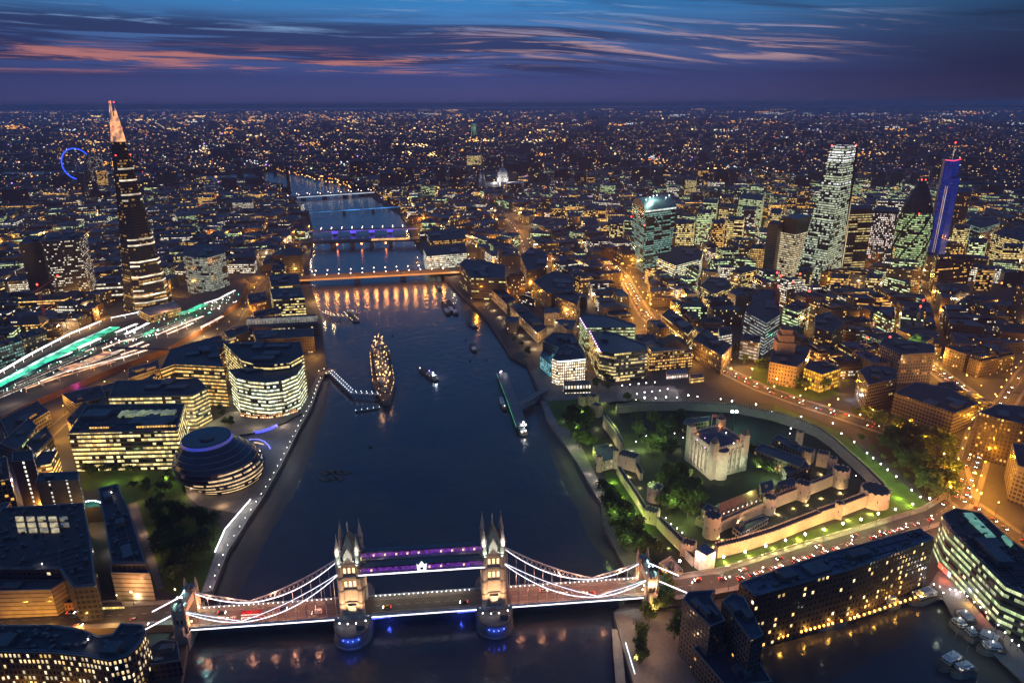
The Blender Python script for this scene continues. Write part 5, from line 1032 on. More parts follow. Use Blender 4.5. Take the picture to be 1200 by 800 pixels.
# customs house and market hall: floodlit river fronts
for nm, lab, px, bs in (('customs_house', 'long floodlit stone customs house with river colonnade', [(598, 360), (630, 391), (641, 384), (610, 355)], (1, 631, 402)), ('market_hall', 'floodlit market hall with lit arches on the river terrace', [(566, 331), (594, 357), (604, 351), (576, 327)], (1, 595, 368))):
    t, p_, z_ = bld(nm, lab, px, bs, wall=win((.5, .4, .27), 3.4, 6.5, .45, .55, .45, .9, **AMB), np_=5)
    for k in range(5):
        a = G(px[0][0]-4+k*8, px[0][1]+15+k*8, 7); lamp(a, 5200, (1, .66, .32), .5)
note('the customs house', 615, 380)
for nm, lab, px, h, kw in (('office_block', 'blue lit modern block with few yellow windows on the river walk', [(538, 310), (552, 326), (592, 327), (592, 311), (562, 305), (545, 304)], 34, dict(p=.22, st=1.7, a=(1, .85, .2), b=(1, .9, .5), cw=4, ch=4, fx=.95, fy=.4, k=.7)), ('office_block', 'brown office block with angled courtyard above the riverside street', [(610, 300), (617, 318), (640, 314), (642, 296), (622, 290)], 34, dict(p=.25, st=1.3, cw=3, **AMB)), ('bank_house', 'grand bank house with white lit storey beside the orange road bridge', [(496, 292), (500, 301), (547, 297), (545, 283), (520, 280), (500, 284)], 30, dict(p=.85, st=1.3, cw=3, fx=.85, fy=.6, a=(.85, 1, .75), b=(1, .95, .8))), ('office_block', 'stone fronted office crowned with violet lamps over the bank house', [(502, 283), (546, 280), (545, 268), (505, 270)], 38, dict(p=.5, st=1.2, **AMB)), ('office_block', 'dark stone block between customs house and the inland street', [(625, 330), (640, 344), (672, 343), (672, 324), (648, 318)], 28, dict(p=.22, st=1.3, cw=3, fx=.5, **AMB)), ('office_block', 'brown brick block with rows of warm windows at the bend of the street', [(651, 348), (676, 358), (680, 347), (662, 338)], 26, dict(p=.45, st=1.3, cw=3, fx=.5, **AMB)),
    ('office_block', 'dark office with slanted bright floor lines facing the wide orange road', [(775, 370), (806, 393), (814, 384), (785, 362)], 24, dict(p=.5, st=1.3, **OFF, **YEL)), ('office_block', 'old stone insurance house with orange lit arches along the wide road', [(812, 398), (846, 418), (858, 405), (824, 386)], 22, dict(p=.35, st=1.3, cw=3.4, ch=5, fx=.5, **AMB)), ('office_block', 'block with one square of white gridded windows among dark roofs', [(843, 395), (858, 392), (856, 383), (842, 385)], 26, dict(p=.9, st=1.6, cw=2.2, fx=.6, **WHT)), ('office_block', 'grey curved office with pale top floor by the columned tower', [(868, 398), (890, 403), (892, 395), (872, 391)], 24, dict(p=.6, st=.9, **OFF, **WHT)),
    ('office_block', 'tall glass office wedge with bands of white light and a red lamp on top', [(873, 366), (898, 380), (914, 370), (912, 340), (888, 341)], 40, dict(p=.7, st=.75, a=(.6, .75, .7), b=(.9, 1, 1), cw=3, ch=4, fx=1, fy=.4, k=.7)), ('office_block', 'stepped office with yellow lit attic beside the glass wedge', [(918, 360), (936, 366), (950, 358), (934, 352)], 34, dict(p=.6, st=1.5, **OFF, **GRN)), ('office_block', 'hexagonal block outlined with yellow cornice lights', [(955, 384), (975, 390), (990, 380), (972, 366), (955, 370)], 30, dict(p=.25, st=1.3, **AMB)), ('apartment_block', 'pale concrete apartment slab with dotted warm windows above the garden', [(1030, 404), (1056, 416), (1096, 414), (1095, 405), (1060, 398), (1036, 396)], 34, dict(p=.22, st=1.1, wall=(.24, .2, .19), cw=3.2, fx=.5, **AMB)), ('office_block', 'square office with lime green lit stair ends under a red crane', [(1062, 400), (1082, 404), (1094, 396), (1076, 390)], 30, dict(p=.55, st=1.3, **OFF, **GRN)),
    ('office_block', 'angular glass block with dim windows behind the garden wall', [(1006, 434), (1018, 452), (1052, 444), (1050, 432), (1022, 428)], 30, dict(p=.12, st=1.0, cw=3, **YEL)), ('courthouse', 'long low pale block with deep roof parapet beside the orange junction', [(1048, 461), (1118, 485), (1146, 474), (1112, 455), (1072, 448)], 22, dict(p=.02, st=1, wall=(.17, .14, .12))), ('apartment_block', 'tall brown apartment block with warm window grid right of the junction', [(1146, 484), (1172, 492), (1210, 500), (1210, 478), (1170, 474)], 40, dict(p=.35, st=1.5, cw=2.8, fx=.5, wall=(.06, .042, .035), **AMB)), ('apartment_block', 'dark block standing at the edge of the orange junction', [(1186, 520), (1192, 546), (1220, 556), (1220, 524)], 30, dict(p=.06, st=1.2)), ('viaduct', 'low brick railway viaduct lit orange from below', [(1116, 456), (1160, 478), (1166, 474), (1122, 452)], 9, dict(p=.3, st=1.0, **AMB))):
    kw.setdefault('wall', (.13, .11, .095)); bld(nm, lab, px, h=h, wall=win(**kw), np_=3)
# columned tower building
t, p_, z_ = bld('port_office', 'monumental stone building with a lit columned front and stepped tower', [(902, 425), (934, 431), (944, 422), (950, 408), (918, 402), (905, 410)], h=24, wall=win((.36, .27, .17), 3.2, 4.2, .4, .5, .2, 1.0, **AMB), np_=2); c = G(918, 412, z_); LANDS.append(('the columned tower building', c.x, c.y))
mb = MB(); mb.box(c, 20, 20, z_, z_+14, .9, 0, 1); mb.box(c, 16, 16, z_+14, z_+22, .9, 0, 1); mb.box(c, 12, 12, z_+22, z_+28, .9, 0, 1); mb.prism([(c.x-5, c.y-5), (c.x+5, c.y-5), (c.x+5, c.y+5), (c.x-5, c.y+5)], z_+28, z_+34, 1, 1, [(c.x-.5, c.y-.5), (c.x+.5, c.y-.5), (c.x+.5, c.y+.5), (c.x-.5, c.y+.5)]); mb.build('tower', [pm('brown_stone', (.3, .2, .15), .85, sc=.2), M['slate']], t)
a, b = G(903, 431, 6), G(929, 436, 6)
for k in range(6): p = a.lerp(b, (k+.5)/6); q = p+Vector((.9, -.45, 0))*1.5; mb = MB(); mb.cyl(q, 1.1, 8, .95, 22, 10, 0); mb.build('column', [M['stone']], t); lamp(Vector((q.x, q.y, 9))+Vector((.5, .6, 0)), 1300, (1, .66, .26), .3) if k % 1 == 0 else None
mb = MB(); mb.wall(tuple(a[:2]), tuple(b[:2]), 8, 21); mb.build('column_front', [win((.5, .34, .16), 4.9, 13, .5, .9, .9, 1.3, **AMB)], t)
bld('office_block', 'squat building washed in strong golden light beside the columned tower', [(942, 432), (963, 440), (985, 433), (968, 424), (948, 424)], h=20, wall=win((.5, .33, .08), 3, 4.5, .6, .6, .7, 1.7, a=(1, .5, .02), b=(1, .68, .1)), np_=2)
for px, py, pw in ((962, 450, 16000), (945, 445, 9000), (978, 444, 9000), (990, 440, 5000)): lamp(G(px, py, 10), pw, (1, .5, .03), .6)
# tower hotel, basin side blocks
bld('hotel', 'massive dark ribbed hotel block beside the bridge foot', [(800, 703), (832, 735), (850, 728), (833, 700), (838, 692), (806, 694)], h=36, wall=win((.10, .085, .075), 2.4, 3.2, .55, .5, .10, 1.6, k=.1, **AMB), roof=pm('hotel_dark_roof', (.035, .03, .05), .7), np_=4)
bld('hotel', 'stepped dark wing of the hotel with ribbed front', [(846, 705), (880, 752), (895, 745), (872, 700), (858, 696)], h=40, wall=win((.11, .09, .075), 2.4, 3.2, .6, .5, .07, 1.6, k=.1, **AMB), roof=pm('hotel_blue_roof', (.05, .055, .09), .6), np_=3)
bld('hotel', 'low dark wing of the hotel at the lower edge of the view', [(812, 760), (850, 805), (905, 800), (880, 762), (850, 742)], h=17, wall=win((.07, .06, .06), 2.4, 3.2, .6, .5, .05, 1.2, k=.1, **AMB), roof=pm('hotel_low_roof', (.035, .03, .05), .7), np_=6)
t, p_, z_ = bld('brick_warehouse', 'long brown brick warehouse offices with a mansard roof along the basin', [(866, 684), (884, 700), (1001, 668), (1095, 632), (1078, 620), (960, 652)], (2, 1003, 728), wall=win((.085, .05, .035), 3.0, 4.0, .5, .52, .24, 2.6, k=.25, run=3, a=(1, .55, .12), b=(1, .86, .5)), roof=pm('blue_grey_sheet', (.08, .10, .15), .5, sc=.06), np_=6); roof_detail(t, 1, 40, 0, 7)
mb = MB(); P = [G(a, b, 5) for a, b in ((900, 753), (1005, 725), (1088, 697))]
for k in range(34):
    if R.random() < .85: p = P[0].lerp(P[1], k/20) if k < 20 else P[1].lerp(P[2], (k-20)/14); mb.ball(p+Vector((.5, -.2, 2.6)), .8)
mb.build('quay_lantern_row', [M['e_orange']], t)
for k in range(7): p = P[0].lerp(P[2], (k+.5)/7); lamp(p+Vector((2, -1, 4)), 1800, (1, .5, .08), .4)
t, p_, z_ = bld('office_block', 'green lit glass offices with wide overhanging dark roof and red shops below', [(1103, 604), (1112, 622), (1178, 688), (1215, 704), (1260, 690), (1180, 630), (1150, 602), (1120, 596)], (2, 1176, 735), wall=win((.05, .07, .055), 2.6, 4.4, .96, .5, .62, 1.2, k=.65, run=8, **GRN), roof=pm('black_roof', (.03, .03, .035), .6, sc=.05), np_=3); roof_detail(t, 1, 30, 0, 6); LANDS.append(('the green glass offices', *G(1150, 670)[:2]))
for q in ([(1127, 600.5), (1139, 600), (1167, 628), (1165, 635)], [(1174, 627), (1178, 626.5), (1188, 636), (1183, 640)]):
    mb = MB(); Q = [G(a, b, z_+1.4) for a, b in q]; mb.prism([(p.x, p.y) for p in Q], z_, z_+1.4); mb.build('rooflight', [em('green_rooflight', (.25, .62, .38), .42, .4, .2)], t)
mb = MB(); a, b = G(1100, 664, 5), G(1172, 733, 5)
pal = [em('shop_red', (1, .06, .02), 1.8, .6, .3), em('shop_orange', (1, .38, .03), 1.5, .6, .3), em('shop_white', (.8, .8, 1), 1.6, .6, .3)]
for k, m_ in enumerate((0, 0, 2, 2, 1, 1, 1, 1, 0, 0, 0, 0)):
    mb = MB(); p, q = a.lerp(b, k/12), a.lerp(b, (k+.9)/12); o = Vector((-.4, -.6, 0)); mb.wall(tuple((p+o)[:2]), tuple((q+o)[:2]), 5.3, 9.2); mb.build('shop_front', [pal[m_]], t)
for px, py, col, pw in ((1108, 676, (1, .2, .1), 2500), (1122, 690, (.9, .85, 1), 2500), (1138, 704, (1, .5, .1), 3000), (1155, 718, (1, .15, .05), 4500), (1166, 728, (1, .1, .03), 4500)): lamp(G(px, py, 8), pw, col, .5)
for px, py in ((1140, 500), (1150, 520), (1135, 540), (1155, 545), (1170, 560), (1145, 565), (1165, 585), (1190, 590), (1180, 620), (1200, 620), (1210, 645), (1140, 485), (1170, 480), (1188, 455), (1150, 462), (1195, 430), (1165, 530), (1160, 570)): lamp(G(px, py, 17), 15000, (1, .36, .015), 1)
for px, py in ((722, 725), (735, 745), (745, 770), (760, 790), (740, 722), (765, 735), (770, 760)): lamp(G(px, py, 12), 2300, (1, .58, .32), .5)
lamp(G(795, 728, 14), 2500, (.9, .95, 1), .5); lamp(G(770, 712, 13), 2500, (1, .62, .2), .5)

for px, py, z, pw, col in ((800, 612, 10, 2600, (.85, 1, .15)), (778, 603, 9, 2200, (.9, 1, .2)), (812, 605, 9, 2200, (.9, 1, .3)), (820, 580, 20, 1800, (.8, 1, .4)), (765, 520, 8, 2200, (.7, 1, .2)), (752, 524, 8, 2600, (.75, 1, .25)), (690, 520, 14, 1600, (.75, 1, .25)), (692, 530, 9, 1500, (.8, 1, .1)), (838, 502, 10, 3500, (.7, 1, .2)), (890, 548, 18, 3000, (.6, 1, .5)), (905, 552, 12, 2600, (.8, 1, .3)), (785, 500, 16, 1800, (.5, 1, .6)), (760, 500, 16, 1500, (.6, 1, .6)), (676, 500, 16, 1200, (.7, 1, .4)), (720, 478, 9, 1800, (.8, 1, .2)), (930, 605, 9, 2200, (1, .86, .75)), (900, 625, 9, 1800, (1, .8, .6)), (858, 640, 9, 1500, (1, .8, .6))): lamp(G(px, py, z), pw, col, .4)  # unseen lamps added to brighten the castle wards and trees, mostly greenish

for k in range(15):                                                     # unseen lamps added over the moat lawn to brighten it green
    p = G(850, 661, 7).lerp(G(1030, 608, 7), k/14); p.z = 10; lamp(p-Vector((-_f[0], -_f[1], 0))*-3, 2500, (.88, 1, .3), .4)
for px, py, pw in ((740, 500, 2500), (770, 510, 2500), (720, 495, 1800), (790, 585, 2200), (760, 560, 1800), (880, 575, 1800), (720, 600, 1600), (735, 630, 1600), (1040, 530, 1500), (1075, 555, 1500), (690, 515, 2000), (665, 505, 1500)): lamp(G(px, py, 22), pw*3.2, (.75, 1, .3), 1)  # unseen greenish lamps added to lift the dark foliage
# ============================================================ towers of the financial quarter
def tower(name, label, basepx, ytop, wall, scale=1.0, shift=(0, 0), roof=None, idx=0, crown=0, cat='tower block', topsc=None, h=None):
    P = [G(a, b, ZG) for a, b in basepx]; poly = [(p.x, p.y) for p in P]
    if ccw(poly) != poly: poly = poly[::-1]
    z = ZG+h if h else HT(basepx[idx][0], basepx[idx][1], ytop)
    c = (sum(p[0] for p in poly)/len(poly), sum(p[1] for p in poly)/len(poly)); foot(poly)
    sx = topsc or [scale]*len(poly); top = [(c[0]+(p[0]-c[0])*k+shift[0], c[1]+(p[1]-c[1])*k+shift[1]) for p, k in zip(poly, sx)]
    t = thing(name, label, cat, (c[0], c[1], ZG)); mb = MB(); n = 8 if scale != 1 or topsc else 1
    for i in range(n):
        a = [tuple(np.array(p)+(np.array(q)-np.array(p))*i/n) for p, q in zip(poly, top)]; b = [tuple(np.array(p)+(np.array(q)-np.array(p))*(i+1)/n) for p, q in zip(poly, top)]
        mb.prism(a, ZG+(z-ZG)*i/n, ZG+(z-ZG)*(i+1)/n, 0, 1, b, u0=500, cap=i == n-1)
    mb.build('walls', [wall, M['roof']], t)
    if crown:
        mb = MB(); q = inset(top, 2.0); mb.prism(q, z+.02, z+crown, 0, 0); mb.build('roof_plant', [roof or M['roof_d']], t)
    else:
        mb = MB(); mb.cap(inset(top, .6), z+.3, 0); mb.build('roof', [roof or M['roof_d']], t)
    return t, poly, top, z, c
OB = dict(cw=3.0, ch=3.9, fx=.94, fy=.6, run=7)
# curved top tower
t, po, to, z, c = tower('curved_top_tower', 'tall top heavy glass tower with a curved brow and teal lit floors', [(753, 319), (784, 313), (770, 302), (740, 307)], 246, win((.03, .05, .05), p=.62, st=.62, k=.8, **OB, **TEAL), 1.14, cat='skyscraper'); LANDS.append(('the curved top tower', *c))
mb = MB(); n = 10; R_ = []
a, b = np.array(to[0]), np.array(to[1]); i0 = min(range(4), key=lambda i: -PR(*to[i], z)[1])
A0, A1, B1, B0 = [Vector((*to[(i0+k) % 4], 0)) for k in range(4)]
for k in range(n+1):
    s = k/n; h = z+.1+24*math.sin(math.pi*(.12+.76*s))-8.8; R_.append((A0.lerp(B0, s)+Vector((0, 0, h)), A1.lerp(B1, s)+Vector((0, 0, h))))
for k in range(n): mb.face([R_[k][0], R_[k][1], R_[k+1][1], R_[k+1][0]])
for j in (0, 1):
    mb.face([r[j] for r in R_]+[Vector((B0 if j == 0 else B1)[:2]+(z,)) if False else Vector(((B0 if j == 0 else B1).x, (B0 if j == 0 else B1).y, z)), Vector(((A0 if j == 0 else A1).x, (A0 if j == 0 else A1).y, z))])
for (p, q), (u_, v_) in (((A0, A1), (R_[0][0], R_[0][1])), ((B1, B0), (R_[-1][1], R_[-1][0]))): mb.face([Vector((p.x, p.y, z)), Vector((q.x, q.y, z)), v_, u_])
mb.build('curved_brow', [pm('brow_metal', (.16, .19, .2), .4, .4)], t)
mb = MB()
for k in range(6): p = R_[3+k % 4][0].lerp(R_[3+k % 4][1], .15+.16*k); mb.ball(p+Vector((0, 0, 1.5)), 1.1)
mb.build('roof_lamp', [em('roof_work_light', (.8, 1, .95), 5)], t); lamp(R_[3][0].lerp(R_[3][1], .4)+Vector((0, 0, 12)), 90000, (.6, 1, .85), 1.5)
mb = MB(); mb.wall(tuple(A0[:2]), tuple(A1[:2]), z-3.2, z-.6); mb.wall(tuple(A0[:2]), tuple(B0[:2]), z-3.2, z-.6) if False else None; mb.build('eaves_light', [em('eaves_white', (.85, 1, .92), 1.1, .4, .1)], t)
for p in (A0, B0): q = Vector((p.x, p.y, z-26)); mb = MB(); mb.ball(q, 1.6); mb.build('red_lamp', [M['e_red']], t)
# wedge tower
t, po, to, z, c = tower('wedge_tower', 'very tall wedge shaped glass tower leaning back to a brilliant white lit top', [(931, 326), (963, 333), (985, 322), (950, 314)], 172, win((.06, .07, .06), p=.62, st=.95, k=.6, **OB, a=(.78, .9, .5), b=(.9, 1, .85)), topsc=[.5]*4, shift=(10, 6), cat='skyscraper'); LANDS.append(('the wedge tower', *c))
def level(s): return [tuple(np.array(p)+(np.array(q)-np.array(p))*s) for p, q in zip(po, to)]
for s, st in ((.985, 1.2), (.955, 1.8), (.925, 1.8), (.90, 1.5), (.73, 1.3)):
    q = inset(level(s), -.35); mb = MB(); zz = ZG+(z-ZG)*s
    for i in range(4): mb.wall(q[i], q[(i+1) % 4], zz, zz+4.2)
    mb.build('lit_storey', [win((.05, .05, .05), 2.2, 4.2, .8, .62, .66, st*1.5, a=(.9, .95, 1), b=(1, .98, .92), k=.3, run=4)], t)
i_ = max(range(4), key=lambda i: PR(*po[i], ZG)[0]); j_ = (i_-1) % 4
mb = MB(); q0, q1 = Vector((*po[i_], ZG)), Vector((*to[i_], z)); mb.bar(q0, q1, 3.4, 0, 4, 2.6); mb.build('lift_core', [win((.03, .03, .03), 3, 4, .4, .5, .4, 1.0)], t)
for s in (.0, 1): p = to[int(s*2)]; mb = MB(); mb.ball((*p, z+1.5), 1.5); mb.build('red_lamp', [M['e_red']], t)
# neighbours
t, po, to, z, c = tower('stepped_tower', 'office tower with a black windowless top above warm lit floors', [(909, 321), (926, 325), (944, 319), (926, 314)], 272, win((.08, .07, .05), p=.86, st=1.0, k=.6, **OB, a=(1, .72, .35), b=(1, .9, .6)), cat='skyscraper')
mb = MB(); q = inset(po, 1.0); mb.prism(q, z+.02, z+27, 0, 0); mb.build('black_top', [pm('black_cladding', (.02, .02, .024), .4)], t)
tower('slab_tower', 'grey unlit concrete slab tower beside the black topped tower', [(893, 320), (905, 322), (912, 318), (900, 314)], 262, win((.12, .11, .10), p=.04, st=.8, **OB), cat='tower block')
tower('slab_tower', 'square dark office tower with level bands of light', [(973, 318), (1012, 316), (1012, 309), (978, 309)], 252, win((.035, .035, .035), p=.55, st=1.0, k=.95, cw=2.6, ch=4.4, fx=.97, fy=.45, run=16, **YEL), crown=9, cat='skyscraper')
tower('glitter_tower', 'pinkish glittering tower of randomly lit windows', [(1012, 302), (1043, 304), (1045, 296), (1018, 294)], 250, win((.16, .13, .12), p=.62, st=1.5, k=.1, cw=3.0, ch=3.8, fx=.7, fy=.6, a=(1, .72, .6), b=(1, .95, .88)), crown=5, cat='skyscraper')
# bullet shaped tower
cB = G(1062, 315); zB = HT(1062, 315, 209); H_ = zB-ZG; t = thing('bullet_tower', 'bullet shaped round glass tower with spiralling green lit bands and a dark nose', 'skyscraper', tuple(cB)); LANDS.append(('the bullet tower', cB.x, cB.y)); foot([(cB.x+32*math.cos(k*.5), cB.y+32*math.sin(k*.5)) for k in range(12)])
prof = [(0, 24.5), (.12, 27), (.25, 29), (.4, 29.5), (.52, 28.2), (.64, 25.5), (.75, 21), (.85, 15), (.93, 9), (.98, 4), (1, .4)]
wg = [win((.015, .02, .02), p=.58, st=1.0, k=.55, cw=3.2, ch=3.9, fx=.9, fy=.6, run=4, a=(.45, .9, .35), b=(1, .95, .5)), win((.015, .017, .02), p=.05, st=.6, k=.3, cw=3.2, ch=3.9, fx=.9, fy=.6)]
mb = MB()
for (a, r0), (b, r1) in zip(prof, prof[1:]): mb.cyl(cB, r0, ZG+a*H_, r1, ZG+b*H_, 28, 1 if a > .63 else 0, 1, cap=False)
mb.build('glass_skin', wg, t)
for s in range(6):
    mb = MB(); pts = []
    for k in range(15):
        f_ = k/14*.72; an = s*math.pi/3+f_*3.2; r = np.interp(f_, [p[0] for p in prof], [p[1] for p in prof])+.25; pts.append(Vector((cB.x+r*math.cos(an), cB.y+r*math.sin(an), ZG+f_*H_)))
    mb.path(pts, 1.9); mb.build('spiral_band', [M['dark']], t)
for k in range(3): an = math.pi*2*k/3+.5; mb = MB(); mb.ball((cB.x+4*math.cos(an), cB.y+4*math.sin(an), ZG+H_*.985), 1.4); mb.build('red_lamp', [M['e_red']], t)
for an in (-.9, 1.9): mb = MB(); r = 25.8; mb.ball((cB.x+r*math.cos(an), cB.y+r*math.sin(an), ZG+H_*.64), 1.5); mb.build('red_lamp', [M['e_red']], t)
# blue tower with a mast
blue = win((.01, .012, .04), p=1.2, st=.42, cw=1.6, ch=4.0, fx=.85, fy=.8, a=(.008, .045, .62), b=(.015, .09, 1.0), name='blue_lit_facade')
t, po, to, z, c = tower('blue_tower', 'slim tower glowing deep blue with a lift shaft of white lights and a mast', [(1083, 314), (1096, 318), (1104, 312), (1092, 309)], 208, blue, cat='skyscraper'); LANDS.append(('the blue tower', *c))
i_ = min(range(4), key=lambda i: PR(*po[i], ZG)[0]); L_ = Vector(po[i_]); F_ = Vector(po[max(range(4), key=lambda i: PR(*po[i], ZG)[1])]); B_ = Vector(po[min(range(4), key=lambda i: PR(*po[i], ZG)[1])]); Rr = Vector(po[max(range(4), key=lambda i: PR(*po[i], ZG)[0])])
z2 = HT(1083, 314, 188); q = [tuple(L_), tuple(L_.lerp(F_, .72)), tuple(B_.lerp(Rr, .72)), tuple(B_)]; mb = MB(); mb.prism(inset(ccw(q), .4), z, z2, 0, 0); mb.build('upper_storeys', [blue], t)
mb = MB(); d = (L_-F_).normalized(); mb.bar((L_.x+d.x*2.2, L_.y+d.y*2.2, ZG), (L_.x+d.x*2.2, L_.y+d.y*2.2, z2+2), 2.6); mb.build('stair_core', [pm('pale_core', (.5, .5, .5), .5)], t)
f0, f1 = L_.lerp(F_, .42), L_.lerp(F_, .66); nn = Vector((f1-f0).yx)*1.0; nn.y *= -1; nn.normalize(); sgn = 1 if (Vector(CAM[:2])-f0).dot(nn) > 0 else -1
for o_, c_ in ((0, (1, .55, .42)), (.62, (1, .78, .70))):
    g0 = f0.lerp(f1, o_); g1 = f0.lerp(f1, o_+.26); mb = MB(); mb.wall(tuple(g0+nn*sgn*.4), tuple(g1+nn*sgn*.4), ZG+4, z-14); mb.build('lift_shaft', [em('lift_shaft_light', c_, .42, .5, .06)], t)
m_ = L_.lerp(Rr, .35); mb = MB(); mb.bar((m_.x, m_.y, z2), (m_.x, m_.y, z2+30), .8, 0, 6, .3); mb.build('mast', [pm('mast_lit', (.6, .58, .5), .5)], t); mb = MB(); mb.ball((m_.x, m_.y, z2+30), 1.6); mb.build('red_lamp', [M['e_red']], t)
mb = MB(); mb.path([(*q[0], z2+.6), (*q[1], z2+.6), (*q[2], z2+.6)], .9); mb.build('red_rim', [em('red_rim_light', (1, .04, .12), 2)], t); lamp((m_.x+6, m_.y-4, z2+14), 5000, (1, .9, .7), 1)
# second rank
for nm, lab, px, bs, kw in (('office_block', 'broad office block with bright white floors below the curved top tower', [(770, 303), (792, 312), (822, 304), (824, 294), (800, 288), (776, 290)], (1, 796, 333), dict(p=.8, st=1.6, k=.7, cw=3, ch=3.9, fx=.95, fy=.55, run=9, a=(1, .95, .4), b=(1, 1, .85))), ('office_block', 'lit checkered office tower left of the concrete slab', [(843, 243), (864, 245), (866, 239), (846, 238)], (0, 840, 276), dict(p=.6, st=1.3, k=.6, **OB, **YEL)), ('office_block', 'wide pale lit office blocks behind the checkered tower', [(866, 233), (893, 236), (896, 228), (870, 226)], (0, 864, 272), dict(p=.7, st=1.1, k=.6, **OB, **GRN)), ('office_block', 'small office with a grid of amber windows at the foot of the slab tower', [(880, 291), (896, 292), (897, 287), (882, 286)], (0, 880, 318), dict(p=.9, st=1.2, cw=3, ch=4, fx=.7, fy=.6, **AMB)),
    ('office_block', 'brown office slab lit at its eaves behind the blue tower', [(1121, 226), (1138, 227), (1140, 221), (1123, 220)], (0, 1115, 292), dict(p=.25, st=1.1, wall=(.14, .10, .08), cw=3, ch=4, fx=.6, **AMB)), ('office_block', 'teal misty glass block right of the blue tower', [(1130, 262), (1150, 268), (1172, 262), (1168, 254), (1140, 254)], (1, 1148, 290), dict(p=.6, st=.5, k=.7, **OB, **TEAL)), ('office_block', 'yellow lit office block at the far right edge', [(1162, 274), (1200, 284), (1215, 276), (1180, 266)], (0, 1158, 302), dict(p=.7, st=1.3, **OB, **YEL)), ('office_block', 'dark office with stepped dome roof before the broad bright block', [(820, 336), (838, 345), (858, 336), (850, 326), (832, 324)], (1, 838, 360), dict(p=.5, st=1.3, **OB, **YEL)),
    ('office_block', 'pale glass block with white floors above the market roofs', [(856, 318), (870, 321), (890, 316), (876, 310)], (1, 870, 340), dict(p=.5, st=1.2, **OB, **YEL)), ('office_block', 'arched roof exchange building glowing pale between dark roofs', [(622, 262), (640, 266), (666, 264), (664, 256), (628, 254)], (1, 640, 274), dict(p=.7, st=.8, **OB, **TEAL)), ('tower_block', 'distant lit office tower left of the curved top tower', [(803, 211), (816, 212), (817, 207), (804, 207)], (0, 803, 236), dict(p=.75, st=1.0, **OB, **YEL)), ('tower_block', 'thin dark residential tower rising behind the curved top tower', [(815.5, 186), (819, 186), (819, 184), (816, 184)], (0, 815, 226), dict(p=.1, st=.8)), ('tower_block', 'middle tower of the three thin dark residential towers', [(854, 198), (858, 198), (858, 196), (855, 196)], (0, 853, 226), dict(p=.1, st=.8)), ('tower_block', 'rightmost of the three thin dark residential towers', [(902, 190), (906, 190), (906, 188), (903, 188)], (0, 899, 216), dict(p=.2, st=.8)),
    ('tower_block', 'far slim tower with green vertical light strips', [(552, 145), (558, 145), (558, 143.5), (552, 143.5)], (0, 552, 161), dict(p=.7, st=.9, cw=5, fx=.4, ch=50, fy=1, a=(.3, .9, .5), b=(.7, 1, .7))), ('tower_block', 'far lit block tower beyond the white road bridge', [(547, 183), (563, 183), (564, 180), (548, 180)], (0, 546, 197), dict(p=.6, st=1.4, **OB, **YEL)), ('tower_block', 'dark riverside tower on the south bank bend', [(275, 188), (283, 188), (283, 186), (275, 186)], (0, 276, 212), dict(p=.12, st=1)), ('tower_block', 'dark tower in front of the blue wheel', [(100, 183), (118, 184), (119, 181), (102, 181)], (0, 101, 215), dict(p=.35, st=.8, **OB, **WHT)), ('tower_block', 'brown brick tower left of the glass spire with lit balconies', [(88, 202), (98, 202), (98, 199), (89, 199)], (0, 89, 226), dict(p=.1, st=1)), ('tower_block', 'office tower with amber lit floors right behind the wheel tower', [(112, 200), (124, 200), (124, 197), (113, 197)], (0, 113, 222), dict(p=.6, st=1.1, **OB, **AMB)),
    ('chimney_tower', 'square brick chimney tower of the art gallery on the south bank', [(334, 196), (338, 196), (338, 195), (334, 195)], (0, 334, 228), dict(p=.0, st=0, wall=(.1, .06, .05))), ('office_block', 'grey office lit white on the south bank left of the river bend', [(272, 238), (296, 238), (296, 232), (274, 232)], (0, 273, 252), dict(p=.7, st=.9, **OB, **WHT)), ('office_block', 'pale yellow lit hall behind the river bend offices', [(232, 232), (248, 232), (248, 228), (233, 228)], (0, 233, 240), dict(p=.9, st=1.5, **OB, **AMB)), ('palace_block', 'large floodlit block at the end of the white road bridge', [(428, 211), (457, 210), (456, 206), (430, 206)], (0, 428, 221), dict(p=.5, st=.9, wall=(.5, .4, .25), cw=5, ch=6, fx=.5, **AMB)), ('office_block', 'tall glass office at the south end of the orange bridge', [(330, 300), (354, 299), (353, 291), (331, 292)], (0, 332, 326), dict(p=.25, st=1.1, **OB, **YEL))):
    kw.setdefault('wall', (.09, .08, .075)); bld(nm, lab, px, bs, wall=win(**kw), np_=2, par=.6)
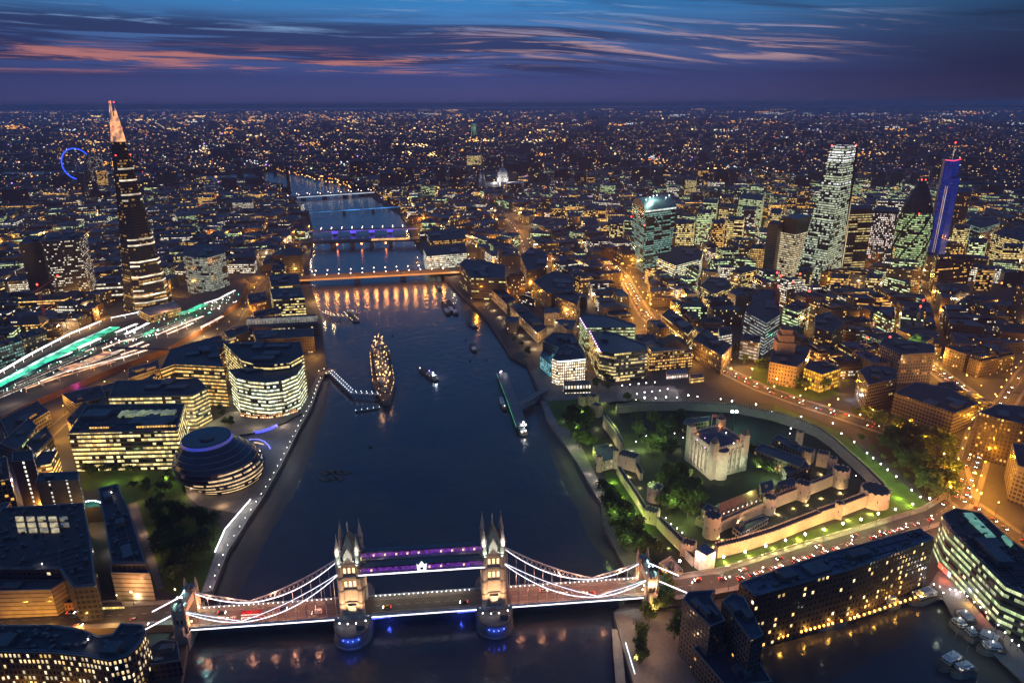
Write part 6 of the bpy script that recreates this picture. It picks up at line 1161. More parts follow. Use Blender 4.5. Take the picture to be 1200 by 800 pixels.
for k, (x_, y_, w_, top_, kw) in enumerate(((800, 300, 20, 262, YEL), (822, 286, 16, 250, GRN), (838, 300, 14, 262, AMB), (858, 296, 18, 258, YEL), (874, 280, 16, 246, WHT), (884, 262, 14, 232, YEL), (830, 262, 16, 238, GRN), (850, 256, 14, 232, AMB), (905, 282, 12, 250, YEL), (960, 300, 16, 262, GRN), (1000, 288, 14, 252, YEL), (1030, 282, 16, 252, AMB), (1052, 290, 12, 256, GRN), (1120, 300, 18, 268, YEL), (1140, 312, 20, 284, GRN), (1180, 320, 22, 290, YEL), (1150, 340, 20, 316, AMB), (1110, 338, 18, 314, YEL), (900, 345, 18, 322, GRN), (940, 345, 16, 318, YEL), (980, 350, 20, 326, AMB), (1020, 350, 18, 326, YEL), (780, 272, 16, 248, AMB), (720, 282, 18, 262, YEL), (700, 262, 18, 246, AMB))):
    zt_ = HT(x_, y_, top_); P_ = [G(a_, b_, ZG) for a_, b_ in ((x_-w_/2, y_), (x_+w_/2, y_+1), (x_+w_/2+2, y_-5), (x_-w_/2+1, y_-6))]; q_ = [PR(p.x, p.y, zt_)[:2] for p in P_]
    near_ = min(LANDS, key=lambda l: (l[1]-P_[0].x)**2+(l[2]-P_[0].y)**2)[0]
    bld('office_tower', '%s office tower with %s lit floors close to %s' % (('slim', 'broad')[w_ > 15], {id(YEL): 'yellow', id(GRN): 'greenish', id(AMB): 'amber', id(WHT): 'white'}[id(kw)], near_), q_, h=zt_-ZG, wall=win((.06, .06, .058), p=R.choice((.45, .55, .65)), st=R.uniform(1.2, 1.8), k=R.choice((.4, .65)), **OB, **kw), np_=2, par=.6, group='office towers of the financial quarter')
# cathedral
c0 = G(589, 223); k_ = 1.25; t = thing('cathedral', 'white floodlit cathedral with a great dome and two west towers', 'cathedral', tuple(c0)); LANDS.append(('the domed cathedral', c0.x, c0.y)); wpale = pm('cathedral_stone', (.6, .58, .55), .8, sc=.1)
ax = Vector((_r[0], _r[1], 0)).normalized(); ro = math.atan2(ax.y, ax.x); dp = Vector((-ax.y, ax.x, 0))
mb = MB(); mb.box(c0, 150, 38, 5, 36, ro+.35, 0, 1); mb.box(c0, 38, 76, 5, 36, ro+.35, 0, 1); mb.build('nave', [wpale, M['lead']], t); foot([(c0.x+90*math.cos(k*.5), c0.y+90*math.sin(k*.5)) for k in range(12)])
mb = MB(); mb.cyl(c0, 21, 36, 21, 52, 24, 0).cyl(c0, 18.5, 52, 18, 62, 24, 0); mb.build('drum', [wpale], t)
mb = MB(); mb.cyl(c0, 18, 62, 16.8, 70, 24).cyl(c0, 16.8, 70, 12.5, 78, 24).cyl(c0, 12.5, 78, 5, 84, 24).cyl(c0, 3.2, 84, 3, 96, 12).cyl(c0, 3, 96, .4, 103, 12).bar(c0+Vector((0, 0, 97)), c0+Vector((0, 0, 108)), .5); mb.build('dome', [wpale], t, smooth=False)
for k in (-1, 1):
    q = c0-Vector((math.cos(ro+.35), math.sin(ro+.35), 0))*78+Vector((-math.sin(ro+.35), math.cos(ro+.35), 0))*k*17; mb = MB(); mb.box(q, 13, 13, 5, 48, ro, 0).cyl(q, 6, 48, 5, 60, 10).cyl(q, 5, 60, .4, 70, 10); mb.build('west_tower', [wpale], t)
for k, pw in ((-1, 60000), (1, 60000)): q = c0+Vector((-_f[0], -_f[1], 0))*34+ax*k*26; lamp(Vector((q.x, q.y, 42)), pw, (1, .94, .9), 2)
q = c0+ax*-60+Vector((-_f[0], -_f[1], 0))*30; lamp(Vector((q.x, q.y, 30)), 45000, (1, .92, .95), 2)
# observation wheel
w0 = G(94, 212); t = thing('observation_wheel', 'large observation wheel outlined in blue light on the far south bank', 'ferris wheel', tuple(w0)); dist = math.hypot(w0.x-CAM[0], w0.y-CAM[1]); rW = 14.5/FPX*dist; ctr = w0+Vector((0, 0, rW*1.0+6)); e_wh = em('wheel_light', (.02, .08, 1), 2.4, .3, .02)
mb = MB(); P = [ctr+(ax*math.cos(k*2*math.pi/48)+Vector((0, 0, 1))*math.sin(k*2*math.pi/48))*rW for k in range(49)]
mb.path(P, 2.3, 0, 5); mb.build('rim', [e_wh], t); mb = MB()
for k in range(0, 48, 3): mb.bar(ctr, P[k], .35)
mb.build('spokes', [M['steel']], t); mb = MB(); mb.bar(ctr, w0+ax*30, 1.6).bar(ctr, w0-ax*30, 1.6); mb.build('legs', [M['white']], t)
# ============================================================ bridges upstream
def rbridge(label, a, b, wid, z, npier, side, lampm=None, nl=10, lampz=4, extra=None, side_h=3.2):
    A_, B_ = G(a[0], a[1], z), G(b[0], b[1], z); e = (B_-A_).normalized(); p = Vector((e.y, -e.x, 0)); p = p if p.dot(Vector((CAM[0]-A_.x, CAM[1]-A_.y, 0))) > 0 else -p
    t = thing('river_bridge', label, 'bridge', tuple(A_.lerp(B_, .5))); A2, B2 = A_-e*25, B_+e*25; f = lambda v, o: tuple((v+p*o)[:2])
    mb = MB(); mb.prism([f(A2, 0), f(B2, 0), f(B2, -wid), f(A2, -wid)], z-side_h, z, 0, 1); mb.build('deck', [M['stone_d'], M['asphalt']], t)
    mb = MB(); q = [A2+p*.05, B2+p*.05]; mb.wall(f(q[0], 0), f(q[1], 0), z-side_h, z-.2); mb.build('side_face', [side], t)
    for k in range(npier):
        c = A_.lerp(B_, (k+1)/(npier+1)); q = [f(c-e*4, 1.5), f(c+e*4, 1.5), f(c+e*4, -wid-1.5), f(c-e*4, -wid-1.5)]; mb = MB(); mb.prism(q, -3, z-side_h, 0, 0); mb.build('pier', [M['stone_d']], t)
    if lampm:
        for o in (.3, -wid-.3):
            for k in range(nl):
                c = A_.lerp(B_, (k+.5)/nl)+p*o; mb = MB(); mb.bar((c.x, c.y, z), (c.x, c.y, z+lampz), .2, 0); mb.ball((c.x, c.y, z+lampz), extra or 1.0, 1); mb.build('bridge_lamp', [M['dark'], lampm], t)
    return t, A_, B_, e, p
e_lbs = em('bridge_orange_side_glow', (1, .33, .04), .95, .25, .02)  # orange floodlight on the bridge side put into a glowing face
t, A_, B_, e, p = rbridge('long orange floodlit road bridge, first bridge upstream', (362, 327), (526, 318.5), 32, 12.5, 2, e_lbs, em('bridge_lamp_pink', (1, .6, .45), 9), 12, 7)
for k in range(14): c = A_.lerp(B_, (k+.5)/14); lamp(c+p*-14+Vector((0, 0, 14)), 24000, (1, .34, .06), 1.5)
t, A_, B_, e, p = rbridge('dark railway bridge with orange lit tracks on its right half', (366, 284.5), (480, 281), 30, 13, 4, M['dark'])
mb = MB(); c0_, c1_ = A_.lerp(B_, .6), B_; mb.prism([tuple((c0_-p*4)[:2]), tuple((c1_-p*4)[:2]), tuple((c1_-p*24)[:2]), tuple((c0_-p*24)[:2])], 13.02, 13.6); mb.build('lit_tracks', [em('track_light', (1, .5, .08), 1.1, .7, .05)], t)
for k in range(3): c = A_.lerp(B_, .25+k*.25)+p*1.6; mb = MB(); mb.ball((c.x, c.y, 8), 1.9); mb.build('navigation_lamp', [em('nav_lamp', (1, .22, .05), 22)], t)
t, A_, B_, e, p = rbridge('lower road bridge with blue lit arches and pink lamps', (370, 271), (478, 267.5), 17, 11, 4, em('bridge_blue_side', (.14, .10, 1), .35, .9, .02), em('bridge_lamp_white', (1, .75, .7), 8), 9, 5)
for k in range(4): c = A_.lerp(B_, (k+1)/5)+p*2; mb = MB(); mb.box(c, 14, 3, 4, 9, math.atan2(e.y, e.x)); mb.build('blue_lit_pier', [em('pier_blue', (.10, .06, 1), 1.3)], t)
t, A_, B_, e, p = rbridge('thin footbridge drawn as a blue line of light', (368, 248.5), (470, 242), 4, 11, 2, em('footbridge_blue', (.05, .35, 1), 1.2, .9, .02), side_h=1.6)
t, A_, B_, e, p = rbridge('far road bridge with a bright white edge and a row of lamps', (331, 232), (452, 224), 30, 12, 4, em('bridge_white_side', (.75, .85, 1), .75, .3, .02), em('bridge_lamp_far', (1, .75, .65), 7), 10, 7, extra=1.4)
# ============================================================ ordinary blocks of the city, on both banks
NOGO.append([(p.x, p.y) for p in river]); NOGO.append([(p.x, p.y) for p in DOCK]); NOGO.append([(p.x, p.y) for p in JUNC])
NOGO.append([tuple(G(a, b)[:2]) for a, b in ((205, 700), (200, 745), (-200, 765), (-200, 705))]); NOGO.append([tuple(G(a, b)[:2]) for a, b in ((742, 690), (1120, 590), (1140, 615), (780, 730))])
NOGO.append([tuple(G(a, b)[:2]) for a, b in ((90, 548), (240, 548), (330, 560), (240, 705), (185, 705), (150, 600))]); NOGO.append([tuple(G(a, b)[:2]) for a, b in ((880, 430), (925, 430), (1000, 452), (1060, 470), (1125, 500), (1140, 600), (1090, 600), (985, 495), (880, 458))])
NOGO.append([tuple(G(a, b)[:2]) for a, b in ((620, 425), (700, 440), (880, 440), (880, 470), (640, 480))])
NB = [(min(p[0] for p in q), min(p[1] for p in q), max(p[0] for p in q), max(p[1] for p in q), q) for q in NOGO]
RS = []
for P, wd in ROADS:
    for p, d in along(P, 9): RS.append((p.x, p.y, wd/2+1.0))
def blocked(poly):
    x0 = min(p[0] for p in poly); x1 = max(p[0] for p in poly); y0 = min(p[1] for p in poly); y1 = max(p[1] for p in poly)
    c = (sum(p[0] for p in poly)/len(poly), sum(p[1] for p in poly)/len(poly)); n = len(poly)
    pts = list(poly)+[((poly[i][0]+poly[i-1][0])/2, (poly[i][1]+poly[i-1][1])/2) for i in range(n)]+[c]
    for a0, b0, a1, b1, q in NB:
        if a0 > x1 or a1 < x0 or b0 > y1 or b1 < y0: continue
        if any(in_poly(p, q) for p in pts) or any(in_poly(v, poly) for v in q): return True
    for x, y, r in RS:
        if x0-r < x < x1+r and y0-r < y < y1+r:
            if in_poly((x, y), poly): return True
            for i in range(n):
                a, b = poly[i-1], poly[i]; L2 = (b[0]-a[0])**2+(b[1]-a[1])**2; s = max(0, min(1, ((x-a[0])*(b[0]-a[0])+(y-a[1])*(b[1]-a[1]))/max(L2, 1e-6)))
                if (a[0]+s*(b[0]-a[0])-x)**2+(a[1]+s*(b[1]-a[1])-y)**2 < r*r: return True
    return False
def area2(p): return abs(sum(p[i][0]*p[i-1][1]-p[i-1][0]*p[i][1] for i in range(len(p))))/2
def cut(poly, o, nrm, gap):
    out = []
    for sg in (1, -1):
        q = []; m = len(poly); dd = [((p[0]-o[0])*nrm[0]+(p[1]-o[1])*nrm[1])*sg-gap/2 for p in poly]
        for i in range(m):
            a, b, da, db = poly[i-1], poly[i], dd[i-1], dd[i]
            if (da < 0) != (db < 0): s = da/(da-db); q.append((a[0]+(b[0]-a[0])*s, a[1]+(b[1]-a[1])*s))
            if db >= 0: q.append(b)
        if len(q) > 2: out.append(q)
    return out
def visible(c, lim=90, z=20):
    px, py, q = PR(c[0], c[1], z); return q > 50 and -lim < px < 1200+lim and py < 860
BLOCKS = []
def split(poly, depth):
    A = area2(poly); c = (sum(p[0] for p in poly)/len(poly), sum(p[1] for p in poly)/len(poly)); d = math.hypot(c[0]-CAM[0], c[1]-CAM[1])
    if A < 9e4 and not visible(c): return
    if d > 3100 and A < 4e5: return
    tgt = 2400 if d < 1300 else (3600 if d < 2000 else 5600)
    if A < tgt*R.uniform(.7, 1.7): BLOCKS.append((poly, c, d)); return
    i = max(range(len(poly)), key=lambda k: (poly[k][0]-poly[k-1][0])**2+(poly[k][1]-poly[k-1][1])**2)
    a, b = poly[i-1], poly[i]; s = R.uniform(.38, .62); o = (a[0]+(b[0]-a[0])*s, a[1]+(b[1]-a[1])*s); an = math.atan2(b[1]-a[1], b[0]-a[0])+R.gauss(0, .13)
    for q in cut(poly, o, (math.cos(an), math.sin(an)), 15 if depth < 6 else (12 if depth < 9 else 8)): split(q, depth+1)
def rotrect(cx, cy, w, h, an): ca, sa = math.cos(an), math.sin(an); return [(cx+ca*a-sa*b, cy+sa*a+ca*b) for a, b in ((-w/2, -h/2), (w/2, -h/2), (w/2, h/2), (-w/2, h/2))]
split(rotrect(-1150, 1150, 3900, 2500, -.42), 0)
split(rotrect(-1250, -760, 3600, 1700, -.20), 0)
LOTS = []; LAMPS = []
def lots(poly, c, d):
    if area2(poly) < (900 if d < 1200 else 1500)*R.uniform(.7, 1.6): LOTS.append((poly, c, d)); return
    i = max(range(len(poly)), key=lambda k: (poly[k][0]-poly[k-1][0])**2+(poly[k][1]-poly[k-1][1])**2); a, b = poly[i-1], poly[i]; s = R.uniform(.35, .65); an = math.atan2(b[1]-a[1], b[0]-a[0])+R.gauss(0, .05)
    for q in cut(poly, (a[0]+(b[0]-a[0])*s, a[1]+(b[1]-a[1])*s), (math.cos(an), math.sin(an)), .6 if R.random() < .7 else 5): lots(q, c, d)
for poly, c, d in BLOCKS:
    lots(poly, c, d)
    k = R.randrange(len(poly)); p = poly[k]; v = (p[0]+(p[0]-c[0])*.1, p[1]+(p[1]-c[1])*.1); LAMPS.append((v, d))
LOTS = [(ccw(p), ((sum(q[0] for q in p)/len(p)), (sum(q[1] for q in p)/len(p)))) for p, c, d in LOTS if area2(p) > 110]
LOTS = [(p, c) for p, c in LOTS if visible(c, 40) and not blocked(p)]
def kindof(c):
    px, py, q = PR(c[0], c[1], 20)
    core = math.exp(-((px-985)/190)**2-((py-285)/75)**2)
    north = px > 470 and True
    return px, py, core
FW = {}
def fwin(i):
    if i in FW: return FW[i]
    walls = ((.13, .105, .085), (.09, .085, .08), (.17, .14, .11), (.14, .085, .06), (.07, .07, .075))
    r = random.Random(i*17+3); cols = (AMB, YEL, AMB, WHT, GRN, AMB, YEL)[i % 7]; lit = (.10, .16, .24, .34, .46, .62)[i % 6]
    office = i % 6 >= 3
    m = win(walls[i % 5], cw=r.choice((2.6, 3.0, 3.6)) if not office else 3.0, ch=3.6, fx=.45 if not office else r.choice((.75, .94)), fy=.5, p=lit, st=r.uniform(1.3, 2.4), k=.3 if not office else .55, run=4 if not office else 8, name='facade_ordinary', **cols); FW[i] = m; return m
def height(px, py, core, a):
    h = R.uniform(13, 24)+core*R.uniform(0, 34)
    if a < 200: h *= .8
    if R.random() < .025 and px > 350: h += R.uniform(12, 35)
    if py > 560 and px < 300: h = R.uniform(12, 20)
    return h
adj_h = ('low', 'mid height', 'tall'); COLW = {0: 'amber', 1: 'yellow', 2: 'amber', 3: 'white', 4: 'greenish', 5: 'amber', 6: 'yellow'}; WALLW = ('brown stone', 'grey stone', 'pale stone', 'brown brick', 'slate grey'); LITW = ('hardly any', 'few', 'scattered', 'several', 'many', 'mostly lit')
def shape(poly, z0, z, style, mbw, mbr):
    if style == 'hip' and len(poly) == 4:
        mbw.prism(poly, z0, z, 0, 0, cap=False); c = (sum(p[0] for p in poly)/4, sum(p[1] for p in poly)/4); e = [math.hypot(poly[i][0]-poly[i-1][0], poly[i][1]-poly[i-1][1]) for i in range(4)]
        q = [Vector((*p, 0)) for p in poly]
        if e[1] > e[0]: q = q[1:]+q[:1]
        m0, m1 = q[0].lerp(q[3], .5), q[1].lerp(q[2], .5); h = min(e)*.32; m0, m1 = m0.lerp(m1, .2)+Vector((0, 0, z+h)), m1.lerp(m0, .2)+Vector((0, 0, z+h)); q = [v+Vector((0, 0, z)) for v in q]
        mbr.face([q[0], q[1], m1, m0]); mbr.face([q[2], q[3], m0, m1]); mbr.face([q[1], q[2], m1]); mbr.face([q[3], q[0], m0])
    elif style == 'set' and area2(poly) > 300:
        roofed(mbw, poly, z0, z-4.5, 0, 1); mbr.cap(inset(poly, .55), z-4.48); q = inset(poly, 3.0); mbw.prism(q, z-4.45, z, 0, 1, cap=False); mbr.cap(q, z)
    else: roofed(mbw, poly, z0, z, 0, 1); mbr.cap(inset(poly, .55), z+.02)
def px_area(p, c):
    px, py, q = PR(c[0], c[1], 15); return area2(p)*(FPX/q)**2
LOTS.sort(key=lambda l: -px_area(*l))
RM = [M['roof'], M['roof_d'], pm('navy_sheet_roof', (.06, .07, .10), .55, sc=.05), pm('brown_roof', (.09, .07, .06), .8, sc=.1), M['roof_b']]
NIND = 290; stuffw = {}; sr = MB(); sp_ = MB(); names = {}
for n, (poly, c) in enumerate(LOTS):
    px, py, core = kindof(c); a = area2(poly); h = height(px, py, core, a); d = math.hypot(c[0]-CAM[0], c[1]-CAM[1])
    i = min(R.randrange(35), R.randrange(45)) if core < .4 else R.choice((3, 4, 5, 9, 10, 11, 15, 16, 17, 22, 28, 29)); i = i % 35; st = R.choice(('hip', 'flat', 'set', 'flat')) if h < 24 else R.choice(('flat', 'set'))
    if n < NIND:
        lm_ = min(LANDS, key=lambda l: (l[1]-c[0])**2+(l[2]-c[1])**2); dist = math.hypot(lm_[1]-c[0], lm_[2]-c[1]); vx = PR(lm_[1], lm_[2], 5)[1]; rel = 'near' if dist < 160 else ('behind' if py < vx else 'before'); hw = adj_h[0 if h < 18 else (1 if h < 28 else 2)]; rw = {'hip': 'hipped roof', 'set': 'set back top floor', 'flat': 'flat roof'}[st]
        lab = '%s %s block with %s and %s %s windows %s %s' % (hw, WALLW[i % 5], rw, LITW[i % 6], COLW[i % 7], rel, lm_[0])
        lab = ' '.join(lab.replace('mostly lit', 'rows of').split()[:16]) if len(lab.split()) <= 16 else '%s %s block, %s %s windows, %s %s' % (hw, WALLW[i % 5], LITW[i % 6].replace('mostly lit', 'rows of'), COLW[i % 7], rel, lm_[0])
        t = thing('city_block', lab, 'building', (c[0], c[1], ZG), lab)
        mw, mr = MB(), MB(); shape(poly, ZG, ZG+h, st, mw, mr); mw.build('walls', [fwin(i), M['conc']], t); mr.build('roof', [R.choice(RM)], t)
        if st != 'hip': plant(poly if st == 'flat' else inset(poly, 3), ZG+h+.04, R.choice((1, 2, 3)), R.choice((M['roof_b'], M['roof_d'])), t, (1.2, 3.2))
    else:
        mw = stuffw.setdefault(i % 18, MB()); shape(poly, ZG, ZG+h, st if d < 1600 else 'flat', mw, sr)
        if d < 1900 and st != 'hip' and R.random() < .7: q = R.choice(poly); sp_.box((c[0]*.65+q[0]*.35, c[1]*.65+q[1]*.35), R.uniform(4, 9), R.uniform(3, 7), ZG+h, ZG+h+R.uniform(1.5, 4), R.uniform(0, 1.5))
mm = MB(); mats = []
for k, m_ in stuffw.items():
    b = len(mm.v); mm.v += m_.v; mm.f += [tuple(j+b for j in f) for f in m_.f]; mm.m += [len(mats) if q == 0 else 99 for q in m_.m]; mm.uv += m_.uv; mats.append(fwin(k))
mm.m = [len(mats) if q == 99 else q for q in mm.m]; mats.append(M['conc'])
if mm.v: tag(mm.build('dense_city_blocks', mats), 'crowded city blocks beyond the nearer streets, windows lit at random', kind='stuff'); tag(sr.build('dense_city_roofs', [RM[2]]), 'dark roofs of the crowded city blocks', kind='stuff'); tag(sp_.build('dense_city_roof_plant', [M['roof_b']]), 'roof plant on the crowded city blocks', kind='stuff')
# street light in the back streets
nl = 0
for (v, d) in sorted(LAMPS, key=lambda l: l[1]):
    if not visible(v, 20) or any(in_poly(v, q[4]) for q in NB if q[0] < v[0] < q[2] and q[1] < v[1] < q[3]): continue
    px = PR(v[0], v[1], 15)[0]
    if nl > 400: break
    if R.random() < .72:
        col = R.choice(((1, .36, .03), (1, .40, .05), (1, .40, .05), (1, .5, .14), (1, .62, .3), (1, .45, .08))); lamp((v[0], v[1], ZG+R.uniform(10, 15)), R.uniform(9000, 24000)*(1+d/1500), col, 1.2); nl += 1
# ============================================================ the far city
far_m = [win((.06, .06, .065), cw=7, ch=5, fx=.55, fy=.6, p=pp, st=s_, k=.2, run=3, name='far_facade', **cc) for pp, s_, cc in ((.08, 1.9, AMB), (.12, 2.0, YEL), (.05, 1.8, WHT), (.16, 1.7, AMB))]
fb = MB(); fr = []
for k in range(11000):
    u = R.random(); d = 2550+ (u**1.9)*11500; an = YAW+math.radians(R.uniform(-40, 40)); x, y = CAM[0]+math.sin(an)*d, CAM[1]+math.cos(an)*d
    if in_poly((x, y), NB[-8][4]) if False else in_poly((x, y), [(p.x, p.y) for p in river]): continue
    s = R.uniform(.7, 1.4)*(26+d*.006); h = R.uniform(8, 20)+(R.random() < .03)*R.uniform(20, 60); ro = R.choice((.3, .9, 1.2))+R.gauss(0, .1)
    m_ = R.choice((0, 0, 1, 1, 2, 3)); fb.box((x, y), s*R.uniform(.6, 1.6), s*.6, ZG, ZG+h, ro, m_, 4)
tag(fb.build('far_city_blocks', far_m+[M['roof']]), 'low blocks of the far city out to the horizon', kind='stuff')
pal = [em('far_light_orange', (1, .40, .06), 2.6), em('far_light_amber', (1, .56, .18), 2.3), em('far_light_warm', (1, .74, .42), 2.0), em('far_light_white', (.9, .95, 1), 1.6), em('far_light_red', (1, .07, .05), 2.0), em('far_light_green', (.7, 1, .6), 1.8), em('far_light_violet', (.6, .3, 1), 2.5), em('far_light_bright', (1, .62, .22), 4.5)]
fl_ = MB()
def dot(x, y, z, s, m_):
    if in_poly((x, y), [(p.x, p.y) for p in river]): return
    fl_.box((x, y), s, s, z, z+s*.9, .5, m_, m_)
wts = (0, 0, 0, 0, 0, 1, 1, 1, 1, 2, 2, 2, 3, 4, 5, 7, 0, 6)
for k in range(9500):
    yy = 129+R.random()**.9*112; xx = R.uniform(-30, 1230)
    if R.random() < .35*max(0, min(1, (xx-700)/400)): continue
    if R.random() > .18+1.25*abs(math.sin(xx*.021+yy*.05)*math.cos(yy*.11-xx*.009)): continue
    p = G(xx, yy, ZG+2); d = math.hypot(p.x-CAM[0], p.y-CAM[1])
    if d > 32000: continue
    s = d/FPX*min(1.9, .16+R.expovariate(4.4)); dot(p.x, p.y, ZG+R.uniform(6, 24), s, R.choice(wts))
for k in range(230):                                                    # lamps strung along far roads
    yy = 131+R.random()**1.3*90; p = G(R.uniform(0, 1200), yy, ZG); d = math.hypot(p.x-CAM[0], p.y-CAM[1]); an = R.choice((YAW, YAW+1.57, YAW+.6, YAW-.7))+R.gauss(0, .15); n = R.randrange(5, 22); m_ = R.choice((0, 0, 1, 1, 2, 3))
    for j in range(n): q = d*.0065*(1.0+abs(math.cos(an-YAW))*3)*j*R.uniform(.8, 1.2); dot(p.x+math.sin(an)*q, p.y+math.cos(an)*q, ZG+8, d/FPX*R.uniform(.4, .85), m_)
for k in range(120):                                                     # bright clusters
    yy = 129+R.random()**1.5*80; p = G(R.uniform(0, 1200), yy, ZG); d = math.hypot(p.x-CAM[0], p.y-CAM[1]); m_ = R.choice((0, 1, 1, 2, 7, 3))
    for j in range(R.randrange(6, 22)): dot(p.x+R.gauss(0, d*.007), p.y+R.gauss(0, d*.007), ZG+R.uniform(6, 30), d/FPX*R.uniform(.4, 1.1), m_)
for k in range(900):                                                    # the brighter western districts along the horizon left of centre
    xx = R.gauss(420, 150); yy = 131+abs(R.gauss(0, 16)); p = G(xx, yy, ZG); d = math.hypot(p.x-CAM[0], p.y-CAM[1])
    if d < 32000: dot(p.x, p.y, ZG+R.uniform(6, 26), d/FPX*min(1.6, .25+R.expovariate(3.2)), R.choice((0, 0, 0, 1, 1, 2, 7)))
for a, b in (((325, 201), (412, 221)), ((368, 206), (405, 215)), ((10, 231), (70, 222)), ((255, 200), (310, 198)), ((545, 236), (575, 250)), ((455, 226), (500, 232))):   # embankment lamps
    for j in range(34): q = G(a[0]+(b[0]-a[0])*j/33+R.uniform(-2, 2), a[1]+(b[1]-a[1])*j/33+R.uniform(-1.5, .5)-1.2, ZG+7); fl_.box((q.x, q.y), 3, 3, ZG+7, ZG+10, .3, R.choice((0, 0, 1, 7)), 0)
for p, c in LOTS[260:]:                                                 # lamps and signs in the mid streets
    for j in range(R.choice((1, 2, 3, 4))):
        q = R.choice(p); v = (q[0]+(q[0]-c[0])*.13, q[1]+(q[1]-c[1])*.13); d = math.hypot(v[0]-CAM[0], v[1]-CAM[1]); s = d/FPX*min(1.5, .3+R.expovariate(3.2)); z = ZG+R.choice((6, 8, 9, 26, 30)) if True else 0
        if not any(in_poly(v, n_[4]) for n_ in NB if n_[0] < v[0] < n_[2] and n_[1] < v[1] < n_[3]): fl_.box(v, s, s, ZG+7, ZG+7+s, .4, R.choice(wts), 0)
tag(fl_.build('city_lights', pal), 'countless small orange, white and red lights of the far city', kind='stuff')
# ============================================================ dusk haze over the whole basin
hz, t_ = newmat('dusk_haze')
v_ = t_.n('ShaderNodeVolumePrincipled', None, Color=(.66, .56, .74, 1), Density=HAZE if 'HAZE' in globals() else 7.0e-5, Anisotropy=.0)
t_.t.links.new(v_.outputs[0], t_.n('ShaderNodeOutputMaterial').inputs['Volume'])
mb = MB(); mb.box((-20000, 0), 80000, 120000, -5, 340, 0, 0)
tag(mb.build('haze', [hz]), 'thin blue dusk haze', kind='stuff')
# ============================================================ trees
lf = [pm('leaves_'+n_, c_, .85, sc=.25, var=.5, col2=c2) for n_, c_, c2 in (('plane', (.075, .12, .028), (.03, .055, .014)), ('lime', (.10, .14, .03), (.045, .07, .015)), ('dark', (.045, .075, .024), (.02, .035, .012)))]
def tree_meshes(h, rr_, seed, m_, nleaf=620):
    r = random.Random(seed); tk = MB(); th = h*.38; tk.bar((0, 0, -.3), (0, 0, th), .38, 0, 6, .24); tips = []
    for k in range(6):
        an = k*1.05+r.uniform(-.3, .3); q = Vector((math.cos(an)*rr_*.55, math.sin(an)*rr_*.55, h*r.uniform(.55, .8))); tk.bar((0, 0, th*r.uniform(.75, 1)), q, .17, 0, 4, .06); tips.append(q)
    tips += [Vector((0, 0, h*.82)), Vector((r.uniform(-1, 1), r.uniform(-1, 1), h*.65))]
    for k in range(5): an = r.uniform(0, 6.28); tips.append(Vector((math.cos(an)*rr_*r.uniform(.3, .8), math.sin(an)*rr_*r.uniform(.3, .8), h*r.uniform(.45, .85))))
    cr = MB()
    for k in range(nleaf):
        c = r.choice(tips); g = rr_*.36; p = c+Vector((r.gauss(0, g*.62), r.gauss(0, g*.62), r.gauss(0, g*.5)))
        if p.z < h*.24: continue
        s = r.uniform(.35, .8); a = Vector((r.gauss(0, 1), r.gauss(0, 1), r.gauss(0, .6))).normalized(); b = a.orthogonal().normalized(); c2 = a.cross(b)
        cr.face([p-b*s-c2*s*.6, p+b*s-c2*s*.5, p+b*s*.8+c2*s*.7, p-b*s*.7+c2*s*.6])
    return tk, cr, m_
TP = []
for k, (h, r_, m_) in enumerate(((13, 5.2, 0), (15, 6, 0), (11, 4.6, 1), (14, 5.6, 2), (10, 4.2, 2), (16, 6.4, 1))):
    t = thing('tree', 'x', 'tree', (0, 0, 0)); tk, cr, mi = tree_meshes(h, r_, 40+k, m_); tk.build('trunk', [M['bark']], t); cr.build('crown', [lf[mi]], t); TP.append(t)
used = set()
def put_tree(p, kind, label, group, sc=1.0):
    src = TP[kind]; o = copy_tree(src); o['label'] = label; o['group'] = group; o.location = p; o.rotation_euler.z = R.uniform(0, 6.28); s = sc*R.uniform(.8, 1.2); o.scale = (s, s, s*R.uniform(.9, 1.1)); return o
def grove(px, n, label, group, kinds=(0, 1, 2, 3), sc=1.0, sep=5.5):
    P = [(p.x, p.y) for p in (G(a, b) for a, b in px)]; x0, x1 = min(p[0] for p in P), max(p[0] for p in P); y0, y1 = min(p[1] for p in P), max(p[1] for p in P); out = []
    for _ in range(n*30):
        if len(out) >= n: break
        v = (R.uniform(x0, x1), R.uniform(y0, y1))
        if in_poly(v, P) and all((v[0]-q[0])**2+(v[1]-q[1])**2 > sep*sep for q in out): out.append(v); put_tree((v[0], v[1], ZG), R.choice(kinds), label, group, sc)
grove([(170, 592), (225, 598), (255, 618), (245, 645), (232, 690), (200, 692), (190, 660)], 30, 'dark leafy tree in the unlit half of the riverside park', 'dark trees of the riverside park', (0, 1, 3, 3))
grove([(100, 552), (165, 552), (165, 562), (98, 560)], 7, 'tree before the lit glass office facade by the park lawn', 'trees before the park-side offices', (2, 2, 4), .9)
grove([(170, 556), (212, 560), (212, 590), (180, 590), (150, 580)], 9, 'tree at the edge of the park lawn towards the domed hall', 'trees of the park lawn', (0, 2, 3), .8)
grove([(255, 480), (276, 485), (278, 500), (262, 500)], 5, 'small green tree in the lit plaza behind the domed hall', 'plaza trees', (2, 4), .75)
grove([(655, 486), (690, 490), (694, 525), (680, 528), (662, 505)], 16, 'tree of the riverside clump beside the castle gate lawn', 'trees by the castle gate', (0, 1, 2, 3))
grove([(705, 575), (722, 590), (748, 625), (770, 650), (740, 662), (712, 615)], 24, 'tree in the dark belt between the wharf and the lit lawn', 'trees along the castle wharf', (0, 1, 3, 3))
grove([(770, 560), (800, 556), (826, 575), (820, 610), (795, 615), (772, 600)], 19, 'tall tree of the green clump below the keep', 'trees below the keep', (0, 1, 2, 5))
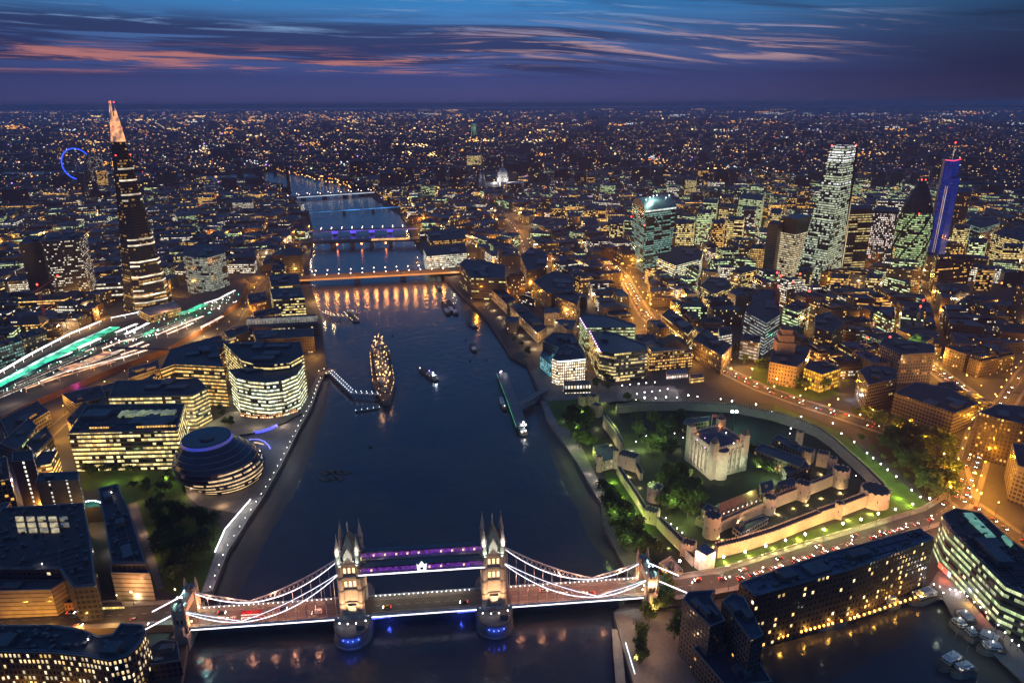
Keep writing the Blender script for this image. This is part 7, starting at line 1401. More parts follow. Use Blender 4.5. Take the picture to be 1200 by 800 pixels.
grove([(745, 492), (800, 492), (800, 530), (770, 545), (745, 525)], 20, 'tree in the dark inner ward left of the keep', 'trees of the inner ward', (0, 3, 3, 1))
grove([(880, 535), (898, 530), (918, 550), (905, 562), (884, 560)], 9, 'tree lit green between the keep and the barrack block', 'trees beside the barracks', (0, 2, 5), .9)
grove([(722, 470), (745, 468), (752, 482), (728, 484)], 4, 'tree by the outer gate beside the forecourt', 'trees of the forecourt', (2, 4), .8)
grove([(1000, 486), (1040, 500), (1085, 514), (1118, 524), (1122, 560), (1115, 590), (1092, 588), (1045, 540)], 58, 'dark tree in the wooded slope between the moat path and the orange junction', 'trees of the hill gardens', (0, 1, 3, 3))
grove([(885, 430), (920, 428), (955, 442), (975, 462), (925, 458)], 24, 'dark tree in the garden square before the columned tower building', 'trees of the garden square', (0, 1, 3))
grove([(845, 405), (885, 415), (885, 432), (860, 425)], 9, 'dark tree beside the wide orange road by the columned tower building', 'trees beside the orange road', (3, 0), .9)
grove([(700, 440), (720, 442), (712, 460), (698, 458)], 5, 'dark tree before the ground floor of the wedge roofed offices', 'trees before the wedge roofed offices', (3, 0), .9)
grove([(775, 690), (785, 690), (780, 720), (758, 735), (756, 720)], 8, 'tree beside the foot of the castle-side gate tower', 'trees at the bridge foot', (2, 1, 5), .8, 4)
grove([(746, 745), (755, 742), (756, 775), (748, 778)], 6, 'tree of the clipped row on the hotel quay', 'trees on the hotel quay', (2, 4), .7, 4)
grove([(788, 735), (802, 735), (802, 752), (790, 754)], 4, 'round tree in the hotel forecourt lit by a white lamp', 'trees of the hotel forecourt', (1, 5), .8, 4)
grove([(600, 398), (622, 412), (628, 420), (612, 412)], 5, 'tree on the quay before the customs house', 'trees before the customs house', (2, 4), .7)
for a, b in ((1009, 517), (1021, 529), (1034, 539), (1047, 549), (1061, 561), (1076, 573), (1091, 585)): put_tree(tuple(G(a, b)), 2, 'small tree lit yellow green beside a path lamp of the moat edge', 'lit trees along the moat path', .55); lamp(G(a-1, b+2, 8), 500, (.85, 1, .5), .3)
for k, t in enumerate(TP):
    a, b = ((205, 645), (670, 498), (752, 748), (1060, 530), (1085, 540), (800, 590))[k]; t.location = G(a, b); t['label'] = ('broad tree in the middle of the dark park', 'broad tree nearest the castle gate lawn', 'tree on the hotel quay beside the lit path', 'largest dark tree of the wooded slope', 'small dark tree near the top of the wooded slope', 'tallest bright tree of the clump below the keep')[k]
# ============================================================ street lamps
def lamp_proto(h, r, e, pw, col, lab, grp, rad=.4):
    t = thing('street_lamp', lab, 'street lamp', (0, 0, 0), grp); mb = MB(); mb.bar((0, 0, 0), (0, 0, h), .14, 0, 6, .08).cyl((0, 0), .3, 0, .2, .8, 8, 0); mb.build('post', [M['dark']], t); mb = MB(); mb.ball((0, 0, h+r), r); mb.build('lamp_head', [e], t)
    lamp((0, 0, h+r*2.2), pw, col, rad, t); return t
LP = {}
def put_lamps(key, pts, *a):
    for p in pts:
        if key not in LP: LP[key] = lamp_proto(*a); o = LP[key]
        else: o = copy_tree(LP[key])
        o.location = p
e_l1 = em('lamp_head_white', (1, .88, .85), 16); e_l2 = em('lamp_head_orange', (1, .48, .09), 2.6); e_l3 = em('lamp_head_green_white', (.9, 1, .8), 14)
put_lamps('app', [G(a, b+5, 5.3) for a, b in ((795, 669), (817, 668), (846, 664), (871, 658), (895, 651), (918, 644), (941, 637), (963, 631), (985, 624), (1006, 619), (1026, 612), (1046, 607), (1066, 601), (1086, 594))], 10.5, .85, e_l1, 16000, (1, .44, .24), 'white street lamp on the parapet between the approach road and the moat', 'lamps along the approach parapet')
put_lamps('appb', [p+Vector((0, 0, .2)) for p, d in along(offs(RD_app, -9), 26)][:14], 9, .5, e_l2, 16000, (1, .40, .18), 'warm street lamp on the far pavement of the approach road beside the warehouse', 'warm lamps of the approach road')
put_lamps('path', [G(a, b+1.5) for a, b in ((1000, 522), (1015, 535), (1022, 541), (1031, 548), (1039, 555), (1049, 563), (1067, 579), (1077, 587), (904, 486), (926, 506), (951, 504), (985, 512), (975, 500), (938, 492))], 4.5, .62, em('lamp_head_violet_white', (.85, .78, 1), 15), 700, (.9, .85, 1), 'small white lamp on the path above the green moat', 'lamps of the moat path')
put_lamps('north', [G(a, b+2) for a, b in ((755, 471), (780, 470), (806, 468), (857, 475), (885, 479))], 6, .8, e_l3, 1800, (.9, 1, .6), 'bright yellow white lamp along the north moat walk', 'bright lamps of the north walk')
put_lamps('north2', [G(a, b+1) for a, b in ((745, 472), (768, 470), (793, 469), (817, 468), (844, 471), (729, 455), (738, 454), (748, 453), (757, 452), (767, 451), (755, 463), (764, 462), (773, 461), (782, 459), (746, 465))], 4, .5, e_l1, 700, (1, .85, .8), 'small lamp on the paved forecourt north of the moat', 'lamps of the forecourt')
put_lamps('hill', [p for k, (p, d) in enumerate(along(offs(RD_hill, 10), 30))]+[p for p, d in along(offs(RD_hill, -10), 34)], 11, .6, e_l2, 34000, (1, .38, .03), 'orange street lamp along the road round the castle hill', 'orange lamps of the hill road')
put_lamps('low', [p for p, d in along(offs(RD_low, 7), 34)]+[p for p, d in along(offs(RD_king, 7), 40)], 10, .6, e_l2, 12000, (1, .52, .16), 'orange street lamp along the riverside street behind the customs house', 'orange lamps of the riverside street')
put_lamps('minor', [p for p, d in along(offs(RD_min, 9), 24)]+[p for p, d in along(offs(RD_min, -9), 28)]+[p for p, d in along(offs(RD_man, 8), 26)]+[p for p, d in along(offs(RD_east, 9), 24)], 11, .55, e_l2, 9500, (1, .40, .03), 'orange street lamp around the wide eastern junction', 'orange lamps of the junction')
put_lamps('south', [p+Vector((0, 0, .2)) for p, d in along(offs(RD_south, 8), 26)], 9, .5, e_l2, 12000, (1, .46, .18), 'orange street lamp along the park-side bridge approach', 'orange lamps of the south approach')
put_lamps('tool', [p for p, d in along(offs(RD_tool, 6), 32)][3:], 9, .5, e_l2, 1500, (1, .46, .10), 'orange street lamp in the winding street behind the glass offices', 'orange lamps of the winding street')
put_lamps('walk', [p for p, d in along(offs([G(a, b, 5.1) for a, b in PXL[3:13]], .9), 11)], 3.2, .28, M['e_white'], 330, (1, .86, .72), 'low white lamp on the railing of the riverside walk', 'railing lamps of the riverside walk')
put_lamps('inner', [G(a, b) for a, b in ((822, 535), (825, 540), (815, 520), (790, 512), (800, 517), (723, 553), (730, 561), (735, 568), (739, 575), (743, 581), (748, 588), (752, 594), (756, 599), (780, 612), (786, 619), (793, 624), (799, 629), (745, 522), (757, 515), (906, 520), (925, 512), (958, 540), (990, 555), (1002, 562))], 3.5, .42, em('lamp_head_lilac', (.9, .75, 1), 12), 350, (1, .8, .85), 'small lilac lamp along the castle wall walks', 'lamps inside the castle')
put_lamps('quay', [G(a, b) for a, b in ((1093, 690), (1100, 693), (1104, 700), (1112, 696), (1118, 697), (1124, 699), (1132, 704), (1140, 711), (1147, 717), (1154, 723), (1161, 730), (1168, 738), (1176, 747), (1184, 756), (1192, 762))], 3.5, .4, M['e_white'], 420, (1, .9, .7), 'small lamp along the basin quay before the green glass offices', 'lamps of the basin quay')
# parapets and light lines of the riverside walk
t = thing('light_wall', 'low zigzag wall with a bright white light strip along the riverside walk', 'wall light', tuple(G(265, 622))); P = [G(a, b, 5.1) for a, b in ((252, 648), (264, 621), (294, 586))]; mb = MB()
for a, b in zip(P, P[1:]): mb.bar(a+Vector((0, 0, .5)), b+Vector((0, 0, .5)), .5)
mb.build('wall', [M['conc']], t); mb = MB()
for a, b in zip(P, P[1:]): mb.bar(a+Vector((0, 0, 1.2)), b+Vector((0, 0, 1.2)), .42)
mb.build('light_strip', [M['e_line']], t)
for s in (.15, .4, .65, .9): lamp(P[1].lerp(P[2], s)+Vector((1, 1, 2.6)), 700, (1, .93, .85), .5); lamp(P[0].lerp(P[1], s)+Vector((1, 1, 2.6)), 600, (1, .93, .85), .5)
t = thing('railing', 'pale metal railing along the edge of the riverside walk', 'railing', tuple(BL[6])); P = [p+Vector((0, 0, .1)) for p in BL[3:13]]; mb = MB()
for o in (.5, 1.1): mb.path([p+Vector((0, 0, o)) for p in P], .12)
for p, d in along(P, 3): mb.bar(p, p+Vector((0, 0, 1.15)), .07)
mb.build('rails', [pm('railing_paint', (.6, .6, .58), .5)], t)
t = thing('balustrade', 'stone balustrade between the approach road and the moat', 'balustrade', tuple(RD_app[4])); P = [p+Vector((0, 0, .17)) for p in offs(RD_app, 10.6)]; mb = MB(); mb.path([p+Vector((0, 0, 1.0)) for p in P], .3)
for p, d in along(P, 2.4): mb.bar(p, p+Vector((0, 0, 1.0)), .16)
mb.build('rails', [M['stone']], t)
# ============================================================ vehicles
glassv = pm('vehicle_glass', (.015, .018, .02), .1, 0, .5, .1); tyre = M['dark']; e_hd = em('headlight_lamp', (1, .93, .8), 22); e_tl = em('tail_lamp', (1, .03, .02), 9)
def vehicle(kind, col, lab, grp):
    pt = pm('car_paint', col, .35, .1, 1.0, .1)
    L, Wd, H = dict(car=(4.4, 1.8, 1.45), van=(5.6, 2.1, 2.5), bus=(11.0, 2.6, 4.4), cab=(4.6, 1.8, 1.75))[kind]
    t = thing({'car': 'car', 'van': 'delivery_van', 'bus': 'double_decker_bus', 'cab': 'taxi_cab'}[kind], lab, {'cab': 'taxi'}.get(kind, kind), (0, 0, 0), grp); mb = MB(); q = lambda x0, x1, w_: [(x0, -w_/2), (x1, -w_/2), (x1, w_/2), (x0, w_/2)]
    if kind in ('car', 'cab'):
        mb.prism(q(-L/2, L/2, Wd), .3, .62, 0, 0); mb.prism(q(-L/2, L/2, Wd), .62, .88, 0, 0, q(-L/2+.12, L/2-.25, Wd-.15)); mb.prism(q(-L*.26, L*.13, Wd-.35), H-.06, H, 0, 0); mb.build('body', [pt], t)
        mb = MB(); mb.prism(q(-L*.40, L*.25, Wd-.17), .885, H-.06, 0, 0, q(-L*.27, L*.14, Wd-.38)); mb.build('cabin_glass', [glassv], t)
    elif kind == 'van':
        mb.prism(q(-L/2, L*.22, Wd), .4, H, 0, 0); mb.prism(q(L*.22+.004, L/2, Wd), .4, 1.25, 0, 0); mb.build('body', [pt], t); mb = MB(); mb.prism(q(L*.225, L*.42, Wd-.06), 1.255, H-.1, 0, 0, q(L*.225, L*.28, Wd-.2)); mb.build('cabin_glass', [glassv], t)
    else:
        mb.prism(q(-L/2, L/2, Wd), .35, H, 0, 0); mb.prism(q(-L/2+.3, L/2-.3, Wd-.3), H, H+.12, 0, 0); mb.build('body', [pt], t)
        for z in (1.25, 3.0): mb = MB(); mb.prism(q(-L/2+.4, L/2+.02, Wd+.05), z, z+.85, 0, 0, cap=False); mb.build('window_band', [em('bus_window_light', (1, .8, .7), .9, .5, .8)], t)
    for s in (-1, 1):
        mb = MB(); mb.ball((L/2+.02, s*Wd*.36, .7), .26, 0, .2); mb.build('headlight', [e_hd], t); mb = MB(); mb.ball((-L/2-.02, s*Wd*.38, .8), .2, 0, .16); mb.build('tail_light', [e_tl], t)
        for x in (-L*.31, L*.31):
            mb = MB(); n = 10; c = [(x+.33*math.cos(k*2*math.pi/n), .33+.33*math.sin(k*2*math.pi/n)) for k in range(n)]; y0, y1 = s*(Wd/2-.22), s*(Wd/2+.02)
            for k in range(n): a, b = c[k], c[(k+1) % n]; mb.face([(a[0], y0, a[1]), (b[0], y0, b[1]), (b[0], y1, b[1]), (a[0], y1, a[1])])
            mb.face([(a[0], y1, a[1]) for a in c]); mb.build('wheel', [tyre], t)
    return t
CP = [vehicle('car', c, 'x', 'x') for c in ((.5, .5, .5), (.03, .03, .035), (.45, .03, .02), (.05, .08, .2), (.7, .7, .68))]; CN = ('silver', 'black', 'red', 'dark blue', 'white'); fresh = set()
def put_car(src, p, ang, lab, grp):
    if src.name in fresh: o = copy_tree(src)
    else: o = src; fresh.add(src.name)
    o.location = p; o.rotation_euler = (0, 0, ang); o['label'] = lab; o['group'] = grp; return o
def traffic(P, o, step, rev, where, grp, jit_=.8):
    for p, d in along(offs(P, o), step):
        if R.random() < .22: continue
        k = R.randrange(5); a = math.atan2(d.y, d.x)+(math.pi if rev else 0); put_car(CP[k], tuple(p+d*R.uniform(-3, 3)+Vector((0, 0, .1+.012*len(ROADS)))), a, '%s car %s' % (CN[k], where), grp)
traffic(RD_app[2:8], -3.2, 9, False, 'in the slow queue on the warehouse side of the approach road', 'queue on the approach road'); traffic(RD_app, 3.4, 34, True, 'on the moat side of the approach road', 'cars on the approach road')
traffic(RD_hill[3:], 3.6, 17, False, 'on the near side of the hill road', 'cars on the hill road'); traffic(RD_hill[2:], -3.6, 15, True, 'on the far side of the hill road', 'cars on the hill road far side')
traffic(RD_min, 3, 15, False, 'heading inland through the orange junction', 'cars heading inland'); traffic(RD_min, -3.4, 13, True, 'coming out of the inland street to the junction', 'cars coming to the junction'); traffic(RD_east, 3, 14, False, 'on the road beside the green glass offices', 'cars beside the green offices'); traffic(RD_man, 3, 18, True, 'in the street beside the courthouse block', 'cars by the courthouse')
traffic(RD_south[:4], 3, 34, False, 'on the park-side bridge approach', 'cars on the south approach'); traffic(RD_low, 2.8, 24, True, 'in the riverside street behind the customs house', 'cars in the riverside street'); traffic(RD_king[2:], 2.6, 26, False, 'in the street inland from the orange bridge', 'cars inland of the orange bridge')
ab = math.atan2(be.y, be.x); n_ = lambda s, t: B(s, t, 10.06)
put_car(vehicle('bus', (.5, .02, .02), 'x', 'x'), n_(-58, 2.8), ab+math.pi, 'red double decker bus on the bridge near the park bank', None) if False else None
bs = vehicle('bus', (.5, .02, .02), 'red double decker bus crossing the bridge on the park side', None); bs.location = n_(-58, 2.9); bs.rotation_euler.z = ab+math.pi
vn = vehicle('van', (.75, .73, .68), 'white delivery van on the bridge beside the park-side tower', None); vn.location = n_(-20, 2.9); vn.rotation_euler.z = ab+math.pi
cbx = vehicle('cab', (.75, .38, .02), 'yellow cab crossing the lifting middle deck of the bridge', None); cbx.location = n_(21.5, .6+1.8); cbx.rotation_euler.z = ab+math.pi
for s, tt, k, lab, rv in ((-77, -2.8, 1, 'black car on the bridge just past the park-side gate tower', 0), (68, 2.6, 1, 'black car on the lifting deck close to the castle-side tower', 1), (-41, -2.8, 3, 'dark blue car on the far lane of the bridge park side', 0), (-70, 2.8, 4, 'white car following the red bus on the bridge', 1), (118, -2.8, 0, 'silver car on the bridge castle side far lane', 0), (147, 2.8, 2, 'red car on the bridge castle side near lane', 1), (-115, 2.6, 4, 'white car leaving the bridge at the park-side anchor ties', 1)): put_car(CP[k], n_(s, tt), ab+(math.pi if rv else 0), lab, None)
for a, b, k, lab in ((846, 678, 2, 'red car turning at the start of the approach road'), (158, 726, 4, 'white car on the park-side approach near the anchor tie'), (92, 733, 0, 'silver car with bright headlights before the brick house')): p = G(a, b, 9); put_car(CP[k], (p.x, p.y, 8.95 if a < 200 else 8.9), ab, lab, None)
# ============================================================ ships and boats
def hull(mb, P0, P1, wd, zt, zb=-.5, blunt=.28, mat=0, deck=1, n=18, stern=.6, run=.12):
    a, b = Vector(P0), Vector(P1); e = (b-a); L = e.length; e = e/L; p = Vector((-e.y, e.x, 0)); lf_, rt = [], []
    for k in range(n+1):
        s = k/n; w = wd/2*min(1, (s/blunt)**.55 if s < blunt else 1, stern+(1-stern)*min(1, (1-s)/run)); lf_.append(a+e*L*s+p*w); rt.append(a+e*L*s-p*w)
    poly = [tuple(q[:2]) for q in lf_+rt[::-1]]; c = (a+b)/2; low = [(c.x+(x-c.x)*.97+0, c.y+(y-c.y)*.93) for x, y in poly]; mb.prism(low, zb, zt, mat, deck, poly); return e, p
def pos(P0, e, p, s, t, z): v = Vector(P0)+e*s+p*t; return Vector((v.x, v.y, z))
navy = pm('warship_grey', (.20, .21, .22), .6, sc=.1); wood = pm('deck_wood', (.11, .085, .06), .8, sc=.3)
s0, s1 = G(443, 401, 0), G(453, 477, 0); s0.z = s1.z = 0; t = thing('museum_warship', 'old grey warship moored midstream and strung with warm lights', 'warship', tuple((s0+s1)/2)); mb = MB(); e, p = hull(mb, s0, s1, 25, 7, -1, .3, stern=.25, run=.25); L = (s1-s0).length; mb.build('hull', [navy, wood], t); ro = math.atan2(e.y, e.x)
def sb(nm, s, w, l, z0, z1, m_=None): mb = MB(); mb.box(pos(s0, e, p, L*s, 0, 0), l, w, z0, z1, ro); return mb.build(nm, [m_ or navy], t)
for s, w, l, z0, z1 in ((.30, 17, 18, 7, 11), (.37, 14, 14, 7, 17), (.385, 11, 9, 17, 22), (.50, 17, 26, 7, 11.5), (.62, 15, 16, 7, 13), (.66, 9, 8, 13, 17), (.73, 12, 12, 7, 10)): sb('superstructure', s, w, l, z0, z1)
for s in (.44, .57): mb = MB(); c = pos(s0, e, p, L*s, 0, 0); mb.cyl(c, 3.6, 11, 3.2, 22, 14); mb.build('funnel', [navy], t)
for s, sg, z in ((.16, -1, 7), (.225, -1, 9.5), (.80, 1, 9.5), (.865, 1, 7)):
    c = pos(s0, e, p, L*s, 0, 0); mb = MB(); mb.cyl(c, 4.2, z, 3.8, z+3.2, 10); g_ = mb.build('gun_turret', [navy], t); mb = MB()
    for o in (-1.2, 0, 1.2): q = c+p*o; mb.bar((q.x, q.y, z+2), tuple((q+e*sg*9)[:2])+(z+3.4,), .28)
    mb.build('gun_barrels', [navy], g_)
for s, h in ((.41, 40), (.60, 36)): c = pos(s0, e, p, L*s, 0, 0); mb = MB(); mb.bar((c.x, c.y, 20), (c.x, c.y, h), .5).bar(tuple((c+p*4)[:2])+(h-8,), tuple((c-p*4)[:2])+(h-8,), .2); mb.build('mast', [navy], t)
e_fe = em('festoon_bulb', (1, .58, .22), 3); mb = MB()
for k in range(46):
    s = k/45; w = 11.8*min(1, (max(s, .02)/.3)**.55, .25+.75*min(1, (1-s)/.25))
    for sg in (-1, 1): mb.ball(pos(s0, e, p, L*s, sg*w, 8.6), R.uniform(.25, .6)) if R.random() < .4 else None
for k in range(100): s = R.choice((.16, .22, .33, .38, .42, .5, .55, .62, .68, .75, .84))+R.gauss(0, .022); mb.ball(pos(s0, e, p, L*s, R.uniform(-8, 8)*min(1, s*3.5), R.choice((9, 12, 14, 18, 23))), R.uniform(.4, 1.05))
for s_, h in ((.41, 40), (.60, 36)):
    for k in range(9): f_ = k/9; mb.ball(pos(s0, e, p, L*(s_+(.02-s_)*f_ if s_ < .5 else s_+(.97-s_)*f_), 0, h+(8-h)*f_), .45)
mb.build('festoon_lights', [e_fe], t)
for k in range(10): lamp(pos(s0, e, p, L*(.08+k*.093), R.choice((-5, 5)), 17+R.uniform(0, 6)), 2400, (1, .50, .20), .6)
# boats
def boat(nm, lab, a, b, wd, zt=1.6, cab=None, colr=(.5, .5, .5), cabh=2.4, lights=(), grp=None, mast=0, cat='boat'):
    q0, q1 = G(a[0], a[1], 0), G(b[0], b[1], 0); t = thing(nm, lab, cat, tuple((q0+q1)/2), grp); mb = MB(); e, p = hull(mb, q0, q1, wd, zt); L = (q1-q0).length; mb.build('hull', [pm('boat_hull', colr, .5), wood], t); ro = math.atan2(e.y, e.x)
    if cab:
        c = pos(q0, e, p, L*(cab[0]+cab[1])/2, 0, 0); mb = MB(); mb.box(c, L*(cab[1]-cab[0]), wd*.68, zt, zt+cabh, ro, 0, 1); mb.build('cabin', [win((.45, .45, .45), 1.8, 2.4, .7, .5, .4, 1.2, **WHT), M['white']], t); mb = MB(); mb.box(c, L*(cab[1]-cab[0])*.5, wd*.45, zt+cabh, zt+cabh+1.4, ro); mb.build('wheelhouse', [M['white']], t)
    if mast: c = pos(q0, e, p, L*.45, 0, 0); mb = MB(); mb.bar((c.x, c.y, zt), (c.x, c.y, zt+mast), .16).bar((c.x, c.y, zt+1.6), tuple(pos(q0, e, p, L*.85, 0, 0)[:2])+(zt+1.8,), .12); mb.build('mast', [M['steel']], t)
    for s, tt, z, m_, r_ in lights: mb = MB(); mb.ball(pos(q0, e, p, L*s, tt, z), r_); mb.build('boat_lamp', [m_], t)
    return t, q0, e, p, L
b_, q0, e2, p2, L2 = boat('patrol_boat', 'small boat under way with a white lit cabin and a searchlight', (491, 433), (512, 447), 7.5, 2.4, (.55, .85), (.12, .13, .14), 3.0, ((.06, 0, 3.2, M['e_warm'], .6), (.72, 2, 6.5, M['e_cool'], .8), (.85, -1, 5.5, M['e_cool'], .8), (.6, 0, 7.5, M['e_mag'], .6))); lamp(pos(q0, e2, p2, L2*.8, 3.5, 7), 2600, (.8, .9, 1), .4)
for lab, a, b, w in (('outer dark barge of the moored cluster above the midstream', (518, 354), (526, 370), 9), ('middle dark barge of the moored cluster', (525, 352), (530, 368), 9), ('inner dark barge of the moored cluster nearest the quay', (530, 358), (535, 370), 9), ('lone dark lighter moored by the river wall', (547, 378), (558, 385), 8), ('dark lighter moored upstream of the river pier', (552, 404), (557, 413), 8), ('dark narrow barge close under the orange bridge end', (510, 332), (516, 341), 6)): boat('barge', lab, a, b, w, 1.8, (.6, .85), (.05, .045, .04), 1.6)
for k, (a, b) in enumerate(((460, 393.5), (546, 399), (551, 423), (570, 422.5), (434, 524), (444, 404))): q = G(a, b, 0); tag(MB().cyl(q, 1.3, -.5, 1.3, .9, 10).cyl(q, .9, .9, .3, 2.2, 10).build('mooring_buoy', [M['dark']], None, tuple(q)), 'dark mooring buoy '+('near the warship bow', 'upstream of the river pier', 'left of the river pier tip', 'between the wall and the pier tip', 'alone below the warship', 'right beside the warship bow')[k], 'buoy')
t = thing('barge_raft', 'dark rafts of lashed timber on the river below the warship', 'raft', tuple(G(393, 557, 0)))
for k in range(7): mb = MB(); q = G(381+k % 4*8, 553+(k//4)*8+R.uniform(-1, 1), 0); mb.box(q, 9, 5, -.3, .5, .6+R.uniform(-.2, .2)); mb.build('timber_raft', [M['mud']], t)
# piers
def pier(nm, lab, pts, wd, z, m_, lampm=None, roofm=None, step=6):
    P = [G(a, b, z) for a, b in pts]; t = thing(nm, lab, 'pier', tuple(P[len(P)//2])); A_, B_ = offs(P, wd/2), offs(P, -wd/2); mb = MB()
    for i in range(len(P)-1): mb.prism([tuple(A_[i][:2]), tuple(B_[i][:2]), tuple(B_[i+1][:2]), tuple(A_[i+1][:2])], z-.7, z, 0, 0)
    for p, d in along(P, 16): mb.bar((p.x, p.y, -2), (p.x, p.y, z-.7), .5, 0, 6)
    mb.build('deck', [m_], t); mb = MB()
    for L in (A_, B_):
        mb.path([p+Vector((0, 0, 1.1)) for p in L], .1)
        for p, d in along(L, 3): mb.bar(p, p+Vector((0, 0, 1.1)), .07)
    mb.build('handrail', [M['steel']], t)
    if roofm:
        mb = MB()
        for i in range(len(P)-1): mb.prism([tuple(A_[i][:2]), tuple(B_[i][:2]), tuple(B_[i+1][:2]), tuple(A_[i+1][:2])], z+3.2, z+3.5, 0, 0)
        for L in (A_, B_):
            for p, d in along(L, 8): mb.bar(p, p+Vector((0, 0, 3.2)), .12)
        mb.build('canopy', [roofm], t)
    if lampm:
        mb = MB()
        for L in (A_, B_):
            for p, d in along(L, step): mb.ball(p+Vector((0, 0, 1.6)), .42)
        mb.build('lamp_string', [lampm], t)
    return t, P
e_ds = em('walkway_dot', (.8, .88, 1), 5)
pier('gangway', 'bent gangway dotted with blue white lamps leading to the warship', [(388, 436), (413, 460), (444, 461.5)], 4.5, 5, M['steel'], e_ds); t, P = pier('floating_stage', 'floating stage with warm lamps below the curved offices', [(378, 437), (390, 432)], 12, 4.5, M['pave'], M['e_warm'], None, 8); lamp(P[0]+Vector((0, 0, 8)), 4500, (1, .5, .2), .5)
pier('mooring_boom', 'dotted row of small mooring lamps beside the warship stern', [(417, 482), (445, 478)], 1.2, 1.2, M['dark'], em('boom_dot', (.5, .85, 1), 2.2))
t, P = pier('gangway', 'warm lit gangway to the small pontoon near the orange bridge', [(380, 366), (390, 369.5), (409, 371)], 5, 5, M['pave'], M['e_warm'], None, 7); lamp(P[0]+Vector((0, 0, 7)), 5000, (1, .72, .3), .5); lamp(P[1]+Vector((0, 0, 7)), 3500, (1, .75, .4), .5); pier('pontoon', 'small pontoon with a moored lit boat near the orange bridge', [(407, 366), (418, 377)], 9, 1.6, M['dark'], M['e_warm'], None, 9)
boat('river_boat', 'passenger boat tied to the small pontoon near the orange bridge', (409, 364), (419, 373), 7, 2, (.2, .8), (.4, .4, .4), 2.6, ((.5, 0, 6, M['e_warm'], .7),))
t, P = pier('river_pier', 'long dark river pier pontoon with a canopy and lit ends', [(588, 440), (600, 470), (612, 503)], 11, 2.2, pm('pontoon_deck', (.06, .065, .07), .7), None, pm('pontoon_roof', (.10, .11, .12), .5)); mb = MB(); 
for f_, m_ in ((.0, M['e_white']), (.02, M['e_mag']), (.97, M['e_white']), (1, M['e_white'])): q = P[0].lerp(P[-1], f_); mb = MB(); mb.ball(q+Vector((R.uniform(-3, 3), R.uniform(-3, 3), 5)), .9); mb.build('pier_lamp', [m_], t)
mb = MB(); mb.path([q+Vector((-4.5, -4, 1.6)) for q in P], .35); mb.build('green_strip', [em('pier_green', (.1, .8, .35), .35, .8, .05)], t); lamp(P[-1]+Vector((0, 3, 7)), 2200, (1, .95, .85), .5); lamp(P[0]+Vector((3, 3, 7)), 900, (1, .95, .9), .5)
pier('gangway', 'covered double gangway from the bank to the long river pier', [(640, 459), (625, 467), (611, 476)], 8, 5, M['steel'], None, pm('gangway_roof', (.14, .14, .13), .6)); boat('river_boat', 'small passenger boat lying on the outer side of the long pier', (586, 467), (592, 482), 6, 1.8, (.15, .85), (.10, .14, .13), 2.4, ((.9, 0, 5, M['e_warm'], .5),)); boat('river_boat', 'passenger boat with lit stern at the downstream end of the long pier', (607, 497), (615, 512), 8, 2, (.2, .8), (.2, .2, .2), 2.6, ((.85, 2, 4.5, M['e_white'], .7), (.9, -2, 4.5, M['e_white'], .7)))
pier('gangway', 'long truss gangway running down the river beside the hotel quay', [(722, 737), (724, 765), (728, 810)], 5, 4, pm('truss_deck', (.3, .27, .22), .7), None, None); t = thing('light_wall', 'cold white light strip along the hotel quay edge', 'wall light', tuple(G(738, 770))); mb = MB(); mb.bar(G(733, 752, 6), G(744, 789, 6), .35); mb.build('light_strip', [em('quay_strip', (.75, .92, 1), 1.6, .3)], t)
# yachts of the basin
for k, (a, b, w, lab, m_) in enumerate((((1118, 722), (1138, 742), 9, 'large white motor yacht moored nose in before the green offices', 0), ((1112, 732), (1130, 748), 7, 'motor yacht beside the largest yacht of the basin', 0), ((1138, 748), (1172, 765), 10, 'long pale motor yacht at the downstream end of the basin quay', 0), ((1128, 744), (1142, 758), 6, 'small white cruiser between the two big yachts', 0), ((1142, 766), (1176, 770), 7, 'yacht with two tall masts in the basin corner', 18), ((1098, 790), (1124, 776), 8, 'old sailing barge with spread rigging in the dark basin', 20), ((1112, 796), (1140, 790), 7, 'second sailing vessel rafted to the old barge', 16), ((1004, 720), (1022, 716), 6, 'covered narrow boat along the warehouse quay', 0), ((950, 741), (990, 730), 8, 'long covered barge moored under the warehouse lanterns', 0), ((1030, 716), (1052, 711), 7, 'wide dark cruiser moored beneath the warehouse', 0), ((1062, 712), (1098, 700), 9, 'pale houseboat at the inner corner of the basin', 0))):
    o = boat('yacht', lab, a, b, w, 4.0, (.25, .8), (.22, .22, .21), 2.2, (((.5, 0, 8.2, M['e_white'], .3),) if k < 5 else ()), 'yachts of the basin', m_)[0]
    o.location.z = 2.2
for a, b, pw in ((1120, 735, 2600), (1150, 758, 2600), (1108, 716, 2200), (1175, 775, 1500), (1120, 782, 1200), (970, 740, 700)): lamp(G(a, b, 14), pw*.4, (.9, 1, .75), .6)
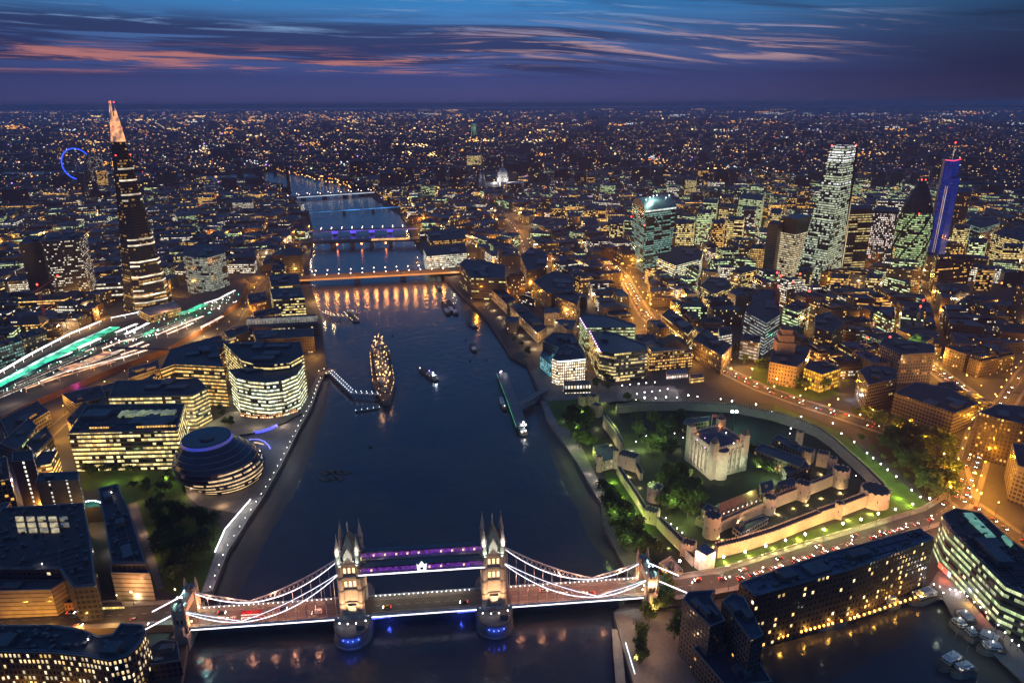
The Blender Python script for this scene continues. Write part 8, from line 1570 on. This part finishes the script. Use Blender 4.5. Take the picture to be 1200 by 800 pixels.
# ============================================================ cranes
def crane(lab, px, py, top, jib, col, ang):
    c = G(px, py); h = HT(px, py, top)-ZG; t = thing('tower_crane', lab, 'crane', tuple(c)); mb = MB(); w = 1.2
    for a, b in ((-w, -w), (w, -w), (w, w), (-w, w)): mb.bar((c.x+a, c.y+b, ZG), (c.x+a, c.y+b, ZG+h), .28)
    for k in range(int(h/4)):
        z = ZG+k*4
        for (a, b), (a2, b2) in (((-w, -w), (w, -w)), ((w, -w), (w, w)), ((w, w), (-w, w)), ((-w, w), (-w, -w))): mb.bar((c.x+a, c.y+b, z), (c.x+a2, c.y+b2, z+4), .16)
    mb.build('mast', [col], t); tp_ = Vector((c.x, c.y, ZG+h)); d = Vector((math.cos(ang), math.sin(ang), .35)); mb = MB(); e1 = tp_+d*jib
    for o in (0, 1.6): mb.bar(tp_+Vector((0, 0, o)), e1, .28)
    mb.bar(tp_, tp_-Vector((d.x, d.y, 0))*jib*.3, .6); mb.bar(tp_, tp_+Vector((0, 0, 7)), .3).bar(tp_+Vector((0, 0, 7)), e1, .1); mb.build('jib', [col], t)
    for q in (tp_+Vector((0, 0, 8)), e1): mb = MB(); mb.ball(q, 1.5); mb.build('red_lamp', [M['e_red']], t)
red = pm('crane_red', (.4, .06, .04), .6)
crane('red lit tower crane on the building site beside the glass wedge', 905, 392, 342, 38, red, 2.2); crane('second crane with red lamps behind the glass wedge', 903, 380, 326, 30, red, .4); crane('brown tower crane between the lit blocks near the columned tower', 941, 392, 348, 34, red, 2.9); crane('slim crane with a red tip above the golden lit building', 1011, 425, 403, 26, M['steel'], 1.0); crane('red crane mast standing before the dark slab tower', 56, 386, 340, 34, red, 2.4); crane('crane crowning the site behind the curved top tower', 760, 235, 190, 42, M['steel'], 1.8); crane('crane above the lime green lit office', 1071, 398, 366, 28, M['steel'], 2.0)
for a, b, z, pw, col in ((898, 400, 12, 6000, (.1, 1, .55)), (932, 398, 12, 6000, (.1, 1, .55)), (886, 393, 14, 5000, (.7, .9, 1)), (1018, 468, 12, 5000, (.8, .88, 1)), (1000, 462, 12, 5000, (.85, .9, 1)), (960, 470, 12, 3500, (.7, .9, 1)), (1072, 394, 40, 9000, (.5, 1, .1)), (1040, 390, 14, 9000, (1, .5, .35)), (1045, 345, 20, 9000, (1, .5, .2)), (985, 320, 14, 9000, (1, .45, .08)), (1080, 316, 12, 16000, (1, .5, .2)), (990, 455, 12, 5000, (1, .45, .1)), (992, 482, 10, 5000, (1, .42, .05))): lamp(G(a, b, z), pw, col, 1)
